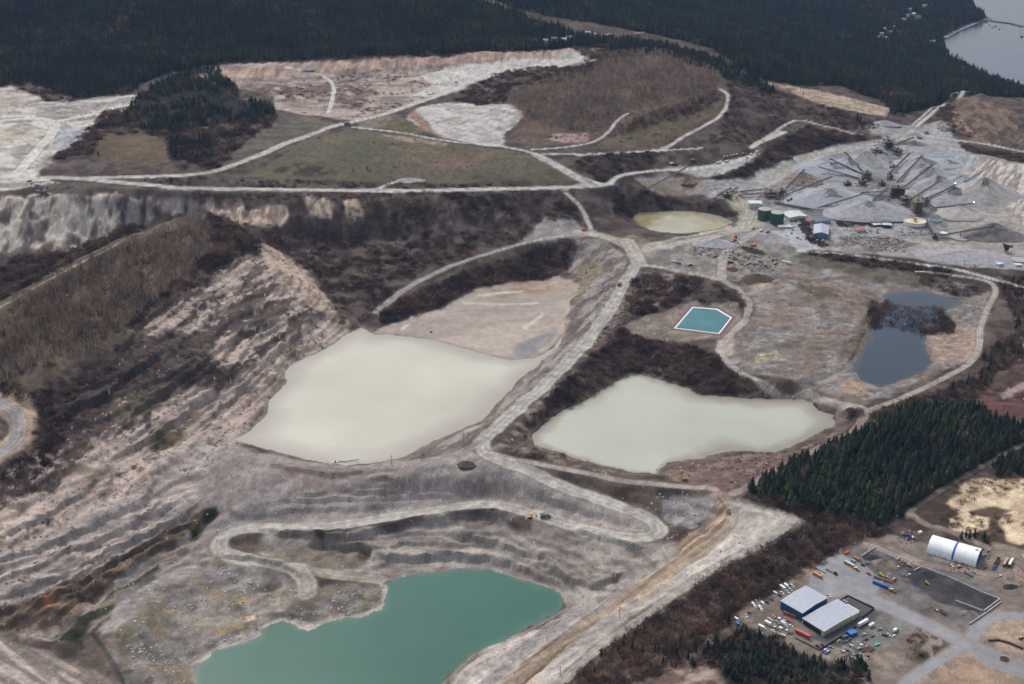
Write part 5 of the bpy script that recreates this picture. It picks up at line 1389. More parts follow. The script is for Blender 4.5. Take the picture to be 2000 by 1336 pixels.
for nm, sp, h in (('hill_right', 8, 5), ('top_right', 8, 5), ('hill_mid', 6.0, 3.2), ('plateau_edge', 9, 5), ('far_edge', 10, 5), ('pale_south', 5, 4)):
    sow('brown_scrub_patches', SCR[nm], sp, BUS, h, 1.6, clump=.42, cscale=34)
sow('brown_scrub_patches', HILL, 7.5, BUS, 1.9, 1.6, clump=.53, cscale=20)
sow('brown_scrub_patches', HILL, 10, OLI, 1.8, 1.6, clump=.52, cscale=50)
sow('brown_scrub_patches', TAIL, 16, BUS, 1.6, 1.6, clump=.57, cscale=40)
sow('brown_scrub_patches', [(470, 345), (640, 262), (860, 275), (1030, 298), (1110, 355), (560, 350)], 26, BUS, 2.5, 1.6, clump=.5, cscale=40)
sow('brown_scrub_patches', [(420, 165), (800, 128), (960, 150), (700, 235), (560, 215)], 13, BUS, 3.5, 1.6, clump=.52, cscale=30)
sow('belt_thicket', BELT, 5.0, BUS + BUS + OLI, 5, 1.5)
sow('belt_thicket', BELT, 6.5, TAL, 9.5, 1.1, clump=.38, cscale=45)
sow('belt_thicket', BELT, 12, CON, 9, 1.2, clump=.56, cscale=50)
sow('belt_thicket', RBELT, 6, BUS, 5, 1.5)
sow('belt_thicket', RBELT, 9, TAL, 9, 1.1)
sow('belt_thicket', RBELT, 12, CON, 11, 1.2, clump=.5, cscale=50)
sow('brown_scrub_patches', [(1740, 1020), (1800, 985), (1880, 945), (1960, 925), (2180, 935), (2180, 1090), (2000, 1085), (1930, 1060), (1850, 1030)], 6.5, BUS, 3, 1.6, clump=.53, cscale=34)
sow('brown_scrub_patches', [(1775, 1240), (1820, 1225), (1865, 1255), (1820, 1290), (1770, 1295)], 5.5, BUS, 2.2, 1.6, clump=.45, cscale=20)
ROC = [14]
FLOOR_ = [(250, 1190), (380, 1090), (560, 1120), (740, 1135), (745, 1190), (640, 1212), (510, 1232), (400, 1285), (385, 1335), (300, 1336), (230, 1240)]
sow('loose_boulders', FLOOR_, 5.0, ROC, 1.5, 1.2, clump=.56, cscale=22, hvar=.7)
sow('loose_boulders', PIT, 11, ROC, 1.1, 1.2, clump=.45, cscale=30, hvar=.8)
sow('loose_boulders', [(1220, 1000), (1330, 950), (1400, 1000), (1330, 1050), (1290, 1100), (1200, 1060)], 5.5, ROC, 1.2, 1.2, clump=.5, cscale=14, hvar=.8)
sow('loose_boulders', HILL, 20, ROC, 1.1, 1.2, clump=.45, cscale=30, hvar=.8)
sow('loose_boulders', [(1440, 970), (1560, 1015), (1400, 1115), (1120, 1310), (850, 1440), (1070, 1215), (1330, 1070)], 10, ROC, 1.0, 1.2, clump=.45, cscale=20, hvar=.8)
sow('loose_boulders', [(1000, 470), (1190, 460), (1235, 500), (1170, 640), (1060, 740), (1120, 560), (1110, 490)], 9, ROC, 1.3, 1.2, clump=.5, cscale=14, hvar=.8)
sow('loose_boulders', TAIL, 15, ROC, .9, 1.4, clump=.5, cscale=30, hvar=.8)
sow('brown_scrub_patches', [(-160, 1240), (0, 1100), (300, 920), (430, 870), (760, 915), (1000, 930), (1270, 1010), (1100, 1040), (800, 1040), (450, 1040), (250, 1200), (60, 1270)], 16, BUS, 1.3, 1.7, clump=.55, cscale=30)
sow('brown_scrub_patches', [(1100, 500), (1190, 500), (1200, 590), (1080, 740), (1010, 790), (950, 840), (800, 900), (960, 820), (1060, 700), (1120, 600)], 9, BUS, 1.5, 1.7, clump=.5, cscale=18)
sow('brown_scrub_patches', [(1250, 530), (1300, 600), (1200, 640), (1080, 790), (1000, 880), (980, 870), (1130, 700), (1200, 600)], 6, BUS, 2.0, 1.7, clump=.47, cscale=18)
sow('brown_scrub_patches', [(1000, 185), (1400, 140), (1425, 230), (1300, 290), (1100, 285), (1000, 275)], 14, BUS, 3, 1.7, clump=.5, cscale=30)
sow('brown_scrub_patches', [(1290, 925), (1450, 885), (1620, 850), (1610, 870), (1440, 960), (1330, 945)], 7, BUS, 1.8, 1.7, clump=.45, cscale=20)
sow('dark_scrub_thicket', [(1560, 424), (1582, 440), (1590, 462), (1622, 480), (1600, 484), (1574, 466), (1562, 442)], 4, BUS, 4, 1.5, warp=1)
sow('dark_scrub_thicket', [(1638, 436), (1690, 440), (1745, 436), (1745, 442), (1690, 446), (1638, 442)], 6, BUS, 5, 1.5, warp=2)
sow('bare_thicket_trees', [(395, 420), (440, 428), (490, 455), (508, 480), (500, 500), (450, 500), (400, 540), (380, 530), (415, 490)], 6, TAL, 9, 1.3)
ASPL = [(-160, 800), (-160, 684), (0, 610), (120, 548), (250, 485), (330, 450), (395, 428), (412, 450), (405, 495), (350, 550), (270, 622), (235, 655), (110, 715), (0, 762)]
ASPR = [(988, 188), (1060, 160), (1150, 142), (1185, 112), (1260, 98), (1395, 138), (1415, 170), (1390, 188), (1300, 212), (1220, 218), (1180, 250), (1080, 255), (1045, 235), (1020, 215)]
ASPR2 = [(1195, 252), (1300, 214), (1400, 182), (1405, 198), (1360, 222), (1270, 248), (1210, 262)]
sow('bare_aspen_stand', ASPL, 5.6, ASP, 15, 1.7, warp=6, hvar=.4, clump=.34, cscale=24)
sow('brown_scrub_patches', ASPL, 7, BUS, 4, 1.5, clump=.45, cscale=40)
sow('bare_aspen_stand', ASPR, 7.5, ASP, 12, 2.0, warp=6, hvar=.4, clump=.33, cscale=40)
sow('bare_aspen_stand', ASPR2, 6.5, TAL, 9, 1.5, warp=6)

WOODS = {
    'far_conifer_wood': ('dark conifer wood covering the slopes beyond the quarry up to the sea', 'wood'),
    'knoll_conifers': ('dark conifer wood on the knoll beside the pale plateau', 'wood'),
    'near_conifer_wood': ('rest of the dense conifer stand between the quarry and the yard', 'wood'),
    'dark_scrub_thicket': ('dark leafless scrub on banks and pond edges', 'scrub'),
    'bare_thicket_trees': ('leafless small trees standing in the scrub', 'thicket'),
    'brown_scrub_patches': ('low brown bushes dotted over slopes and waste ground', 'scrub'),
    'belt_thicket': ('brown leafless thicket between the pit rim and the yard', 'thicket'),
    'loose_boulders': ('pale loose boulders and rubble scattered over the pit floor and banks', 'rubble'),
    'bare_aspen_stand': ('pale leafless young trees covering the hill tops', 'thicket'),
}
INDIV = {'near_conifer_wood': [], 'belt_thicket': []}
for nm, L_ in BUCKET.items():
    pts = np.concatenate([a[0] for a in L_]); kd = np.concatenate([a[1] for a in L_]); sz = np.concatenate([a[2] for a in L_])
    if nm in INDIV:
        # the trees that show largest become things of their own
        ok = (kd <= 3) if nm == 'near_conifer_wood' else (kd >= 10) & (kd <= 12)
        u, v = uv0(pts[:, 0], pts[:, 1], pts[:, 2])
        ok &= (u > 5) & (u < 1995) & (v > 10) & (v < 1345)
        appar = sz[:, 2] / pts[:, 1]
        appar[~ok] = 0
        top = np.argsort(-appar)[:290 if nm == 'near_conifer_wood' else 220]
        INDIV[nm] = (pts[top], kd[top], sz[top])
        m_ = np.ones(len(pts), bool); m_[top] = False
        pts, kd, sz = pts[m_], kd[m_], sz[m_]
    stuff_wood(nm, pts, kd, sz, *WOODS[nm])
    print(nm, len(pts))


def thing(name, label, cat, loc, rz=0.0, group=None, scale=None):
    o = bpy.data.objects.new(name, None)
    o.empty_display_size = 1
    link(o)
    o.location = loc; o.rotation_euler = (0, 0, rz)
    if scale is not None:
        o.scale = scale
    o['label'] = label; o['category'] = cat
    if group:
        o['group'] = group
    return o


def part(name, me, parent):
    o = bpy.data.objects.new(name, me)
    link(o, parent)
    return o


v, f = trunk_geo(.6, .018, .006, 5)
bare_trunk = mesh_from("trunk", v, f, [M_BARK])
pts, kd, sz = INDIV['near_conifer_wood']
for p, k, s in zip(pts, kd, sz):
    u_, v_ = uv0(p[0], p[1], p[2])
    if v_ > 1180:
        lb, gr = 'dark conifer in the clump below the two warehouses', 'conifers below the warehouses'
    elif u_ < 1600:
        lb, gr = 'dark conifer in the pointed left end of the dense stand', 'conifers at the left end of the stand'
    elif u_ > 1850:
        lb, gr = 'dark conifer of the dense stand towards the right edge, along the track', 'conifers at the right end of the stand'
    elif v_ > 960:
        lb, gr = 'dark conifer low in the dense stand, next to the brown belt', 'conifers on the low side of the stand'
    else:
        lb, gr = 'dark conifer in the middle of the dense stand', 'conifers in the middle of the stand'
    t = thing('conifer', lb, 'tree', tuple(p), random.uniform(0, 6.28), gr, tuple(s))
    part('crown', crown_meshes[k], t); part('trunk', trunk_mesh, t)
pts, kd, sz = INDIV['belt_thicket']
for p, k, s in zip(pts, kd, sz):
    v_ = uv0(p[0], p[1], p[2])[1]
    wh = ('upper end of the brown belt, below the conifer stand', 'middle of the brown belt, above the parked vans', 'lower end of the brown belt, near the bottom edge')[0 if v_ < 1085 else 1 if v_ < 1210 else 2]
    t = thing('bare_tree', 'leafless brown tree at the ' + wh, 'tree', tuple(p), random.uniform(0, 6.28), 'bare trees at the ' + wh.split(',')[0], tuple(s))
    part('crown', tall_meshes[k - 10], t); part('trunk', bare_trunk, t)

# ------------------------------------------------------------------ small mesh kit
class MB:
    def __init__(s):
        s.v, s.f, s.m = [], [], []

    def add(s, v, f, m=0):
        i = len(s.v)
        s.v += v
        s.f += [tuple(k + i for k in ff) for ff in f]
        s.m += [m] * len(f)
        return s

    def box(s, x0, x1, y0, y1, z0, z1, m=0, tx=0.0, ty=0.0):
        v = [(x0, y0, z0), (x1, y0, z0), (x1, y1, z0), (x0, y1, z0), (x0 + tx, y0 + ty, z1), (x1 - tx, y0 + ty, z1), (x1 - tx, y1 - ty, z1), (x0 + tx, y1 - ty, z1)]
        return s.add(v, [(3, 2, 1, 0), (4, 5, 6, 7), (0, 1, 5, 4), (1, 2, 6, 5), (2, 3, 7, 6), (3, 0, 4, 7)], m)

    def prism(s, prof, y0, y1, m=0, ins=None):
        """side outline (x, z) drawn out from y0 to y1; ins = list of inward offsets per point"""
        n_ = len(prof)
        ins = ins or [0] * n_
        v = [(x, y0 + ins[i], z) for i, (x, z) in enumerate(prof)] + [(x, y1 - ins[i], z) for i, (x, z) in enumerate(prof)]
        f = [tuple(range(n_)), tuple(range(2 * n_ - 1, n_ - 1, -1))] + [((i + 1) % n_, i, n_ + i, n_ + (i + 1) % n_) for i in range(n_)]
        return s.add(v, f, m)

    def cyl(s, c, r, h, axis='z', seg=10, m=0, r2=None):
        r2 = r if r2 is None else r2
        v = []
        for k, rr in ((0, r), (1, r2)):
            for j in range(seg):
                a = 2 * math.pi * j / seg
                p = (rr * math.cos(a), rr * math.sin(a), h * k)
                if axis == 'y':
                    p = (p[0], p[2], p[1])
                elif axis == 'x':
                    p = (p[2], p[0], p[1])
                v.append((c[0] + p[0], c[1] + p[1], c[2] + p[2]))
        f = [tuple(range(seg - 1, -1, -1)), tuple(range(seg, 2 * seg))] + [(j, (j + 1) % seg, seg + (j + 1) % seg, seg + j) for j in range(seg)]
        return s.add(v, f, m)

    def beam(s, a, b, w_, h_=None, m=0):
        a, b = Vector(a), Vector(b)
        d = (b - a)
        L_ = d.length
        if L_ < 1e-6:
            return s
        d.normalize()
        up = Vector((0, 0, 1)) if abs(d.z) < .95 else Vector((0, 1, 0))
        x = d.cross(up).normalized() * (w_ / 2)
        y = x.cross(d).normalized() * ((h_ or w_) / 2)
        v = [tuple(a - x - y), tuple(a + x - y), tuple(a + x + y), tuple(a - x + y), tuple(b - x - y), tuple(b + x - y), tuple(b + x + y), tuple(b - x + y)]
        return s.add(v, [(3, 2, 1, 0), (4, 5, 6, 7), (0, 1, 5, 4), (1, 2, 6, 5), (2, 3, 7, 6), (3, 0, 4, 7)], m)

    def mesh(s, name, mats):
        me = mesh_from(name, s.v, s.f, mats if isinstance(mats, (list, tuple)) else [mats], s.m)
        bm = bmesh.new(); bm.from_mesh(me)
        bmesh.ops.recalc_face_normals(bm, faces=bm.faces)
        bm.to_mesh(me); bm.free()
        return me


MATS = {}


def mat(col, rough=.5, metal=0.0, var=.12, scale=.5):
    k = (col, rough, metal, var)
    if k not in MATS:
        MATS[k] = simple_mat("paint_%d" % len(MATS), col, rough, var, .4, metal, scale)
    return MATS[k]


def put(u, v, z=None):
    x, y, g = spot(u, v)
    return x, y, (g if z is None else z)


def pose(u1, v1, u2, v2):
    a, b = spot(u1, v1), spot(u2, v2)
    return ((a[0] + b[0]) / 2, (a[1] + b[1]) / 2, float(ground((a[0] + b[0]) / 2, (a[1] + b[1]) / 2))), math.atan2(b[1] - a[1], b[0] - a[0]), math.hypot(b[0] - a[0], b[1] - a[1])


WHITE, SILVER, BLACK, GREY, RED, BLUE, YEL, ORG = (226, 226, 228), (158, 160, 166), (34, 34, 38), (104, 106, 112), (168, 44, 38), (38, 62, 118), (206, 160, 42), (212, 132, 36)
TYRE, GLASS, STEEL = (26, 26, 28), (30, 36, 44), (96, 92, 88)
_wheel = {}


def wheel_mesh(r, w_):
    k = (round(r, 2), round(w_, 2))
    if k not in _wheel:
        b = MB().cyl((0, -w_ / 2, 0), r, w_, 'y', 12, 0).cyl((0, -w_ / 2 - .02, 0), r * .55, w_ + .04, 'y', 8, 1)
        _wheel[k] = b.mesh("wheel", [mat(TYRE, .9), mat((120, 118, 116), .5)])
    return _wheel[k]


def wheels(t, xs, half, r, w_):
    for x in xs:
        for sgn in (-1, 1):
            o = part('wheel', wheel_mesh(r, w_), t)
            o.location = (x, sgn * half, r)


_cache = {}


def cached(key, fn):
    if key not in _cache:
        _cache[key] = fn()
    return _cache[key]


def car(u1, v1, u2, v2, col, label, kind='car', cat=None, group=None, name=None):
    loc, rz, _ = pose(u1, v1, u2, v2)
    names = {'car': 'parked_car', 'suv': 'parked_car', 'pickup': 'pickup_truck', 'van': 'passenger_van', 'junk': 'scrapped_car'}
    t = thing(name or names[kind], label, cat or {'pickup': 'pickup', 'van': 'van'}.get(kind, 'car'), loc, rz, group)

    def bod():
        b = MB()
        if kind == 'pickup':
            b.prism([(-2.75, .45), (2.75, .4), (2.75, 1.0), (1.35, 1.12), (-.5, 1.14), (-2.75, 1.12)], -.98, .98, 0, [.04, .04, .1, .06, .06, .06])
            b.box(-2.6, -.6, -.8, .8, 1.145, 1.15, 1)
        elif kind == 'van':
            b.prism([(-2.8, .4), (2.85, .4), (2.85, 1.05), (2.3, 1.35), (-2.8, 1.35)], -1.0, 1.0, 0, [.05, .05, .1, .04, .04])
        else:
            h = .95 if kind != 'suv' else 1.1
            b.prism([(-2.25, .35), (2.25, .35), (2.3, .75), (1.0, h), (-1.7, h), (-2.25, h - .05)], -.9, .9, 0, [.05, .05, .12, .06, .06, .1])
        return b.mesh("body", [mat(col, .35), mat((60, 58, 58), .8)])

    def cab():
        b = MB()
        if kind == 'pickup':
            b.prism([(-.55, 1.12), (1.4, 1.12), (.75, 1.72), (-.45, 1.74)], -.9, .9, 0, [0, 0, .16, .16])
        elif kind == 'van':
            b.prism([(-2.75, 1.35), (2.35, 1.35), (1.7, 2.0), (-2.7, 2.0)], -.96, .96, 0, [0, 0, .06, .06])
        elif kind == 'suv':
            b.prism([(-2.1, 1.1), (1.05, 1.1), (.4, 1.66), (-1.95, 1.68)], -.84, .84, 0, [0, 0, .14, .14])
        else:
            b.prism([(-1.6, .95), (1.05, .95), (.3, 1.4), (-1.05, 1.42)], -.82, .82, 0, [0, 0, .16, .16])
        return b.mesh("windows", mat(GLASS, .12))

    def roof():
        b = MB()
        x0, x1, z, hw = {'pickup': (-.5, .72, 1.74, .74), 'van': (-2.72, 1.7, 2.0, .9), 'suv': (-1.98, .38, 1.67, .7), 'car': (-1.08, .3, 1.42, .66), 'junk': (-1.08, .3, 1.42, .66)}[kind]
        b.box(x0, x1, -hw, hw, z, z + .07, 0, .05, .05)
        return b.mesh("roof", mat(col, .35))
    part('body', cached(('b', kind, col), bod), t)
    part('windows', cached(('g', kind), cab), t)
    part('roof', cached(('r', kind, col), roof), t)
    wheels(t, {'pickup': (-1.7, 1.75), 'van': (-1.75, 1.8)}.get(kind, (-1.4, 1.4)), .8 if kind in ('car', 'suv', 'junk') else .86, .36 if kind in ('car', 'junk') else .42, .24)
    return t


def bus(u1, v1, u2, v2, col, label, L_=11.0, cat='bus', name='bus'):
    loc, rz, _ = pose(u1, v1, u2, v2)
    t = thing(name, label, cat, loc, rz)
    h = L_ / 2
    k = 3.0 if L_ > 8 else 2.7
    part('body', MB().prism([(-h, .5), (h, .5), (h, 1.3), (h - .9, 1.5), (h - .9, 1.62), (-h, 1.62)], -1.22, 1.22).mesh('body', mat(col, .35)), t)
    part('window_band', MB().prism([(-h + .05, 1.62), (h - .95, 1.62), (h - 1.25, 2.35), (-h + .05, 2.35)], -1.19, 1.19).mesh('window_band', mat(GLASS, .15)), t)
    part('roof', MB().box(-h, h - 1.2, -1.22, 1.22, 2.35, k, 0, .1, .14).mesh('roof', mat(col, .4)), t)
    wheels(t, (-h + 2.2, h - 1.9), 1.1, .5, .3)
    return t


def container(u1, v1, u2, v2, col, label, L_=12.2, hgt=2.6, cat='container', name='shipping_container', roof=None, on_wheels=False, wid=2.45):
    loc, rz, _ = pose(u1, v1, u2, v2)
    t = thing(name, label, cat, loc, rz)
    z0 = 1.1 if on_wheels else 0.05
    b = MB().box(-L_ / 2, L_ / 2, -wid / 2, wid / 2, z0, z0 + hgt)
    n_ = int(L_ / 1.2)
    for k in range(n_):
        x = -L_ / 2 + (k + .5) * L_ / n_
        b.box(x - .18, x + .18, -wid / 2 - .06, wid / 2 + .06, z0 + .2, z0 + hgt - .15)
    part('box', b.mesh('box', mat(col, .55, 0, .22)), t)
    part('roof', MB().box(-L_ / 2 + .05, L_ / 2 - .05, -wid / 2 + .05, wid / 2 - .05, z0 + hgt + .003, z0 + hgt + .08).mesh('roof', mat(roof or col, .6, 0, .25)), t)
    if on_wheels:
        wheels(t, (-L_ / 2 + 1.2, -L_ / 2 + 2.5), wid / 2 - .3, .5, .4)
        part('landing_leg', MB().box(L_ / 2 - 2.6, L_ / 2 - 2.4, -.9, -.75, 0, z0).box(L_ / 2 - 2.6, L_ / 2 - 2.4, .75, .9, 0, z0).mesh('landing_leg', mat(STEEL)), t)
    return t


def flatbed(u1, v1, u2, v2, label, deck=(128, 112, 98), L_=13.0, cab=None, load=None):
    loc, rz, _ = pose(u1, v1, u2, v2)
    t = thing('flatbed_trailer' if cab is None else 'flatbed_truck', label, 'trailer' if cab is None else 'truck', loc, rz)
    h = L_ / 2
    part('deck', MB().box(-h, h, -1.25, 1.25, 1.15, 1.35).box(-h, h, -.5, .5, .8, 1.15, 1).mesh('deck', [mat(deck, .8, 0, .2), mat(STEEL)]), t)
    if load is not None:
        part('side_board', MB().box(-h + .1, h - .1, -1.25, -1.12, 1.35, 2.6).box(-h + .1, h - .1, 1.12, 1.25, 1.35, 2.6).box(-h, -h + .12, -1.25, 1.25, 1.35, 2.6).box(h - .12, h, -1.25, 1.25, 1.35, 2.6).mesh('side_board', mat(load, .7, 0, .3)), t)
    wheels(t, (-h + 1.2, -h + 2.5), .95, .5, .45)
    if cab is not None:
        part('cab', MB().prism([(h + .3, .6), (h + 4.2, .6), (h + 4.3, 1.6), (h + 2.9, 1.75), (h + 2.5, 2.9), (h + .5, 3.0)], -1.2, 1.2, 0, [0, 0, .1, .1, .2, .15]).mesh('cab', mat(cab, .35)), t)
        part('windscreen', MB().prism([(h + 2.94, 1.82), (h + 2.62, 2.8), (h + 2.50, 2.8), (h + 2.8, 1.82)], -1.0, 1.0).mesh('windscreen', mat(GLASS, .12)), t)
        wheels(t, (h + .9, h + 3.4), .95, .5, .4)
    return t


def box_truck(u1, v1, u2, v2, col, label, boxc=WHITE, L_=6.0):
    loc, rz, _ = pose(u1, v1, u2, v2)
    t = thing('box_truck', label, 'truck', loc, rz)
    h = L_ / 2
    part('cargo_box', MB().box(-h - .8, h - .8, -1.2, 1.2, .95, 3.3, 0, .04, .04).mesh('cargo_box', mat(boxc, .5)), t)
    part('cab', MB().prism([(h - .7, .5), (h + 1.7, .5), (h + 1.75, 1.3), (h + 1.0, 1.45), (h + .5, 2.3), (h - .7, 2.35)], -1.05, 1.05, 0, [0, 0, .08, .08, .15, .1]).mesh('cab', mat(col, .35)), t)
    part('windscreen', MB().prism([(h + 1.06, 1.5), (h + .66, 2.2), (h + .54, 2.2), (h + .94, 1.5)], -.9, .9).mesh('windscreen', mat(GLASS, .12)), t)
    wheels(t, (-h + .6, h + .7), .95, .45, .3)
    return t


def dump_truck(u1, v1, u2, v2, col, label, s=1.0, bed=None):
    loc, rz, _ = pose(u1, v1, u2, v2)
    t = thing('dump_truck', label, 'truck', loc, rz, None, (s, s, s))
    part('dump_body', MB().prism([(-4.6, 2.6), (-3.8, 1.6), (1.4, 1.6), (1.9, 3.6), (2.9, 3.9), (2.9, 4.1), (1.2, 3.9), (-4.7, 3.3)], -1.8, 1.8).box(-4.0, 1.2, -1.5, 1.5, 3.55, 3.75, 1).mesh('dump_body', [mat(bed or col, .6, 0, .25), mat((110, 102, 96), .95, 0, .3)]), t)
    part('cab', MB().prism([(2.0, 1.2), (4.6, 1.2), (4.6, 2.3), (3.4, 2.5), (3.3, 3.5), (2.1, 3.5)], -1.4, 1.4, 0, [0, 0, .2, .3, .4, .4]).mesh('cab', mat(col, .5)), t)
    part('windscreen', MB().box(3.28, 3.42, -.95, .95, 2.6, 3.3).mesh('windscreen', mat(GLASS, .12)), t)
    part('chassis', MB().box(-4.2, 4.4, -.7, .7, .8, 1.55).mesh('chassis', mat(STEEL)), t)
    wheels(t, (-3.2, -1.5, 3.2), 1.35, .85, .6)
    return t


def loader(u1, v1, u2, v2, col, label, s=1.0, kind='loader', name=None):
    """wheel loader, bulldozer or excavator"""
    loc, rz, _ = pose(u1, v1, u2, v2)
    t = thing(name or {'loader': 'wheel_loader', 'dozer': 'bulldozer', 'digger': 'excavator'}[kind], label, {'loader': 'loader', 'dozer': 'bulldozer', 'digger': 'excavator'}[kind], loc, rz, None, (s, s, s))
    m = mat(col, .5, 0, .25)
    if kind == 'loader':
        part('body', MB().box(-3.4, -.4, -1.1, 1.1, 1.0, 2.3, 0, .15, .15).box(-.2, 1.6, -.6, .6, .9, 1.7).mesh('body', m), t)
        part('cab', MB().box(-.9, .6, -.75, .75, 2.0, 3.3, 0, .12, .1).mesh('cab', mat(GLASS, .2)), t)
        part('cab_roof', MB().box(-1.0, .7, -.85, .85, 3.3, 3.45).mesh('cab_roof', mat(WHITE)), t)
        part('arm', MB().beam((1.2, -.7, 1.7), (3.3, -.7, .8), .3, .4).beam((1.2, .7, 1.7), (3.3, .7, .8), .3, .4).mesh('arm', m), t)
        part('bucket', MB().prism([(3.1, .1), (4.5, .1), (4.3, .35), (3.5, .5), (3.4, 1.1), (4.0, 1.5), (3.8, 1.6), (3.0, 1.1)], -1.4, 1.4).mesh('bucket', mat(STEEL, .6)), t)
        wheels(t, (-2.2, 1.3), 1.05, .8, .6)
    elif kind == 'dozer':
        for sg in (-1, 1):
            part('track', MB().prism([(-2.2, .3), (-1.8, 0), (1.8, 0), (2.2, .35), (1.8, .95), (-1.8, .95)], sg * 1.1 - .28, sg * 1.1 + .28).mesh('track', mat((44, 40, 38), .9)), t)
        part('body', MB().box(-1.9, 2.0, -.8, .8, .7, 1.9, 0, .1, .1).mesh('body', m), t)
        part('cab', MB().box(-1.7, .1, -.7, .7, 1.9, 3.0, 0, .12, .1).mesh('cab', mat(GLASS, .2)), t)
        part('cab_roof', MB().box(-1.8, .2, -.8, .8, 3.0, 3.14).mesh('cab_roof', m), t)
        part('blade', MB().prism([(2.7, .05), (2.95, .1), (2.8, .7), (2.95, 1.4), (2.75, 1.4), (2.6, .7)], -1.8, 1.8).beam((1.0, -1.0, .6), (2.7, -1.2, .5), .2).beam((1.0, 1.0, .6), (2.7, 1.2, .5), .2).mesh('blade', m), t)
    else:
        for sg in (-1, 1):
            part('track', MB().prism([(-2.2, .3), (-1.9, 0), (1.9, 0), (2.2, .35), (1.9, .9), (-1.9, .9)], sg * 1.15 - .3, sg * 1.15 + .3).mesh('track', mat((44, 40, 38), .9)), t)
        part('body', MB().box(-2.4, 1.4, -1.3, 1.3, 1.1, 2.2, 0, .1, .1).mesh('body', m), t)
        part('cab', MB().box(.0, 1.4, .3, 1.3, 2.1, 3.1, 0, .08, .08).mesh('cab', mat(GLASS, .2)), t)
        part('boom', MB().beam((1.0, -.2, 1.9), (3.6, -.2, 4.6), .5, .6).beam((3.6, -.2, 4.6), (6.0, -.2, 3.8), .45, .55).mesh('boom', m), t)
        part('stick', MB().beam((6.0, -.2, 3.9), (6.4, -.2, 1.2), .35, .45).mesh('stick', m), t)
        part('bucket', MB().prism([(5.7, .4), (6.7, .2), (6.8, 1.1), (6.2, 1.3), (5.8, 1.0)], -.8, .4).mesh('bucket', mat(STEEL)), t)
    return t


def mixer(u1, v1, u2, v2, label):
    loc, rz, _ = pose(u1, v1, u2, v2)
    t = thing('concrete_mixer_truck', label, 'truck', loc, rz)
    part('drum', MB().add(*ring_geo([(-3.6, .55), (-2.2, 1.15), (-.3, 1.3), (1.1, .8)], 2.5, .16, 12)).mesh('drum', mat(WHITE, .5, 0, .2)), t)
    part('chassis', MB().box(-3.8, 3.4, -.6, .6, .7, 1.1).mesh('chassis', mat(STEEL)), t)
    part('cab', MB().prism([(1.7, .6), (4.2, .6), (4.2, 1.6), (3.3, 1.8), (3.0, 2.7), (1.7, 2.7)], -1.15, 1.15).mesh('cab', mat(WHITE, .4)), t)
    part('windscreen', MB().box(3.1, 3.26, -.95, .95, 1.85, 2.6).mesh('windscreen', mat(GLASS, .12)), t)
    wheels(t, (-2.8, -1.5, 3.2), 1.0, .5, .4)
    return t


def ring_geo(prof, zc, tilt, seg):
    v, f = [], []
    for (x, r) in prof:
        for j in range(seg):
            a = 2 * math.pi * j / seg
            v.append((x, r * math.cos(a), zc - x * tilt + r * math.sin(a)))
    n_ = len(prof)
    for i in range(n_ - 1):
        for j in range(seg):
            f.append((i * seg + j, i * seg + (j + 1) % seg, (i + 1) * seg + (j + 1) % seg, (i + 1) * seg + j))
    f.append(tuple(range(seg - 1, -1, -1))); f.append(tuple(range((n_ - 1) * seg, n_ * seg)))
    return v, f


def boat(u1, v1, u2, v2, label, col=WHITE, L_=7.0, z=None, deck=(90, 96, 110)):
    loc, rz, _ = pose(u1, v1, u2, v2)
    if z is not None:
        loc = (loc[0], loc[1], z)
    t = thing('boat', label, 'boat', loc, rz)
    h = L_ / 2
    v = []
    for zz, k, kx in ((.15, .35, .9), (1.3, 1.0, 1.0)):
        for (x, y) in ((-h, -1), (h * .4, -1), (h * .8, -.55), (h, 0), (h * .8, .55), (h * .4, 1), (-h, 1)):
            v.append((x * kx, y * 1.15 * k, zz))
    f = [tuple(range(6, -1, -1)), tuple(range(7, 14))] + [(j, (j + 1) % 7, 7 + (j + 1) % 7, 7 + j) for j in range(7)]
    part('hull', MB().add(v, f).mesh('hull', mat(col, .35)), t)
    part('cabin', MB().prism([(-h * .3, 1.3), (h * .45, 1.3), (h * .2, 2.2), (-h * .25, 2.3)], -.75, .75).mesh('cabin', mat(deck, .4)), t)
    return t


# ------------------------------------------------------------------ buildings
def frame_from(u1, v1, u2, v2, z=None):
    a, b = spot(u1, v1), spot(u2, v2)
    rz = math.atan2(b[1] - a[1], b[0] - a[0])
    return Vector((a[0], a[1], 0)), rz, math.hypot(b[0] - a[0], b[1] - a[1]), float(min(a[2], b[2]))


M_ROOFMETAL = simple_mat("roof_sheet", (168, 172, 184), .45, .08, .5, .0, .3)


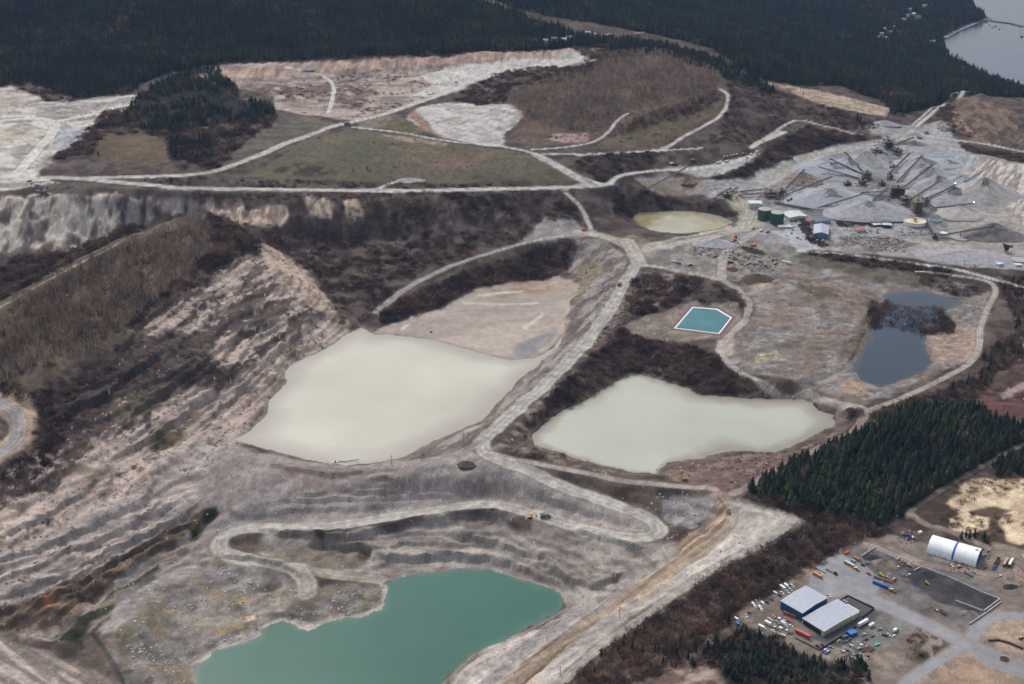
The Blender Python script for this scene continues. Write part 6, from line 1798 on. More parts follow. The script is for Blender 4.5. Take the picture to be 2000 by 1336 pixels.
def shed(name, label, a, b, depth, hgt, wall, roof, gable=0.0, ribs=10, doors=0, cat='building', windows=0, over=.5, doorc=(188, 186, 180)):
    """front wall stands between picture points a and b (left to right); the shed runs back from it"""
    o, rz, L_, z = frame_from(*a, *b)
    t = thing(name, label, cat, (o.x, o.y, z - .1), rz)
    wm = mat(wall, .6, 0, .12)
    H_ = hgt + .1
    bw = MB()
    bw.prism([(0, 0), (L_, 0), (L_, H_), (L_ / 2, H_ + gable), (0, H_)], 0, depth)
    part('wall', bw.mesh('wall', wm), t)
    # corrugations on the two walls in view
    if ribs:
        br = MB()
        for k in range(1, ribs):
            x = L_ * k / ribs
            br.box(x - .12, x + .12, -.09, -.003, .2, H_ - .15)
        for k in range(1, ribs):
            y = depth * k / ribs
            br.box(L_ + .003, L_ + .09, y - .12, y + .12, .2, H_ - .15)
            br.box(-.09, -.003, y - .12, y + .12, .2, H_ - .15)
        rr = part('wall_rib', br.mesh('wall_rib', mat(tuple(int(c * .86) for c in wall), .6)), t)
    th = .22
    for sgn in (0, 1):
        e = MB()
        if sgn == 0:
            v = [(-over, H_ - gable * 2 * over / L_ + .02), (L_ / 2, H_ + gable + .02), (L_ / 2, H_ + gable + .02 + th), (-over, H_ + .02 + th - gable * 2 * over / L_)]
        else:
            v = [(L_ + over, H_ - gable * 2 * over / L_ + .02), (L_ + over, H_ + .02 + th - gable * 2 * over / L_), (L_ / 2 + .003, H_ + gable + .02 + th), (L_ / 2 + .003, H_ + gable + .02)]
        e.prism(v, -over, depth + over)
        ns = max(4, int(depth / 3))
        for k in range(1, ns):          # standing seams
            y = -over + (depth + 2 * over) * k / ns
            if sgn == 0:
                e.beam((-over, y, H_ + th - gable * 2 * over / L_ + .05), (L_ / 2, y, H_ + gable + th + .05), .12, .1)
            else:
                e.beam((L_ + over, y, H_ + th - gable * 2 * over / L_ + .05), (L_ / 2, y, H_ + gable + th + .05), .12, .1)
        part('roof', e.mesh('roof', roof if not isinstance(roof, tuple) else mat(roof, .5, 0, .12)), t)
    for k in range(doors):
        x = L_ * (k + .5) / doors
        dr = part('door', MB().box(x - 1.8, x + 1.8, -.14, -.095, 0.1, min(4.0, H_ * .7)).mesh('door', mat(doorc, .5)), t)
        part('door_panel', MB().box(x - 1.7, x + 1.7, -.18, -.142, .3, 1.3).box(x - 1.7, x + 1.7, -.18, -.142, 1.5, 2.5).mesh('door_panel', mat(tuple(int(c * .85) for c in doorc), .5)), dr)
    for k in range(windows):
        x = L_ * (k + .5) / windows
        wn = part('window', MB().box(x - .7, x + .7, -.13, -.095, 1.2, 2.3).mesh('window', mat((210, 210, 210))), t)
        part('pane', MB().box(x - .58, x + .58, -.15, -.132, 1.32, 2.18).mesh('pane', mat(GLASS, .1)), wn)
    return t, L_, H_


# blue walled workshop: right-hand long wall and left gable in view
t, L_, H_ = shed('workshop', 'blue walled workshop with flat pale grey roof, left of the tan warehouse', (1565.5, 1213), (1614.5, 1183), 25, 9.0, (22, 84, 118), M_ROOFMETAL, 1.2, 14, 3, doorc=(30, 74, 100))
t, L_, H_ = shed('warehouse', 'tan walled warehouse with pale blue grey roof beside the fenced car park', (1608, 1244), (1676, 1206), 25, 6.0, (196, 178, 142), M_ROOFMETAL, 1.0, 14, 7, doorc=(168, 160, 138))
part('side_opening', MB().box(-.16, -.095, 3, 24, .1, 5.0).mesh('side_opening', mat((34, 32, 34), .9)), t)
part('awning', MB().box(L_ + .1, L_ + 4, 2, 16, 4.6, 4.8).mesh('awning', mat((206, 196, 170), .6)), t)

# arched fabric shelter
o, rz, L_, z = frame_from(1809, 1081, 1905, 1109)
t = thing('fabric_shelter', 'white arched fabric shelter with one blue band and teal end wall', 'shelter', (o.x, o.y, z), rz)
W2, HH = 13.0, 12.5
M_FAB = simple_mat("white_fabric", (244, 244, 247), .55, .03, .3, 0, .2, col2=(236, 237, 238))


def arch(k, n_=14):
    a = math.pi * k / n_
    return (-math.cos(a) * W2 + W2, math.sin(a) ** .75 * HH)


M_MOLD = simple_mat("weathered_hem", (176, 176, 168), .6, .35, .3, 0, .8, col2=(206, 208, 206))
bands = [(0, .497, M_FAB, 'fabric_panel'), (.497, .545, mat((18, 84, 190), .5), 'blue_band'), (.545, 1.0, M_FAB, 'fabric_panel')]
for (f0, f1, mm_, nm) in bands:
    xs = np.linspace(f0 * L_, f1 * L_, 7 if nm == 'fabric_panel' else 2)
    v, f = [], []
    for x in xs:
        for k in range(15):
            yy, zz = arch(k)
            v.append((float(x), yy, zz + (0.0 if nm == 'fabric_panel' else .06)))
    for i_ in range(len(xs) - 1):
        for k in range(14):
            f.append((i_ * 15 + k, i_ * 15 + k + 1, (i_ + 1) * 15 + k + 1, (i_ + 1) * 15 + k))
    part(nm, MB().add(v, f).mesh(nm, mm_), t)
hem = MB()
for k_ in range(40):
    x = L_ * (k_ + .5) / 40
    h_ = random.uniform(.8, 3.2)
    (y0, z0), (y1, z1) = arch(0), arch(1)
    hem.add([(x - L_ / 82, y0 - .05, 0), (x + L_ / 82, y0 - .05, 0), (x + L_ / 120, y0 - .05 + (y1 - y0) * h_ / z1, h_), (x - L_ / 120, y0 - .05 + (y1 - y0) * h_ / z1, h_ * .8)], [(0, 1, 2, 3)])
part('stained_hem', hem.mesh('stained_hem', M_MOLD), t)
pr = [arch(k) for k in range(15)]
for x in np.linspace(0, L_, 9)[1:-1]:
    bb = MB()
    for k in range(14):
        bb.beam((float(x), pr[k][0], pr[k][1] + .05), (float(x), pr[k + 1][0], pr[k + 1][1] + .05), .18, .12)
    part('hoop', bb.mesh('hoop', M_FAB), t)
ew = MB().add([(L_ - .02, y_, z_) for (y_, z_) in pr], [tuple(range(15))])
part('end_wall', ew.mesh('end_wall', mat((16, 86, 118), .5)), t)
part('end_wall', MB().add([(.02, y_, z_) for (y_, z_) in pr], [tuple(range(15))]).mesh('end_wall', mat((186, 188, 190), .5)), t)
part('door', MB().box(L_ + .01, L_ + .12, 7, 19, 0, 7).mesh('door', mat((14, 60, 86), .5)), t)
for x in (L_ * .9,):
    part('vent_hood', MB().box(x, x + 2.4, W2 - 1, W2 + 1.2, HH, HH + 1.6).mesh('vent_hood', mat(WHITE)), t)

# plant buildings
shed('maintenance_shed', 'steel blue workshop with white gabled roof behind the plant car park', (1588.5, 466), (1617, 468), 46, 9, (92, 124, 148), M_ROOFMETAL, 3.0, 8, 2, doorc=(84, 104, 118))
shed('store_building', 'low building with slate blue flat roof joined behind the gabled workshop', (1594, 440), (1622, 436), 26, 6, (150, 156, 160), (84, 98, 112), .4, 6)
shed('red_roofed_office', 'small office with rusty red roof left of the slate roofed store', (1577, 436), (1599, 434), 18, 4.5, (196, 194, 190), (142, 84, 72), 1.0, 4, 0, windows=3)
shed('white_store', 'large off-white shed with grey awning right of the green tanks', (1541, 432), (1576, 428), 30, 6, (176, 182, 184), (196, 196, 196), 2.0, 8, 1)
shed('site_office', 'two storey white office block uphill of the green tanks', (1463, 407), (1488, 407), 16, 9, (190, 190, 192), (206, 206, 208), .3, 6, 0, windows=5)
shed('office_cabin', 'white roofed office cabins at the edge of the plant car park', (1522, 447), (1546, 446), 10, 3.2, (196, 198, 204), (214, 214, 216), .3, 6, 0, windows=4)
shed('lunch_room', 'small hut with red and white roof on the far side of the plant road', (1673, 455), (1692, 454), 14, 4.4, (172, 182, 192), (158, 92, 80), .8, 4, 0, windows=3)
shed('pump_house', 'dark blue open shed left of the big white settling tank', (1724, 445), (1741, 446), 12, 5, (40, 46, 62), (186, 188, 194), .4, 4)
shed('carport', 'low white roofed carport next to the dark blue open shed', (1706, 443), (1722, 442), 9, 3, (70, 72, 76), (206, 206, 208), .2, 0)
shed('transformer_hut', 'pale hut near the round basin at the right edge', (1950, 521), (1960, 520), 7, 4, (180, 190, 206), (206, 210, 218), .6, 0)
shed('switch_cabin', 'long white cabin near the round basin at the right edge', (1984, 521), (1996, 521), 6, 3, (206, 204, 200), (214, 212, 210), .2, 0)
shed('stone_hut', 'small grey scale hut on the far plateau road junction', (1806, 262), (1814, 262), 7, 5, (140, 136, 128), (120, 116, 112), .6, 0)


def tank(name, label, u, v, r, h, col, inner=None, cat='tank', streak=None, wallt=.5, seg=36):
    x, y, z = put(u, v)
    t = thing(name, label, cat, (x, y, z - .3), 0)
    if inner is None:
        b = MB().cyl((0, 0, 0), r, h, 'z', seg, 0)
        part('shell', b.mesh('shell', mat(col, .6, 0, .2, .3)), t)
        part('roof', MB().cyl((0, 0, h), r * 1.02, .25, 'z', seg).cyl((0, 0, h + .25), r * .98, 1.0, 'z', seg, 0, .6).mesh('roof', mat((150, 152, 140), .6, 0, .25)), t)
        st = MB()
        for k in range(seg):
            if (k * 7) % 3 == 0 or streak is None:
                a = 2 * math.pi * (k + .5) / seg
                rr = r * math.cos(math.pi / seg) + .08
                st.beam((rr * math.cos(a), rr * math.sin(a), .2), (rr * math.cos(a), rr * math.sin(a), h - .2), .5 if streak else .25, .1)
        part('stave', st.mesh('stave', mat(streak or tuple(int(c * .8) for c in col), .8)), t)
    else:
        v, f = [], []
        for (rr, zz) in ((r, 0), (r, h), (r - wallt, h), (r - wallt, h * .72)):
            for j in range(seg):
                a = 2 * math.pi * j / seg
                v.append((rr * math.cos(a), rr * math.sin(a), zz))
        for i_ in range(3):
            for j in range(seg):
                f.append((i_ * seg + j, i_ * seg + (j + 1) % seg, (i_ + 1) * seg + (j + 1) % seg, (i_ + 1) * seg + j))
        part('wall', MB().add(v, f).mesh('wall', mat(col, .5, 0, .1)), t)
        part('liquid', MB().cyl((0, 0, h * .72), r - wallt - .02, .05, 'z', seg).mesh('liquid', mat(inner, .2, 0, .08)), t)
    return t


tank('storage_tank', 'green timber tank with brown stained staves, left of the pair', 1492, 428, 11, 18.5, (52, 84, 68), None, streak=(120, 104, 88))
tank('storage_tank', 'plain dark green tank, right of the pair', 1517, 436, 11, 19.5, (34, 84, 70), None)
t = tank('settling_tank', 'large round white settling tank with cream water and a tan gangway', 1786.5, 437, 18.4, 6.5, (222, 216, 218), (212, 200, 168))
bb = MB()
for k in range(7):
    bb.beam((0, 0 + k * 3.2, 8.0), (0, 3.2 + k * 3.2, 8.6 + .3 * k), 1.6, .5)
    bb.beam((-1.6, 3.0 * k, 8), (-1.6, 3.0 * k + 3, 10.5), .3).beam((1.6, 3.0 * k, 8), (1.6, 3.0 * k + 3, 10.5), .3)
bb.box(-2.2, 2.2, -3, 3, 7, 10.5)
part('gangway', bb.mesh('gangway', mat((160, 138, 98), .8, 0, .25)), t)
part('bridge_leg', MB().beam((-2, 20, 0), (-1, 19, 9), .5).beam((2, 20, 0), (1, 19, 9), .5).mesh('bridge_leg', mat((150, 130, 96), .8)), t)
tank('settling_tank', 'smaller round pale blue settling tank behind the big white one', 1825.5, 431, 10.5, 3.5, (176, 198, 206), (58, 74, 78))
tank('clear_water_tank', 'small white round tank below the settling tanks', 1843, 455, 6.2, 1.2, (220, 220, 220), (214, 212, 208))
tank('round_basin', 'wide low round basin at the right edge above the cabins', 1990, 508, 14, 2.2, (150, 148, 140), (150, 152, 146))
tank('ring_basin', 'empty low ring basin under the long lower conveyor', 1876, 464, 17, 1.0, (120, 116, 112), (148, 142, 138), wallt=1.2)


# ------------------------------------------------------------------ plant: conveyors, screens, stockpiles
M_PILE = {
    'g': simple_mat("grey_gravel", (158, 155, 158), .95, .14, .1, 0, .35, col2=(142, 140, 144)),
    'b': simple_mat("blue_gravel", (146, 150, 157), .95, .12, .1, 0, .35, col2=(156, 157, 162)),
    'n': simple_mat("brown_sand", (142, 130, 118), .95, .14, .1, 0, .3, col2=(112, 100, 90)),
    'p': simple_mat("pale_sand", (166, 160, 154), .95, .12, .1, 0, .3, col2=(150, 145, 142)),
    'd': simple_mat("dark_crushed_rock", (104, 98, 100), .95, .14, .1, 0, .3, col2=(124, 118, 116)),
    'k': simple_mat("asphalt_rubble", (56, 56, 62), .95, .2, .1, 0, .6),
    's': simple_mat("brown_soil", (86, 72, 62), .95, .2, .1, 0, .5),
    'r': simple_mat("red_waste", (96, 66, 62), .95, .4, .1, 0, .7),
    'w': simple_mat("rubble_mix", (150, 134, 130), .95, .5, .1, 0, .9),
}


def pile(label, u, v, r, kind='g', h=None, long=1.0, rz=0.0, base_v=None, name='stockpile', cat='stockpile', rough=.05, flat=0.0, dark=None):
    """heap of loose material; (u, v) is its centre on the ground"""
    x, y, z = put(u, v)
    h = h or r * .62
    t = thing(name, label, cat, (x, y, z - .6), rz)
    NR, NA = 16, 48
    v_, f_ = [(0, 0, h)], []
    sd = random.uniform(0, 99)
    for i_ in range(1, NR + 1):
        q_ = i_ / NR
        for j in range(NA):
            a = 2 * math.pi * j / NA
            wob = 1 + .10 * math.sin(2 * a + sd) + .06 * math.sin(3 * a + sd * 2) + .03 * math.sin(7 * a + sd)
            rr = r * q_ * wob
            prof_ = 1 - max(0, (q_ - flat)) / (1 - flat)
            zz = h * (prof_ ** 1.08) if q_ < .93 else h * (prof_ ** 1.2)
            zz *= 1 + .10 * math.sin(5 * a + 3 * q_ + sd) * q_ + .05 * math.sin(11 * a - 2 * q_ + sd)
            zz += random.uniform(-1, 1) * r * .012
            px_, py_ = rr * math.cos(a) * long, rr * math.sin(a)
            if i_ == NR:
                zz = -1.5
            v_.append((px_, py_, zz))
    for j in range(NA):
        f_.append((0, 1 + j, 1 + (j + 1) % NA))
    for i_ in range(NR - 1):
        for j in range(NA):
            a_, b_ = 1 + i_ * NA + j, 1 + i_ * NA + (j + 1) % NA
            f_.append((a_, a_ + NA, b_ + NA, b_))
    me = mesh_from('heap', v_, f_, [M_PILE[kind]])
    me.shade_smooth()
    part('heap', me, t)
    if dark:       # freshly dropped, darker material lying over one flank
        k0, k1 = dark
        vv, ff = [(0, 0, h + .35)], []
        js = list(range(k0, k1 + 1))
        NI = random.randrange(6, 11)
        for i_ in range(1, NI):
            w_ = .5 + .5 * math.sin(i_ * 1.3 + sd)
            for j in js:
                q_ = v_[1 + (i_ - 1) * NA + j % NA]
                vv.append((q_[0], q_[1], q_[2] + (.35 if js[0] + w_ * 2 < j < js[-1] - w_ * 2 or i_ < 4 else -.4)))
        n_ = len(js)
        for j in range(n_ - 1):
            ff.append((0, 1 + j, 2 + j))
            for i_ in range(NI - 2):
                a_ = 1 + i_ * n_ + j
                ff.append((a_, a_ + n_, a_ + n_ + 1, a_ + 1))
        m2 = mesh_from('fresh_material', vv, ff, [M_PILE['d']]); m2.shade_smooth()
        part('fresh_material', m2, t)
    return t


PILES = [
    ('tawny brown cone under the leftmost short conveyor', 1566, 352, 30, 'n', 17, 1.1),
    ('broad blue grey heap beside the ridge road, highest of the western heaps', 1618, 330, 44, 'b', 15, 1.3),
    ('low blue grey heap under the pair of crossing conveyors', 1655, 325, 34, 'b', 17, 1.1),
    ('steep pale yellowish cone at the top of the yard', 1690, 318, 30, 'p', 24, 1.1),
    ('large smooth light grey heap in front of the brown cone', 1618, 388, 50, 'b', 20, 1.15),
    ('smooth lilac grey heap nearest the workshop roofs', 1694, 412, 48, 'g', 19, 1.15),
    ('long lilac grey heap under the topmost parallel conveyor', 1795, 325, 38, 'g', 19, 1.4),
    ('lilac grey heap under the second parallel conveyor', 1812, 345, 36, 'g', 20, 1.2),
    ('grey cone with dark tip under the third parallel conveyor', 1832, 362, 33, 'g', 19, 1.2),
    ('grey cone under the conveyor that ends in a white lamp', 1862, 385, 36, 'g', 20, 1.2),
    ('tall pale yellow grey cone, the largest on the right', 1918, 382, 52, 'p', 34, 1.05),
    ('bluish heap left of the tall pale cone', 1878, 362, 34, 'b', 20, 1.2),
    ('pale flat heap right of the plant tower', 1875, 415, 30, 'p', 12, 1.3),
    ('dark grey cone at the head of the long lower conveyor', 1938, 458, 34, 'd', 21, 1.15),
    ('low grey heap between the two conveyor fans', 1735, 322, 24, 'b', 9, 1.3),
    ('small grey heap left of the dark main tower', 1716, 375, 16, 'g', 7, 1.2),
    ('low grey heap above the round settling tanks', 1838, 402, 22, 'g', 8, 1.3),
    ('flat blue grey heap above the parallel conveyors', 1850, 318, 30, 'b', 7, 1.7),
    ('low pinkish grey heap below the dark cone', 1880, 500, 44, 'g', 9, 1.9),
    ('brown cone under the lone conveyor beside the yellow pond', 1340, 354, 17, 'n', 10, 1.2),
    ('small grey heap beside the plateau road at the top of the yard', 1728, 242, 22, 'g', 9, 1.4),
    ('low grey heap under the short upper conveyor', 1783, 282, 20, 'd', 9, 1.3),
    ('long grey mound in the scrap yard', 1395, 476, 26, 'g', 8, 1.3),
    ('dark brown soil mound beside the tailings flat', 1478, 545, 22, 's', 9, 1.3),
    ('small grey cone on the far pale quarry floor', 603, 134, 16, 'g', 9, 1.2),
    ('low pale gravel wedge beside the green field', 800, 352, 14, 'g', 5, 2.0),
    ('brown gravel cone between block walls in the yard', 1727, 1102, 11, 'n', 6.5, 1.15),
    ('flat black asphalt heap in the corner of block walls', 1704, 1090, 9, 'k', 3, 1.2),
    ('black asphalt heap at the near corner of the walled bay', 1808, 1122, 9, 'k', 3.6, 1.6),
    ('grey rubble heap in the lowest walled bay', 1892, 1202, 10, 'd', 5, 1.2),
    ('brown earth heap right of the gravel cone in the yard', 1762, 1102, 6, 's', 3, 1.2),
    ('dark stone heap on the road junction below the cream pond', 912, 906, 9, 's', 4, 1.6),
    ('dark red bark heap at the right edge', 1965, 800, 24, 'r', 6, 1.8),
    ('dark bark heap beyond the red one at the right edge', 1975, 735, 20, 's', 8, 1.6),
    ('low white rubble row behind the block wall in the yard', 1742, 1082, 20, 'w', 2.4, 1.3),
    ('brown scrap heap near the bottom scrap cars', 1697, 1268, 6, 'r', 2.5, 1.3),
    ('dark heap of tyres and scrap at the right yard edge', 1974, 1146, 6.5, 'k', 3, 1.4),
    ('dark rust red waste heap in the scrap yard', 1428, 526, 10, 'r', 4, 1.3),
]
for (lb, u, v, r, kd, h, lg) in PILES:
    rz = 0.0
    if 'rubble row' in lb:
        a_, b_ = spot(1699, 1062), spot(1783, 1096)
        rz = math.atan2(b_[1] - a_[1], b_[0] - a_[0])
        pile(lb, u, v, 5, kd, h, 9.5, rz)
        continue
    under = any(w_ in lb for w_ in ('conveyor', 'heap in front', 'cone, the largest', 'lilac', 'tawny', 'highest'))
    k0 = random.randrange(26, 38)
    pile(lb, u, v, r * (1.32 if u > 1540 and v < 470 and kd in 'gbnpd' and r > 25 else 1), kd, h, lg, rz if lg < 1.35 else random.uniform(-.3, .3), dark=(k0, k0 + random.randrange(7, 14)) if under else None)

M_BELT = mat((66, 62, 62), .8, 0, .2)
M_RUST = mat((118, 98, 82), .8, 0, .3)


def conveyor(label, u1, v1, u2, v2, hh, w_=2.4, h0=2.0, truss=None):
    """belt from its foot (u1, v1) up to a head hh metres above the ground, seen at (u2, v2)"""
    ax, ay, az = put(u1, v1)
    # the head hangs above the ground: find the place whose head is seen at (u2, v2)
    gz = az
    for _ in range(6):
        hx, hy = at_z(u2, v2, gz + hh)
        gz = float(ground(float(hx), float(hy)))
    hx, hy = float(hx), float(hy)
    D = Vector((hx - ax, hy - ay, 0)); L_ = D.length; rz = math.atan2(D.y, D.x)
    t = thing('conveyor', label, 'conveyor', (ax, ay, az), rz)
    z1 = gz + hh - az
    P0, P1 = Vector((0, 0, h0)), Vector((L_, 0, z1))
    part('belt', MB().beam(P0, P1, w_ * .6, .35).beam(P0 + Vector((0, 0, .5)), P1 + Vector((0, 0, .5)), w_ * .25, .3).mesh('belt', M_BELT), t)
    tr = MB()
    for sg in (-1, 1):
        off = Vector((0, sg * w_ / 2, 0)); dn = Vector((0, 0, -1.7))
        tr.beam(P0 + off, P1 + off, .3).beam(P0 + off + dn, P1 + off + dn * .6, .26)
        n_ = max(4, int(L_ / 5))
        for k in range(n_):
            a_ = P0.lerp(P1, k / n_) + off; b_ = P0.lerp(P1, (k + 1) / n_) + off
            tr.beam(a_ + dn, b_, .16)
    part('truss', tr.mesh('truss', mat(truss or (84, 80, 78), .7, 0, .2)), t)
    for fr in (.45, .75) if L_ > 45 else (.6,):
        p = P0.lerp(P1, fr)
        wx, wy = ax + p.x * math.cos(rz), ay + p.x * math.sin(rz)
        gz_ = float(ground(wx, wy)) - az
        if p.z - gz_ > 2:
            part('support', MB().beam((p.x, -w_ / 2, p.z - 1.6), (p.x - 1.2, -w_ * .9, gz_ - .3), .3).beam((p.x, w_ / 2, p.z - 1.6), (p.x + 1.2, w_ * .9, gz_ - .3), .3).beam((p.x, -w_ / 2, p.z - 1.6), (p.x + 1.0, w_ * .7, gz_ + 1), .18).mesh('support', mat(truss or (84, 80, 78), .7, 0, .2)), t)
    part('head_drum', MB().cyl((L_, -w_ * .55, z1), .8, w_ * 1.1, 'y', 10).mesh('head_drum', mat((100, 96, 92), .5)), t)
    return t


CONV = [
    ('brown stacker conveyor over the tawny cone, leftmost of the stackers', 1530, 375, 1571, 331, 22, (110, 92, 78)),
    ('long rusty conveyor crossing in front of the tawny cone', 1513, 391, 1624, 345, 18, (116, 94, 80)),
    ('lower of two crossing conveyors on the blue grey heaps', 1685, 342, 1622, 310, 18, None),
    ('upper of two crossing conveyors on the blue grey heaps', 1688, 341, 1651, 297, 19, None),
    ('thin low conveyor left of the plant hub', 1678, 350, 1600, 326, 14, None),
    ('long conveyor crossing the large smooth light grey heap', 1596, 408, 1684, 379, 22, (112, 102, 92)),
    ('level conveyor joining the plant tower from the left', 1681, 378, 1735, 373, 9, None),
    ('short feeder rising to the plant tower from lower left', 1705, 393, 1734, 367, 12, None),
    ('topmost of the parallel stacker conveyors', 1734, 343, 1777, 299, 20, None),
    ('second of the parallel stacker conveyors, with dark tip', 1752, 357, 1801, 304, 24, None),
    ('third of the parallel stacker conveyors', 1764, 369, 1822, 321, 24, None),
    ('fourth of the parallel stacker conveyors', 1770, 397, 1836, 353, 24, (110, 100, 90)),
    ('conveyor ending in a white lamp above the grey cone', 1808, 392, 1867, 360, 24, None),
    ('nearly level conveyor ending in a white lamp on the far right', 1821, 408, 1902, 397, 16, None),
    ('grey stacker conveyor reaching the tall pale cone', 1869, 366, 1920, 334, 34, (122, 118, 116)),
    ('steep dark conveyor in the topmost plant cluster', 1757, 306, 1733, 267, 14, None),
    ('short upper conveyor above the low dark heap', 1749, 284, 1784, 268, 10, None),
    ('long lower conveyor feeding the dark grey cone', 1822, 464, 1944, 441, 20, (66, 62, 62)),
    ('dark feeder running down to the long lower conveyor', 1806, 430, 1825, 460, 5, (66, 62, 62)),
    ('pale feeder right of the plant tower', 1829, 413, 1802, 386, 12, (150, 146, 142)),
    ('upper level conveyor left of the rusty plant', 1446, 376, 1500, 368, 6, (78, 74, 74)),
    ('lower level conveyor left of the rusty plant', 1442, 383, 1486, 377, 5, (112, 104, 98)),
    ('first of the low tan belts beside the yellow pond', 1412, 386, 1440, 366, 6, (126, 116, 104)),
    ('second of the low tan belts beside the yellow pond', 1400, 384, 1428, 367, 6, (126, 116, 104)),
    ('lone tan truss conveyor rising right of the top road junction', 1259, 373, 1339, 329, 20, (150, 128, 104)),
    ('low dark belt running from the rusty plant to the light grey heap', 1513, 397, 1585, 408, 3, None),
]
for (lb, a_, b_, c_, d_, hh, tc) in CONV:
    conveyor(lb, a_, b_, c_, d_, hh, 4.2, 2.0, tc)
# lamps lit at two conveyor heads
for (lb, u, v, hh) in (('small white lamp at the head of the conveyor above the grey cone', 1866, 358, 26), ('small white lamp at the head of the level conveyor on the far right', 1902, 395, 18)):
    gz = 28
    for _ in range(5):
        hx, hy = at_z(u, v, gz + hh); gz = float(ground(float(hx), float(hy)))
    t = thing('lamp', lb, 'lamp', (float(hx), float(hy), gz + hh - 1.2))
    m_, N_, L__, b_ = new_mat("lamp_glow")
    b_.inputs["Emission Color"].default_value = (1, .93, .75, 1); b_.inputs["Emission Strength"].default_value = 6
    part('bulb', MB().cyl((0, 0, .6), .8, 1.0, 'z', 8).mesh('bulb', m_), t)
    part('bracket', MB().box(-.1, .1, -.1, .1, -.6, .6).mesh('bracket', mat(STEEL)), t)


def tower(label, u, v, w_, d_, h, col=(124, 108, 88), seed=0, name='screening_tower'):
    r = random.Random(seed)
    x, y, z = put(u, v)
    t = thing(name, label, 'plant', (x, y, z - .3), r.uniform(-.4, .4))
    lg = MB(); fl = MB()
    n_ = max(2, int(h / 4.5))
    for a_ in np.linspace(-w_ / 2, w_ / 2, 3):
        for b_ in np.linspace(-d_ / 2, d_ / 2, 3):
            lg.beam((a_, b_, 0), (a_, b_, h), .4)
    for k in range(1, n_ + 1):
        zz = h * k / n_
        fl.box(-w_ / 2 - .6, w_ / 2 + .6, -d_ / 2 - .6, d_ / 2 + .6, zz - .25, zz)
        for sg in (-1, 1):
            lg.beam((-w_ / 2, sg * d_ / 2, zz - h / n_), (w_ / 2, sg * d_ / 2, zz), .22)
            lg.beam((sg * w_ / 2, -d_ / 2, zz - h / n_), (sg * w_ / 2, d_ / 2, zz), .22)
    part('frame', lg.mesh('frame', mat(col, .8, 0, .25)), t)
    part('deck', fl.mesh('deck', mat(tuple(int(c * .8) for c in col), .85, 0, .3)), t)
    for k in range(n_):
        zz = h * k / n_
        if r.random() < .85:
            a_, b_ = r.uniform(-w_ / 4, 0), r.uniform(-d_ / 4, 0)
            part('screen_box', MB().box(a_, a_ + w_ * .5, b_, b_ + d_ * .55, zz + .02, zz + h / n_ * .7, 0, .3, .2).mesh('screen_box', mat(r.choice([(150, 140, 118), (104, 104, 108), (136, 84, 66), (88, 92, 98)]), .7, 0, .25)), t)
    part('hopper', MB().add([(-2, -2, h + 2.6), (2, -2, h + 2.6), (2, 2, h + 2.6), (-2, 2, h + 2.6), (-.8, -.8, h), (.8, -.8, h), (.8, .8, h), (-.8, .8, h)], [(0, 1, 5, 4), (1, 2, 6, 5), (2, 3, 7, 6), (3, 0, 4, 7), (4, 5, 6, 7)]).mesh('hopper', mat(tuple(int(c * .9) for c in col), .8)), t)
    part('railing', MB().beam((-w_ / 2 - .6, -d_ / 2 - .6, h + 1.1), (w_ / 2 + .6, -d_ / 2 - .6, h + 1.1), .15).beam((w_ / 2 + .6, -d_ / 2 - .6, h + 1.1), (w_ / 2 + .6, d_ / 2 + .6, h + 1.1), .15).mesh('railing', mat((170, 160, 120), .7)), t)
    return t


for i_, (lb, u, v, a_, b_, c_, cc) in enumerate([
    ('tan topped plant tower directly behind the big white settling tank', 1790, 414, 18, 14, 20, (138, 120, 94)),
    ('dark main screening tower where the parallel conveyors start', 1752, 384, 24, 16, 18, (92, 86, 80)),
    ('rusty screening level right of the dark main tower', 1768, 398, 20, 14, 13, (122, 98, 80)),
    ('small transfer tower at the foot of the topmost parallel conveyor', 1738, 350, 10, 8, 9, (96, 92, 90)),
    ('plant hub tower where the two crossing conveyors start', 1692, 350, 16, 12, 14, (104, 104, 108)),
    ('low transfer station in front of the plant hub tower', 1684, 360, 12, 10, 8, (84, 86, 92)),
    ('dark frame tower in the topmost plant cluster', 1735, 290, 20, 14, 15, (82, 82, 86)),
    ('pale crusher frame left in the topmost plant cluster', 1712, 297, 20, 10, 7, (140, 140, 138)),
    ('rusty crusher plant left of the leftmost stacker', 1505, 384, 22, 14, 11, (124, 92, 76)),
    ('tan screening frame right of the rusty crusher', 1526, 380, 16, 10, 10, (130, 116, 98)),
    ('transfer tower at the foot of the conveyor with the lamp', 1808, 400, 12, 10, 11, (110, 98, 86)),
    ('tan loading frame under the low tan belts', 1420, 386, 14, 8, 8, (126, 116, 104)),
    ('small crusher frame at the left plateau edge', 82, 380, 16, 8, 8, (104, 96, 92)),
    ('grey hopper frame between the hub tower and the parallel conveyors', 1722, 362, 12, 9, 7, (100, 98, 98)),
    ('low grey frame behind the dark main tower', 1745, 330, 14, 8, 6, (92, 94, 100)),
    ('grey frame just above the smooth light grey heap', 1655, 362, 14, 8, 6, (96, 98, 104)),
    ('dark frame right of the topmost plant cluster', 1752, 300, 16, 10, 9, (78, 80, 84)),
    ('low frame left of the white roofed shed', 1545, 395, 14, 8, 5, (112, 92, 78)),
    ('tall thin frame beside the long lower conveyor foot', 1826, 466, 7, 6, 6, (88, 84, 82)),
]):
    tower(lb, u, v, a_, b_, c_, cc, i_)
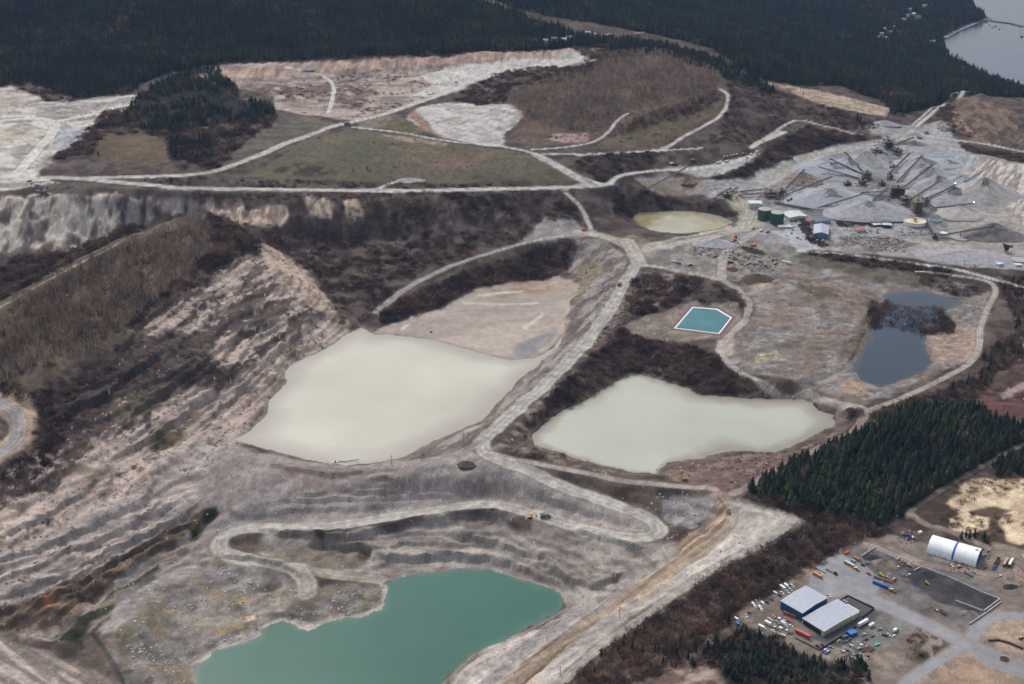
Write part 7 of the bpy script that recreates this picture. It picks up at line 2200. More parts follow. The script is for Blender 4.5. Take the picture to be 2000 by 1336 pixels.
# dark red hopper standing on the gravel flat at the right
x, y, z = put(1965, 492)
t = thing('rusty_hopper', 'dark red rusty hopper standing on the pale gravel flat', 'hopper', (x, y, z))
part('bin', MB().add([(-7, -4, 14), (4, -4, 11), (4, 4, 11), (-7, 4, 14), (-1.5, -1.5, 2), (1.5, -1.5, 2), (1.5, 1.5, 2), (-1.5, 1.5, 2)], [(0, 1, 2, 3), (0, 1, 5, 4), (1, 2, 6, 5), (2, 3, 7, 6), (3, 0, 4, 7), (4, 5, 6, 7)]).box(4, 9, -2, 2, 8, 10.5).mesh('bin', mat((72, 34, 34), .85, 0, .25)), t)
for a_, b_ in ((-2, -2), (2, -2), (2, 2), (-2, 2)):
    part('leg', MB().beam((a_, b_, -.3), (a_ * 1.3, b_ * 1.3, 9), .45).mesh('leg', mat((64, 34, 32), .85)), t)

# ------------------------------------------------------------------ lined basin
t = thing('lined_basin', 'five sided basin of teal water with white liner rim', 'basin', (float(POOLW[:, 0].mean()), float(POOLW[:, 1].mean()), 4.6))
c0 = POOLW.mean(0)


def ring_poly(k, z):
    return [((p[0] - c0[0]) * k, (p[1] - c0[1]) * k, z) for p in POOLW]


def strip(ka, za, kb, zb):
    a_, b_ = ring_poly(ka, za), ring_poly(kb, zb)
    return MB().add(a_ + b_, [(i, (i + 1) % 5, 5 + (i + 1) % 5, 5 + i) for i in range(5)])


part('rim', strip(1.0, .35, .93, -.15).mesh('rim', mat((214, 220, 220), .4, 0, .1)), t)
part('liner', strip(1.14, .15, 1.0, .352).mesh('liner', mat((112, 74, 70), .8, 0, .2)), t)
me = MB().add(ring_poly(.935, -.3), [(0, 1, 2, 3, 4)]).mesh('water', water_mat('basin_water', (26, 96, 104), .12, .5, .15, (34, 110, 114), .03))
part('water', me, t)
for a_, b_, lb in ((1343, 634, 'left'), (1362, 644, 'right')):
    x, y, z = put(a_, b_)
    t2 = thing('pump_float', 'small pump float near the %s end of the near basin rim' % lb, 'float', (x, y, 4.4))
    part('pontoon', MB().box(-2, 2, -.8, .8, -.1, .4).mesh('pontoon', mat((150, 150, 148))), t2)
    part('mast', MB().beam((0, 0, .4), (0, 0, 4), .25).mesh('mast', mat((80, 80, 80))), t2)

# ------------------------------------------------------------------ concrete block walls of the yard bays
M_CONC = simple_mat("concrete_block", (178, 172, 166), .85, .12, .2, 0, .4)
BLK = MB().box(-.84, .84, -.45, .45, 0, .8, 0, .03, .03).mesh('block', M_CONC)


def block_wall(label, pts, rows=2):
    W_ = [spot(*p) for p in pts]
    t = thing('block_wall', label, 'wall', (W_[0][0], W_[0][1], W_[0][2]))
    cnt = 0
    for a_, b_ in zip(W_[:-1], W_[1:]):
        L_ = math.hypot(b_[0] - a_[0], b_[1] - a_[1]); rz = math.atan2(b_[1] - a_[1], b_[0] - a_[0])
        n_ = int(L_ / 1.72)
        for k in range(n_):
            for rw in range(rows):
                s_ = (k + .5 + (.25 if rw % 2 else 0)) * 1.72
                if s_ > L_:
                    continue
                x, y = a_[0] + math.cos(rz) * s_, a_[1] + math.sin(rz) * s_
                o = part('block', BLK, t)
                o.location = (x - W_[0][0] + random.uniform(-.04, .04), y - W_[0][1], rw * .81 - .05)
                o.rotation_euler = (0, 0, rz + random.uniform(-.03, .03))
                cnt += 1
    return cnt


nb = 0
nb += block_wall('long pale block wall around the black asphalt bay, with its right corner', [(1785, 1116), (1799, 1108), (1848, 1126), (1873, 1137), (1920, 1159), (1953, 1171), (1921, 1195)], 2)
nb += block_wall('short pale block wall across the black asphalt bay', [(1865, 1174), (1921, 1195)], 2)
nb += block_wall('pale block wall closing the grey rubble bay', [(1956, 1176), (1926, 1198), (1893, 1220)], 2)
nb += block_wall('angled block wall behind the flat black asphalt heap', [(1682, 1088), (1700, 1076), (1713, 1069), (1760, 1089), (1778, 1098), (1771, 1104)], 2)
nb += block_wall('stub of block wall left of the pickups and earth heap', [(1750, 1095), (1758, 1090)], 2)
print('blocks', nb)

# kerbs of the street
M_KERB = mat((150, 146, 140), .8)


def kerb(label, P, off, w_=.35):
    W_ = P2W(smooth_line(P, 4))
    tn = np.gradient(W_, axis=0); tn /= np.linalg.norm(tn, axis=1)[:, None]
    nn = np.stack([-tn[:, 1], tn[:, 0]], 1)
    Q = W_ + nn * off
    b = MB()
    for a_, c_ in zip(Q[:-1], Q[1:]):
        b.beam((a_[0], a_[1], float(ground(*a_)) + .06), (c_[0], c_[1], float(ground(*c_)) + .06), w_, .24)
    o = link(bpy.data.objects.new('kerb', b.mesh('kerb', M_KERB)))
    o['kind'] = 'structure'


kerb('', PAVED[0][2][2:], 7.7); kerb('', PAVED[0][2][1:], -7.7)

# planted roundabout island
x, y, z = put(1962, 1288)
t = thing('roundabout_island', 'small oval planted island in the street bottom right', 'island', (x, y, z))
b = MB().cyl((0, 0, 0), 5.2, .3, 'z', 20)
part('kerb_ring', b.mesh('kerb_ring', mat((150, 146, 142), .8)), t)
part('soil', MB().cyl((0, 0, .3), 4.6, .25, 'z', 20, 0, 4.2).mesh('soil', M_PILE['s']), t)
for k in range(9):
    a_ = k * .7
    o = part('shrub', bush_meshes[k % 3], t); o.location = (math.cos(a_) * 2.6 * (k % 2 + .3), math.sin(a_) * 2.6, .4); o.scale = (1.6, 1.6, 1.4)
    o.data = o.data
OLIVEB = bpy.data.objects and None

# ------------------------------------------------------------------ poles and pylons
M_POLE = mat((128, 120, 112), .8, 0, .15)


def pole(label, u, v, h=11.0, kind='pole', w_=.35):
    x, y, z = put(u, v)
    t = thing('utility_pole' if kind == 'pole' else 'pylon', label, 'pole' if kind == 'pole' else 'pylon', (x, y, z - .3), random.uniform(-.5, .5))
    if kind == 'pole':
        part('shaft', MB().cyl((0, 0, 0), w_, h, 'z', 8, 0, w_ * .7).mesh('shaft', M_POLE), t)
        part('crossarm', MB().box(-1.6, 1.6, -.14, .14, h - 1.2, h - .9).mesh('crossarm', M_POLE), t)
    else:
        for sg in (-1, 1):
            part('leg', MB().cyl((sg * 3.2, 0, 0), w_, h, 'z', 8, 0, w_ * .8).mesh('leg', M_POLE), t)
        part('crossarm', MB().box(-7, 7, -.3, .3, h - 3.0, h - 2.3).mesh('crossarm', M_POLE), t)
        part('brace', MB().beam((-3.2, 0, h - 9), (3.2, 0, h - 3), .3).beam((3.2, 0, h - 9), (-3.2, 0, h - 3), .3).mesh('brace', M_POLE), t)


for (lb, u, v, h) in [
    ('utility pole on the bank at the tip of the cream pond', 765, 908, 13), ('utility pole on the causeway side of the cream pond', 905, 861, 13),
    ('utility pole on the south bank of the pale pond', 1147, 916, 13), ('utility pole at the southern notch of the pale pond', 1283, 928, 9),
    ('utility pole beside the corner of the causeway junction', 1010, 897, 8), ('utility pole on the pit rim above the teal lake', 1210, 1206, 13),
    ('utility pole low on the pit rim near the bottom edge', 1094, 1318, 10), ('utility pole in the brown belt near the bottom edge', 1297, 1308, 15),
    ('utility pole at the outer edge of the pit rim halfway up', 1358, 1143, 9), ('utility pole at the corner of the rim by the conifer stand', 1582, 1024, 11),
    ('utility pole where the forest track meets the yard', 1750, 1028, 14), ('utility pole beside the forest track at the right', 1930, 923, 14),
    ('utility pole behind the white arched shelter', 1931, 1068, 10), ('utility pole above the row of parked vans', 1555, 1140, 10),
    ('utility pole on the west side of the tailings loop road', 1446, 731, 9), ('utility pole on the road between the pale pond and the tailings', 1590, 772, 9),
    ('utility pole at the lower corner of the tailings road', 1743, 794, 8), ('utility pole on the road south of the dark pond', 1830, 752, 9),
    ('lamp post beside the shed with red and white roof', 1655, 449, 13), ('thin mast on the gravel edge below the round basin', 1883, 519, 11),
]:
    pole(lb, u, v, h)
for (lb, u, v, h) in [
    ('H-frame power pylon highest on the left of the cleared strip', 1053, 38, 18), ('single tall power mast left of the first H-frame', 1040, 33, 19),
    ('tall power mast by the houses below the forest', 1139, 52, 24), ('H-frame power pylon right of the houses', 1203, 68, 20),
    ('H-frame power pylon above the bare hill', 1347, 95, 18), ('tall H-frame pylon right of the one above the bare hill', 1362, 95, 24),
    ('power pylon at the left of the sandy strip', 1565, 187, 24), ('power pylon in the middle of the sandy strip', 1601, 184, 28),
    ('power pylon at the right end of the sandy strip', 1713, 212, 22), ('power pylon behind the small grey heap on the plateau', 1754, 233, 16),
]:
    pole(lb, u, v, h, 'pylon' if 'H-frame' in lb or 'pylon' in lb else 'pole', .45)

# ------------------------------------------------------------------ far houses
hs_ = random.Random(3)
for i_, (u, v, rc_, lb) in enumerate([
    (1066, 84, (150, 150, 154), 'pale roofed house leftmost in the clearing under the forest'), (1082, 80, (96, 90, 90), 'dark roofed house second in the clearing under the forest'),
    (1100, 82, (188, 190, 194), 'white gabled house at the middle of the clearing'), (1112, 77, (120, 118, 120), 'grey roofed house right of the white gabled one'),
    (1148, 68, (176, 176, 180), 'white house under the tall power mast'), (1166, 72, (104, 100, 100), 'dark roofed house behind the end of the pale quarry'),
    (1188, 74, (170, 172, 176), 'small pale house nearest the second H-frame pylon'),
    (1712, 76, (190, 194, 200), 'white roofed house lowest on the left of the shore hamlet'), (1722, 70, (128, 130, 138), 'grey roofed house in the shore hamlet'),
    (1730, 78, (168, 172, 180), 'pale house lowest in the shore hamlet'), (1738, 66, (96, 98, 104), 'dark roofed house in the middle of the shore hamlet'),
    (1726, 60, (178, 180, 186), 'pale roofed house above the grey one in the hamlet'), (1742, 56, (140, 142, 150), 'grey house at the upper right of the hamlet'),
    (1764, 42, (182, 186, 196), 'white house below the upper hamlet'), (1772, 34, (130, 134, 142), 'grey roofed house of the upper hamlet'),
    (1784, 30, (196, 198, 204), 'brightest white roof in the upper hamlet'), (1793, 36, (118, 118, 126), 'dark roofed house at the right of the upper hamlet'),
    (1775, 22, (160, 164, 172), 'pale house at the top of the upper hamlet'), (1822, 84, (176, 178, 184), 'white house alone in the trees left of the cove'),
    (1806, 14, (150, 152, 160), 'grey house near the top edge by the sea'),
]):
    x, y, z = put(u, v)
    t = thing('house', lb, 'house', (x, y, z - .5), hs_.uniform(-.6, .6))
    w_, d_, h = hs_.uniform(11, 16), hs_.uniform(8, 11), hs_.uniform(6.5, 8.5)
    part('wall', MB().box(-w_ / 2, w_ / 2, -d_ / 2, d_ / 2, 0, h).mesh('wall', mat(hs_.choice([(196, 192, 186), (170, 166, 160), (150, 140, 130)]), .8)), t)
    part('roof', MB().prism([(-d_ / 2 - .6, h + .01), (d_ / 2 + .6, h + .01), (0, h + 3.2)], -w_ / 2 - .5, w_ / 2 + .5).mesh('roof', mat(rc_, .6)), t).rotation_euler = (0, 0, math.pi / 2)
    for k in (-.25, .25):
        part('window', MB().box(k * w_ - 1, k * w_ + 1, -d_ / 2 - .08, -d_ / 2 - .003, h - 3.2, h - 1.2).mesh('window', mat(GLASS, .2)), t)

# ------------------------------------------------------------------ cove: breakwater, jetty and boats
def sea_pt(u, v, z=SEA_Z):
    x, y = at_z(u, v, z)
    return float(x), float(y)


b = MB()
Wp = [sea_pt(*p) for p in [(1840, 74), (1862, 62), (1880, 54), (1900, 46), (1918, 38), (1930, 36)]]
for a_, c_ in zip(Wp[:-1], Wp[1:]):
    b.beam((a_[0], a_[1], SEA_Z - .5), (c_[0], c_[1], SEA_Z - .5), 26, 4.5)
o = link(bpy.data.objects.new('beach', b.mesh('beach', simple_mat("beach_gravel", (142, 130, 124), .95, .2, .1, 0, .05)))); o['kind'] = 'structure'
ax, ay = sea_pt(1918, 36)
t = thing('breakwater', 'rubble breakwater running from the wooded point to the right edge', 'breakwater', (ax, ay, SEA_Z))
Wp = [sea_pt(*p) for p in [(1916, 33), (1930, 40), (1950, 43), (1975, 46), (1996, 52)]]
b = MB(); rk = random.Random(4)
for a_, c_ in zip(Wp[:-1], Wp[1:]):
    b.beam((a_[0] - ax, a_[1] - ay, .2), (c_[0] - ax, c_[1] - ay, .2), 12, 4)
    for k in range(24):
        q_ = rk.random(); px_, py_ = a_[0] + (c_[0] - a_[0]) * q_ - ax + rk.uniform(-7, 7), a_[1] + (c_[1] - a_[1]) * q_ - ay + rk.uniform(-7, 7)
        b.box(px_ - 1.5, px_ + 1.5, py_ - 1.5, py_ + 1.5, -.5, rk.uniform(1, 3), 0, .5, .5)
part('rock_bank', b.mesh('rock_bank', mat((104, 104, 112), .9, 0, .2)), t)
ax, ay = sea_pt(1996, 56)
t = thing('jetty', 'jetty turning down at the end of the breakwater', 'jetty', (ax, ay, SEA_Z))
p_ = sea_pt(1996, 72)
part('deck', MB().beam((0, 0, 3), (p_[0] - ax, p_[1] - ay, 3), 8, .8).mesh('deck', mat((116, 114, 118), .8)), t)
for k in range(5):
    for sg in (-3, 3):
        part('pile_post', MB().cyl(((p_[0] - ax) * k / 4 + sg, (p_[1] - ay) * k / 4, -2), .5, 5, 'z', 6).mesh('pile_post', mat((70, 66, 62), .9)), t)
for i_, (u, v, u2, v2) in enumerate([(1930, 48, 1936, 50), (1935, 53, 1941, 55), (1941, 51, 1947, 52), (1948, 56, 1955, 58)]):
    loc = sea_pt((u + u2) / 2, (v + v2) / 2)
    p2 = sea_pt(u2, v2)
    t = boat(u, v, u2, v2, ['white boat nearest the wooded point in the cove', 'white boat in the middle of the moored group', 'white boat moored closest to the breakwater', 'white boat outermost in the cove'][i_], WHITE, 14, SEA_Z - .2)
    t.location = (loc[0], loc[1], SEA_Z - .2); t.rotation_euler = (0, 0, math.atan2(p2[1] - loc[1], p2[0] - loc[0]))
    t.scale = (1, 1.2, 1.2)

# ------------------------------------------------------------------ vehicles and gear of the foreground yard
row = 'cars parked along the upper edge of the yard'
car(1430, 1206, 1448, 1214, WHITE, 'white passenger van leftmost in the yard', 'van')
car(1452, 1207, 1457, 1212, SILVER, 'silver car tucked right of the leftmost white van', 'car', group=row)
car(1452, 1201, 1460, 1206, WHITE, 'white pickup just behind the leftmost white van', 'pickup', group=row)
mixer(1466, 1180, 1478, 1190, 'white concrete mixer truck parked beside the brown belt')
mixer(1481, 1187, 1489, 1195, 'second white concrete mixer, nearer the workshop')
car(1483, 1176, 1496, 1184, WHITE, 'white van between the mixers and the dark car', 'van')
car(1495, 1176, 1502, 1180, BLACK, 'black car parked right of the white van by the mixers', 'suv', group=row)
car(1508, 1165, 1518, 1170, SILVER, 'silver car lowest in the group of three below the belt', 'car', group=row)
car(1510, 1158, 1519, 1162, WHITE, 'white van behind the silver car below the belt', 'van')
car(1519, 1162, 1527, 1167, (28, 40, 72), 'dark navy car right of the silver one', 'suv', group=row)
bus(1521, 1146, 1537, 1155, WHITE, 'white minibus parked behind the blue workshop', 8.5, 'bus', 'minibus')
car(1523, 1156, 1532, 1161, WHITE, 'white car directly below the white minibus', 'car', group=row)
car(1534, 1155, 1541, 1159, WHITE, 'white pickup at the nose of the white minibus', 'pickup', group=row)
box_truck(1531, 1144, 1541, 1150, WHITE, 'white box truck right behind the white minibus', WHITE, 4.5)
car(1541, 1150, 1547, 1155, (196, 196, 200), 'pale car between the box truck and the rightmost one', 'car', group=row)
car(1542, 1142, 1552, 1148, (222, 226, 224), 'white hatchback rightmost in the upper row', 'suv', group=row)
bus(1586, 1121, 1608, 1132, ORG, 'orange yellow school bus beside the turning area', 11.5)
car(1598, 1118, 1607, 1124, WHITE, 'white pickup parked beside the orange bus', 'pickup')
flatbed(1593, 1110, 1612, 1119, 'empty tan flatbed trailer behind the orange bus', (150, 136, 122))
flatbed(1612, 1111, 1630, 1121, 'flatbed truck with dark cab right of the orange bus', (128, 112, 100), 10, BLACK)
car(1616, 1161, 1622, 1168, WHITE, 'white pickup at the right corner of the blue workshop', 'pickup')
car(1645, 1173, 1655, 1177, (206, 212, 216), 'white car alone in the fenced car park', 'car')
container(1673, 1227, 1697, 1213, (222, 224, 226), 'tall white trailer parked along the tan warehouse', 13, 3.0, 'trailer', 'semi_trailer', None, True)
container(1697, 1227, 1706, 1221, (214, 214, 212), 'white camper trailer right of the tall white trailer', 6.5, 2.2, 'trailer', 'camper_trailer', None, True)
container(1656, 1242, 1671, 1236, (34, 84, 138), 'blue topped awning shed in the lower yard', 8, 3.0, 'shed', 'tarp_shed', (44, 112, 180), False, 6)
box_truck(1645, 1249, 1656, 1244, GREY, 'grey stake truck left of the blue topped shed', (92, 96, 104), 5)
car(1647, 1256, 1655, 1252, (120, 126, 136), 'faded grey pickup below the blue topped shed', 'pickup')
car(1656, 1251, 1663, 1247, (86, 90, 98), 'dark grey scrapped car below the blue topped shed', 'junk')
car(1634, 1255, 1642, 1250, (196, 176, 70), 'yellow and white car left of the grey stake truck', 'junk')
car(1680, 1244, 1692, 1237, (206, 188, 184), 'white and red pickup in the middle of the lower yard', 'pickup')
boat(1601, 1277, 1622, 1266, 'long blue and white boat at the yard corner', (38, 62, 118), 9, None, WHITE)
boat(1609, 1279, 1624, 1270, 'second blue boat beside the long one', (52, 84, 150), 8, None, WHITE)
car(1594, 1262, 1600, 1265, BLACK, 'black car at the low corner of the fenced yard', 'suv')
car(1604, 1260, 1609, 1263, BLACK, 'black car right of the one at the low corner', 'car')
car(1618, 1263, 1628, 1266, SILVER, 'silver car above the blue boats', 'car')
container(1553, 1234, 1582, 1249, (178, 72, 62), 'long red trailer with white panels at the warehouse end', 15, 2.6, 'trailer', 'red_trailer', (196, 96, 86), True)
container(1529, 1198, 1543, 1203, (142, 72, 58), 'rust red container against the blue workshop, left one', 6.1, 2.6)
container(1543, 1203, 1556, 1208, (150, 76, 60), 'rust red container against the blue workshop, right one', 6.1, 2.6)
boat(1520, 1208, 1533, 1214, 'white motor boat below the rust red containers', WHITE, 7.5)
box_truck(1524, 1217, 1537, 1225, WHITE, 'white box truck below the white motor boat', (206, 216, 216), 5.5)
boat(1521, 1226, 1540, 1234, 'white boat with cabin lowest among the parked boats', WHITE, 9)
container(1492, 1217, 1507, 1224, (206, 214, 212), 'pale square cargo trailer left of the white box truck', 6.5, 2.5, 'trailer', 'cargo_trailer', (222, 226, 224), True)
bus(1480, 1223, 1496, 1231, WHITE, 'white shuttle bus near the bottom conifers', 8, 'bus', 'minibus')
car(1477, 1234, 1489, 1238, WHITE, 'white pickup below the white shuttle bus', 'pickup')
car(1493, 1230, 1500, 1234, SILVER, 'silver car at the nose of the shuttle bus', 'car')
loader(1510, 1226, 1519, 1230, YEL, 'small yellow loader beside the lowest parked boat', .7)
car(1505, 1232, 1513, 1235, (226, 222, 206), 'small cream car below the yellow loader', 'car')
flatbed(1523, 1240, 1533, 1243, 'small white utility trailer near the red trailer', (196, 194, 190), 5)
loader(1512, 1209, 1516, 1205, ORG, 'small orange skid loader left of the white motor boat', .45)
container(1437, 1220, 1443, 1223, (28, 90, 168), 'small blue tarp covered trailer at the far left of the yard', 4, 2.0, 'trailer', 'tarp_trailer', (34, 110, 190), True)
boat(1707, 1262, 1720, 1258, 'teal boat beside the brown scrap heap', (80, 176, 186), 6, None, (110, 196, 200))
for (a_, b_, c_, d_, cc, lb, kk) in [
    (1675, 1264, 1684, 1260, WHITE, 'white pickup left of the brown scrap heap', 'pickup'), (1674, 1270, 1682, 1267, (150, 156, 164), 'grey van left below the brown scrap heap', 'van'),
    (1669, 1279, 1680, 1283, (40, 58, 100), 'navy scrapped car in the lowest scrap row', 'junk'), (1678, 1284, 1689, 1289, WHITE, 'white scrapped car in the lowest scrap row', 'junk'),
    (1689, 1285, 1700, 1279, (176, 58, 46), 'red scrapped car right in the lowest scrap row', 'junk'), (1666, 1296, 1677, 1291, (30, 130, 116), 'green teal scrapped car nearest the conifers', 'junk'),
    (1662, 1285, 1669, 1288, SILVER, 'silver scrapped car left in the lowest scrap row', 'junk'), (1683, 1274, 1692, 1272, (92, 60, 54), 'rusty brown scrapped car below the scrap heap', 'junk'),
    (1679, 1296, 1687, 1294, (196, 200, 200), 'pale scrapped car right of the green teal one', 'junk'), (1697, 1273, 1704, 1268, (96, 98, 104), 'dark grey scrapped car right of the scrap heap', 'junk'),
    (1723, 1240, 1733, 1244, BLACK, 'black pickup parked alone left of the red and white truck', 'pickup'), (1732, 1238, 1739, 1243, (210, 210, 214), 'white car right of the lone black pickup', 'car'),
    (1742, 1245, 1749, 1241, WHITE, 'small white car below the red and white truck', 'car'),
]:
    car(a_, b_, c_, d_, cc, lb, kk)
box_truck(1744, 1236, 1753, 1231, (176, 52, 48), 'red cabbed box truck with white box in the lower yard', WHITE, 4.5)
for (a_, b_, c_, d_, cc, lb, kk) in [
    (1504, 1170, 1512, 1175, (60, 64, 74), 'dark grey car lowest left of the silver car in the upper row', 'car'), (1474, 1174, 1481, 1178, SILVER, 'silver car above the first concrete mixer', 'suv'),
    (1461, 1196, 1468, 1201, (70, 74, 84), 'dark pickup between the pickup row and the mixers', 'pickup'), (1500, 1208, 1508, 1212, WHITE, 'white car left of the orange skid loader', 'car'),
    (1514, 1215, 1521, 1219, (140, 146, 152), 'grey car above the small yellow loader', 'suv'), (1538, 1213, 1545, 1217, (150, 66, 54), 'red car right of the white motor boat', 'car'),
    (1541, 1221, 1548, 1225, WHITE, 'white car between box truck and warehouse wall', 'car'), (1539, 1236, 1547, 1240, (92, 98, 108), 'grey car at the tail of the red trailer', 'car'),
    (1714, 1232, 1722, 1228, SILVER, 'silver pickup right of the white camper trailer', 'pickup'), (1700, 1245, 1708, 1241, (70, 96, 150), 'blue car in the open part of the lower yard', 'car'),
    (1660, 1262, 1668, 1266, (180, 182, 186), 'pale van left of the two white scrap row cars', 'van'), (1652, 1270, 1660, 1274, (110, 60, 50), 'rust red scrapped car left of the scrap rows', 'junk'),
    (1641, 1276, 1650, 1272, WHITE, 'white pickup between the blue boats and the scrap rows', 'pickup'), (1688, 1252, 1696, 1248, BLACK, 'black car above the brown scrap heap', 'car'),
    (1770, 1125, 1778, 1122, WHITE, 'white service pickup near the rusty loader', 'pickup'), (1693, 1120, 1700, 1124, (176, 60, 50), 'red pickup left of the yellow dozer', 'pickup'),
    (1900, 1118, 1908, 1122, (180, 182, 186), 'silver pickup right of the long dark trailer', 'pickup'), (1948, 1128, 1956, 1124, WHITE, 'white pickup below the blue cab of the rusty trailer', 'pickup')]:
    car(a_, b_, c_, d_, cc, lb, kk)
# middle of the yard
container(1648, 1099, 1669, 1110, (176, 122, 48), 'mustard container with white roof beside the turning area', 11, 3.2, 'container', 'shipping_container', (196, 200, 196))
container(1667, 1091, 1679, 1097, (172, 106, 72), 'salmon orange container behind the mustard one', 7, 3.0)
container(1662, 1095, 1671, 1100, (78, 170, 168), 'small turquoise tank between the two orange containers', 4.5, 2.2, 'tank', 'turquoise_tank')
loader(1667, 1110, 1677, 1116, YEL, 'yellow loader at the end of the mustard container', .9)
loader(1681, 1103, 1688, 1106, (70, 66, 62), 'dark loader left of the flat black heap', .8, 'dozer')
car(1690, 1103, 1697, 1100, (110, 112, 120), 'grey pickup between the dark loader and the gravel cone', 'pickup')
flatbed(1650, 1082, 1657, 1078, 'bright orange covered trailer on the verge', (218, 86, 40), 6)
car(1750, 1113, 1756, 1106, WHITE, 'white crew pickup in front of the brown earth heap', 'pickup')
car(1759, 1108, 1765, 1102, (150, 154, 164), 'grey pickup right of the white crew pickup', 'pickup')
loader(1779, 1108, 1772, 1105, (132, 84, 62), 'rusty loader beside the block wall end', .8)
loader(1714, 1122, 1727, 1127, (214, 206, 60), 'yellow and white dozer above the blue container', .95, 'dozer')
loader(1730, 1127, 1736, 1131, YEL, 'small yellow roller right of the yellow dozer', .6)
loader(1742, 1136, 1750, 1131, (198, 150, 70), 'tan loader with white roof right of the blue container', .9)
container(1704, 1138, 1734, 1150, (34, 92, 150), 'long blue container in the middle of the yard', 15, 2.9, 'container', 'shipping_container', (44, 104, 168))
loader(1736, 1152, 1748, 1158, (206, 148, 44), 'orange yellow loader at the end of the blue container', .9)
flatbed(1724, 1133, 1742, 1139, 'low rusty trailer behind the blue container', (110, 58, 52), 10)
flatbed(1708, 1128, 1722, 1133, 'low dark red trailer under the yellow dozer', (92, 48, 46), 9)
loader(1804, 1139, 1816, 1143, YEL, 'yellow bulldozer working on the black asphalt bay', 1.0, 'dozer')
loader(1833, 1196, 1822, 1190, (218, 158, 40), 'yellow excavator near the street', .8, 'digger')
flatbed(1836, 1195, 1846, 1202, 'rust brown tipping box beside the yellow excavator', (132, 98, 86), 7, None, (126, 92, 80))
# around the shelter
car(1854, 1103, 1862, 1108, WHITE, 'white pickup in front of the arched shelter', 'pickup')
loader(1867, 1110, 1879, 1107, (206, 88, 46), 'orange red loader in front of the arched shelter', .8)
car(1878, 1103, 1884, 1100, (176, 58, 50), 'red car between the loader and the shelter', 'car')
flatbed(1883, 1118, 1898, 1126, 'long dark trailer below the arched shelter', (92, 84, 82), 10)
flatbed(1953, 1089, 1939, 1113, 'long open rusty trailer with blue cab right of the shelter', (78, 50, 46), 17, (44, 104, 172), (84, 52, 48))
loader(1927, 1105, 1921, 1114, (178, 64, 54), 'red machine left of the blue cab', .7, 'digger')
container(1958, 1111, 1969, 1092, (128, 106, 96), 'tan roofed semi trailer, left of two at the right edge', 14, 2.8, 'trailer', 'semi_trailer', (176, 150, 138), True)
container(1968, 1112, 1979, 1093, (44, 76, 66), 'cream roofed green semi trailer, right of two at the right edge', 14, 2.8, 'trailer', 'semi_trailer', (222, 218, 196), True)
car(1912, 1082, 1919, 1078, (140, 140, 144), 'grey car by the teal end wall of the shelter', 'junk')
car(1921, 1088, 1926, 1084, (110, 96, 92), 'brown scrapped car right of the shelter end wall', 'junk')
car(1926, 1078, 1933, 1076, (160, 152, 150), 'pale scrapped car behind the shelter end wall', 'junk')
container(1793, 1043, 1800, 1041, WHITE, 'small white cabin behind the blue scrap', 4, 2.6, 'cabin', 'white_cabin')
car(1996, 1085, 2000, 1089, WHITE, 'white car at the right edge above the semi trailers', 'car')
loader(1990, 1250, 1998, 1246, (176, 40, 44), 'red machine at the right edge beside the dark pipe', .8)
# blue scrap
sc_ = random.Random(9)
for i_, (u, v) in enumerate([(1764, 1043), (1771, 1047), (1779, 1050), (1786, 1054), (1772, 1054)]):
    x, y, z = put(u, v)
    t = thing('scrap_bundle', ['leftmost blue scrap frame behind the rubble row', 'blue scrap frame second from the left', 'bright blue scrap pile in the middle', 'blue and white scrap frame nearest the shelter', 'lowest blue scrap bundle with white pipes'][i_], 'scrap', (x, y, z), sc_.uniform(0, 3))
    for k in range(6):
        b = MB()
        z0 = .3 + k * .35
        a_ = (sc_.uniform(-3, 0), sc_.uniform(-2, 2), z0); c_ = (sc_.uniform(1, 4), sc_.uniform(-2, 2), z0 + sc_.uniform(-.2, .8))
        b.beam(a_, c_, sc_.uniform(.4, .9), .4)
        part('beam', b.mesh('beam', mat(sc_.choice([(28, 40, 130), (32, 56, 150), (44, 70, 140), (206, 206, 202), (92, 88, 92)]), .5)), t)
# dark pipe
Wp = [spot(*p) for p in [(1930, 1252), (1950, 1251), (1972, 1257), (1997, 1268)]]
t = thing('large_pipe', 'dark red pipe lying beside the street at the right edge', 'pipe', Wp[0])
b = MB()
for a_, c_ in zip(Wp[:-1], Wp[1:]):
    b.beam((a_[0] - Wp[0][0], a_[1] - Wp[0][1], .8), (c_[0] - Wp[0][0], c_[1] - Wp[0][1], .8), 1.5, 1.5)
part('pipe_run', b.mesh('pipe_run', mat((78, 50, 54), .8)), t)
for k in range(3):
    part('pipe_ring', MB().box(Wp[k + 1][0] - Wp[0][0] - .3, Wp[k + 1][0] - Wp[0][0] + .3, Wp[k + 1][1] - Wp[0][1] - 1, Wp[k + 1][1] - Wp[0][1] + 1, 0, 1.8).mesh('pipe_ring', mat((64, 44, 46), .8)), t)
# dark screen fence around the car park of the tan warehouse


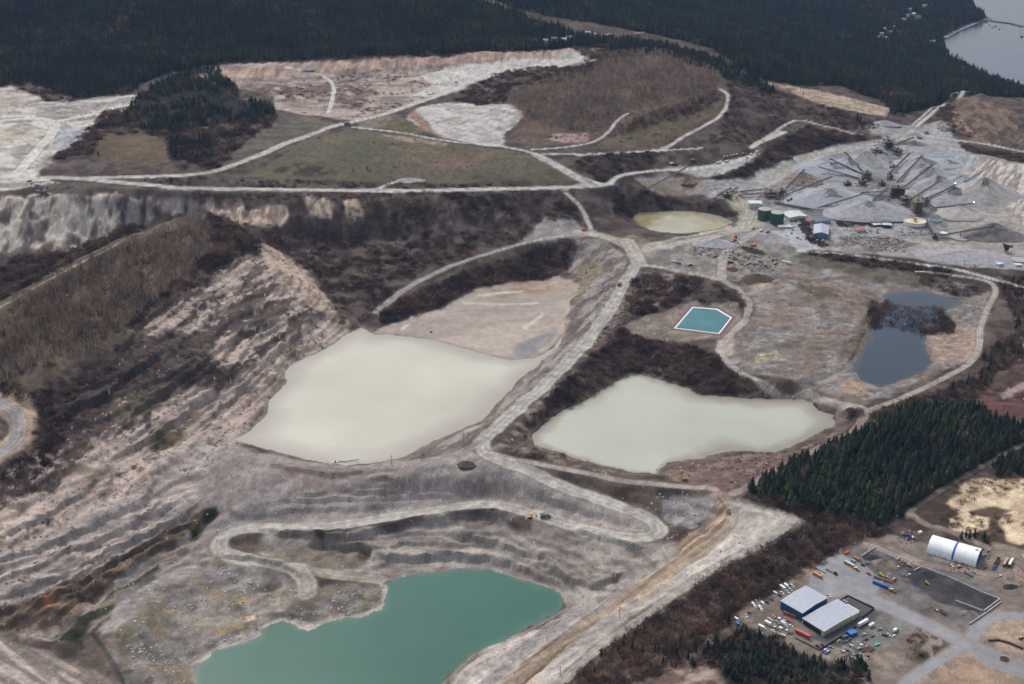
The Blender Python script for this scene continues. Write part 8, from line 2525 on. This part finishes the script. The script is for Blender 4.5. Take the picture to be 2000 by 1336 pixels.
def fence(label, pts, h=1.8, col=(46, 42, 42)):
    W_ = [spot(*p) for p in pts]
    t = thing('fence', label, 'fence', W_[0])
    for a_, c_ in zip(W_[:-1], W_[1:]):
        L_ = math.hypot(c_[0] - a_[0], c_[1] - a_[1]); n_ = max(1, int(L_ / 4))
        for k in range(n_):
            p, q_ = k / n_, (k + 1) / n_
            A_ = (a_[0] + (c_[0] - a_[0]) * p - W_[0][0], a_[1] + (c_[1] - a_[1]) * p - W_[0][1])
            B_ = (a_[0] + (c_[0] - a_[0]) * (q_ - .01) - W_[0][0], a_[1] + (c_[1] - a_[1]) * (q_ - .01) - W_[0][1])
            part('panel', MB().beam((A_[0], A_[1], h / 2 + .1), (B_[0], B_[1], h / 2 + .1), .12, h).mesh('panel', mat(col, .9, 0, .25)), t)
            part('post', MB().box(A_[0] - .1, A_[0] + .1, A_[1] - .1, A_[1] + .1, 0, h + .25).mesh('post', mat((90, 88, 86))), t)


fence('dark screened fence around the car park of the tan warehouse', [(1640, 1175), (1655, 1165), (1700, 1186), (1707, 1190), (1683, 1208)])
fence('dark screened fence along the lower side of the tan warehouse yard', [(1672, 1224), (1640, 1247), (1600, 1271)])
fence('dark low fence along the bottom edge of the tan warehouse yard', [(1600, 1271), (1553, 1247)], 1.3, (78, 70, 64))
# ------------------------------------------------------------------ quarry machines
dump_truck(1207, 561, 1213, 551, (176, 160, 128), 'tan dump truck driving on the causeway near the junction', 1.25)
loader(1031, 1013, 1041, 1010, (206, 150, 50), 'yellow excavator loading on the switchback road', 1.15, 'digger')
dump_truck(1052, 1012, 1078, 1009, (206, 146, 40), 'yellow dump truck with grey body on the switchback road', 1.35, (112, 110, 108))
loader(1344, 940, 1332, 939, (176, 140, 80), 'tan bulldozer on the road south of the pale pond', 1.3, 'dozer')
loader(1423, 996, 1423, 1004, (150, 122, 84), 'brown yellow bulldozer on the sandy rim road', 1.3, 'dozer')
dump_truck(671, 244, 685, 243, (24, 104, 112), 'teal truck on the upper road beside the green field', 1.3)
box_truck(1134, 452, 1147, 449, (190, 44, 44), 'bright red truck parked on the grey pad', (196, 48, 46), 7)
dump_truck(1793, 270, 1800, 272, (150, 146, 128), 'pale dump truck at the plateau road junction', 1.3)
car(1845, 291, 1853, 292, WHITE, 'white van on the gravel above the parallel conveyors', 'van')
car(1680, 264, 1685, 264, WHITE, 'white pickup beside the small road left of the plateau', 'van')
box_truck(1308, 321, 1316, 320, WHITE, 'white truck parked on the upper bench road', WHITE, 6)
box_truck(1316, 322, 1322, 321, (36, 70, 150), 'blue truck next to the white one on the bench road', (40, 76, 160), 4.5)
dump_truck(1348, 316, 1357, 314, (104, 92, 78), 'brown dump truck on the bench road left of the trailers', 1.1)
for i_ in range(5):
    car(1413 + i_ * 6, 309 - i_ * 1.2, 1417 + i_ * 6, 305 - i_ * 1.2, WHITE, ['leftmost', 'second', 'middle', 'fourth', 'rightmost'][i_] + ' of five white vans parked in a row on the bench road', 'van', group='five white vans in a row')
container(1396, 322, 1412, 317, (206, 206, 208), 'white trailer left on the pale bench road', 14, 3, 'trailer', 'semi_trailer', None, True)
container(1413, 320, 1426, 315, (190, 190, 192), 'grey white trailer right on the pale bench road', 12, 3, 'trailer', 'semi_trailer', None, True)
loader(1448, 303, 1456, 301, ORG, 'orange loader near the end of the bench road', 1.1)
box_truck(1462, 305, 1472, 300, WHITE, 'white truck at the end of the bench road', (210, 200, 196), 6)
box_truck(1455, 311, 1463, 307, (190, 90, 74), 'reddish truck below the orange loader', (206, 200, 196), 5)
container(1474, 299, 1482, 296, WHITE, 'white cabin at the far end of the bench road', 8, 3, 'cabin', 'white_cabin')
car(1489, 277, 1495, 276, BLACK, 'black pickup on the corner road', 'pickup')
loader(53, 356, 62, 354, (176, 128, 60), 'tan loader at the edge of the left plateau', 1.2)
box_truck(68, 363, 76, 362, WHITE, 'white truck at the edge of the left plateau', WHITE, 5)
container(1786, 533, 1807, 534, (196, 190, 184), 'long white trailer beside the dark strip of brush', 15, 3, 'trailer', 'semi_trailer')
container(1528, 512, 1545, 517, (222, 222, 224), 'white cylinder like trailer on the tailings edge', 15, 2.8, 'trailer', 'semi_trailer')
# plant car park
for (u, v, cc, lb, kk) in [(1555, 434, BLACK, 'black car nearest the white shed in the plant car park', 'suv'), (1564, 441, BLACK, 'black car left of the brown bank in the plant car park', 'pickup'),
                           (1550, 445, (30, 34, 44), 'dark car right of the office cabins', 'car'), (1549, 450, BLACK, 'black car second from the office cabins', 'suv'), (1546, 456, (28, 30, 36), 'dark car third from the office cabins', 'pickup'),
                           (1570, 454, BLACK, 'black car at the foot of the brown bank', 'car'), (1558, 465, GREY, 'grey pickup lowest but one in the plant car park', 'pickup'), (1563, 469, WHITE, 'white pickup lowest in the plant car park', 'pickup')]:
    car(u - 4, v + .7, u + 4, v - .7, cc, lb, kk)
# scrap yard
for (u, v, cc, lb, kk) in [(1472, 448, (196, 112, 56), 'orange excavator in the middle of the junction yard', 'digger'), (1499, 454, (206, 132, 60), 'orange loader beside the ditch of the car park', 'loader'),
                           (1396, 502, (196, 120, 56), 'orange loader left of the scrap yard track', 'loader'), (1463, 516, YEL, 'yellow loader in the lower scrap row', 'loader'), (1474, 517, (206, 150, 50), 'second yellow loader in the lower scrap row', 'loader'),
                           (1515, 516, (212, 150, 44), 'bright yellow loader right end of the scrap row', 'loader'), (1509, 509, (196, 130, 56), 'orange yellow excavator right end of the scrap row', 'digger'), (1348, 519, (168, 96, 56), 'orange machine beside the brush in the scrap yard', 'loader'),
                           (1596, 472, (196, 110, 50), 'orange loader below the gabled workshop, left', 'loader'), (1607, 473, (206, 116, 48), 'orange loader below the gabled workshop, right', 'loader'), (1437, 464, (188, 44, 44), 'red excavator at the end of the grey mound', 'digger')]:
    loader(u - 4, v + 1, u + 4, v - 1, cc, lb, 1.15, kk)
container(1463, 481, 1479, 480, (206, 124, 70), 'orange container on the junction yard', 10, 4, wid=4)
container(1421, 514, 1432, 515, (30, 30, 34), 'black container in the lower scrap row', 9, 2.6)
box_truck(1482, 453, 1492, 450, WHITE, 'white truck right of the orange excavator', WHITE, 6)
box_truck(1431, 472, 1439, 469, (190, 40, 40), 'red truck at the end of the grey mound', (196, 44, 42), 5)
container(1313, 512, 1320, 513, (196, 204, 210), 'white container beside the scrap yard brush', 6, 2.6)
container(1321, 515, 1330, 516, (56, 110, 150), 'light blue container beside the scrap yard brush', 7, 2.6)
sc2 = random.Random(12)
ZONES = [((1366, 495), (1405, 478), 16, 'beside the long grey mound'), ((1432, 506), (1462, 520), 12, 'in the lower scrap row'), ((1478, 512), (1500, 518), 8, 'beside the bright yellow loader'), ((1400, 486), (1432, 472), 9, 'at the end of the grey mound'), ((1440, 498), (1478, 505), 6, 'behind the lower scrap row')]
WCOL = [(WHITE, 'white'), ((120, 40, 38), 'dark red'), ((150, 152, 158), 'silver'), ((46, 48, 54), 'black'), ((150, 110, 60), 'tan'), ((60, 80, 110), 'blue'), ((110, 84, 70), 'rusty')]
for (a_, b_, n_, where) in ZONES:
    for k in range(n_):
        q_ = (k + .5) / n_
        u = a_[0] + (b_[0] - a_[0]) * q_ + sc2.uniform(-2, 2); v = a_[1] + (b_[1] - a_[1]) * q_ + sc2.uniform(-5, 5)
        cc, cn = WCOL[sc2.randrange(7)]
        car(u - 3, v + sc2.uniform(-1, 1), u + 3, v, cc, '%s scrapped car %s' % (cn, where), 'junk', group='%s scrapped cars %s' % (cn, where))
# pump raft in the cream pond
x, y = at_z(655, 903, -20)
t = thing('pump_raft', 'small pump raft at the bank of the cream pond', 'raft', (float(x), float(y), -19.9), .3)
part('float', MB().box(-4, 4, -1.2, 1.2, 0, .6).mesh('float', mat((190, 188, 180))), t)
part('pump', MB().box(-1, 1, -.8, .8, .6, 1.8, 0, .2, .1).mesh('pump', mat((60, 60, 62))), t)
part('hose', MB().beam((3, 0, .4), (13, -3, .8), .6).beam((13, -3, .8), (27, -5, 2.0), .6).mesh('hose', mat((56, 52, 52))), t)
x, y, z = put(842, 649)
t = thing('boulder', 'single dark boulder lying on the mud flat', 'rock', (x, y, z))
part('stone', MB().cyl((0, 0, -.4), 2.6, 1.8, 'z', 8, 0, 1.4).mesh('stone', mat((84, 78, 76), .95)), t)

# loose scrap that nobody could count
sm_ = [mat(c_, .7, 0, .25) for c_ in ((170, 168, 168), (96, 62, 56), (60, 60, 66), (130, 112, 92), (74, 82, 100), (92, 80, 74))]
b = MB(); s3 = random.Random(21)
for (u0, v0, u1, v1, n_, sp) in [(1505, 1202, 1550, 1240, 70, 1), (1640, 1250, 1705, 1296, 90, 1), (1700, 1108, 1780, 1140, 40, 1), (1750, 1036, 1795, 1062, 50, 1), (1850, 1095, 1900, 1118, 40, 1), (1905, 1072, 1935, 1092, 30, 1), (1355, 470, 1445, 500, 110, 1.6), (1420, 500, 1520, 530, 120, 1.6),
                                 (1640, 462, 1700, 478, 60, 1.6), (1700, 464, 1770, 492, 120, 1.6), (1660, 444, 1720, 460, 40, 1.6), (1495, 375, 1560, 398, 60, 1.8), (1735, 360, 1800, 425, 120, 1.8), (1670, 335, 1700, 365, 50, 1.8), (1705, 268, 1765, 305, 70, 2), (1395, 368, 1445, 392, 50, 1.8), (1530, 425, 1580, 440, 30, 1.5), (1760, 448, 1815, 462, 50, 1.5), (1890, 500, 1910, 525, 20, 1.5), (1960, 1085, 2000, 1160, 30, 1), (55, 355, 110, 385, 40, 1.8), (655, 895, 720, 915, 8, 1)]:
    pu = np.array([s3.uniform(u0, u1) for _ in range(n_)]); pv = np.array([s3.uniform(v0, v1) for _ in range(n_)])
    xs_, ys_ = pix(pu, pv, ground); zs_ = ground(xs_, ys_)
    for x, y, z in zip(xs_, ys_, zs_):
        a_, l_, w_ = s3.uniform(0, 6.3), s3.uniform(.5, 3.0) * sp, s3.uniform(.3, 1.0) * sp
        b.beam((x - l_ / 2 * math.cos(a_), y - l_ / 2 * math.sin(a_), z + w_ * .3), (x + l_ / 2 * math.cos(a_), y + l_ / 2 * math.sin(a_), z + w_ * s3.uniform(.2, .8)), w_, w_ * .7, s3.choice((0, 0, 1, 1, 2, 2, 3, 4, 5, 5)))
o = link(bpy.data.objects.new('loose_scrap', b.mesh('loose_scrap', sm_))); o['kind'] = 'stuff'
o['label'] = 'scattered scrap, timber and spare parts lying around the yards'; o['category'] = 'scrap'
# single shrubs and trees that stand alone
for (u, v, h, lb) in [(690, 333, 7, 'small dark fir on the green field, left'), (717, 331, 9, 'small dark fir on the green field, right'), (1674, 236, 22, 'tall dark fir pair above the plateau'),
                      (1680, 238, 17, 'fir beside the tall dark fir above the plateau'), (178, 300, 13, 'lone dark fir left of the brown field'), (192, 304, 12, 'round dark fir at the edge of the brown field'), (1877, 1052, 11, 'fir behind the arched shelter, leftmost of the row'),
                      (1886, 1049, 9, 'fir second in the row behind the shelter'), (1893, 1052, 10, 'fir third in the row behind the shelter'), (1903, 1050, 12, 'fir fourth in the row behind the shelter'), (1921, 1056, 14, 'broad fir at the right of the row behind the shelter'), (1930, 1062, 11, 'rightmost fir of the row behind the shelter'),
                      (1695, 862, 15, 'fir at the road corner above the stand'), (1655, 875, 13, 'fir leaning out of the stand at the road')]:
    x, y, z = put(u, v)
    t = thing('conifer', lb, 'tree', (x, y, z - .2), random.uniform(0, 6), None, (h * 1.3, h * 1.3, h))
    part('crown', crown_meshes[random.randrange(4)], t); part('trunk', trunk_mesh, t)

# ------------------------------------------------------------------ thin air haze
hz = bpy.data.meshes.new('haze')
bm = bmesh.new(); bmesh.ops.create_cube(bm, size=1.0); bm.to_mesh(hz); bm.free()
ho = link(bpy.data.objects.new('haze', hz))
zlo, zhi = float(Hf.min()) - 3, max(float(Hf.max()) + 30, CAM_H + 20)
ylo, yhi = -200.0, 13000.0
ho.scale = (24000.0, yhi - ylo, zhi - zlo); ho.location = (0, (ylo + yhi) / 2, (zlo + zhi) / 2)
ho['kind'] = 'stuff'
hm = bpy.data.materials.new('haze'); hm.use_nodes = True
for n_ in list(hm.node_tree.nodes):
    if n_.type == 'BSDF_PRINCIPLED':
        hm.node_tree.nodes.remove(n_)
vo = hm.node_tree.nodes.new('ShaderNodeVolumePrincipled')
vo.inputs['Color'].default_value = (.42, .62, 1.0, 1); vo.inputs['Density'].default_value = 2.2e-5; vo.inputs['Anisotropy'].default_value = 0.0
hm.node_tree.links.new(vo.outputs[0], hm.node_tree.nodes['Material Output'].inputs['Volume'])
hz.materials.append(hm)
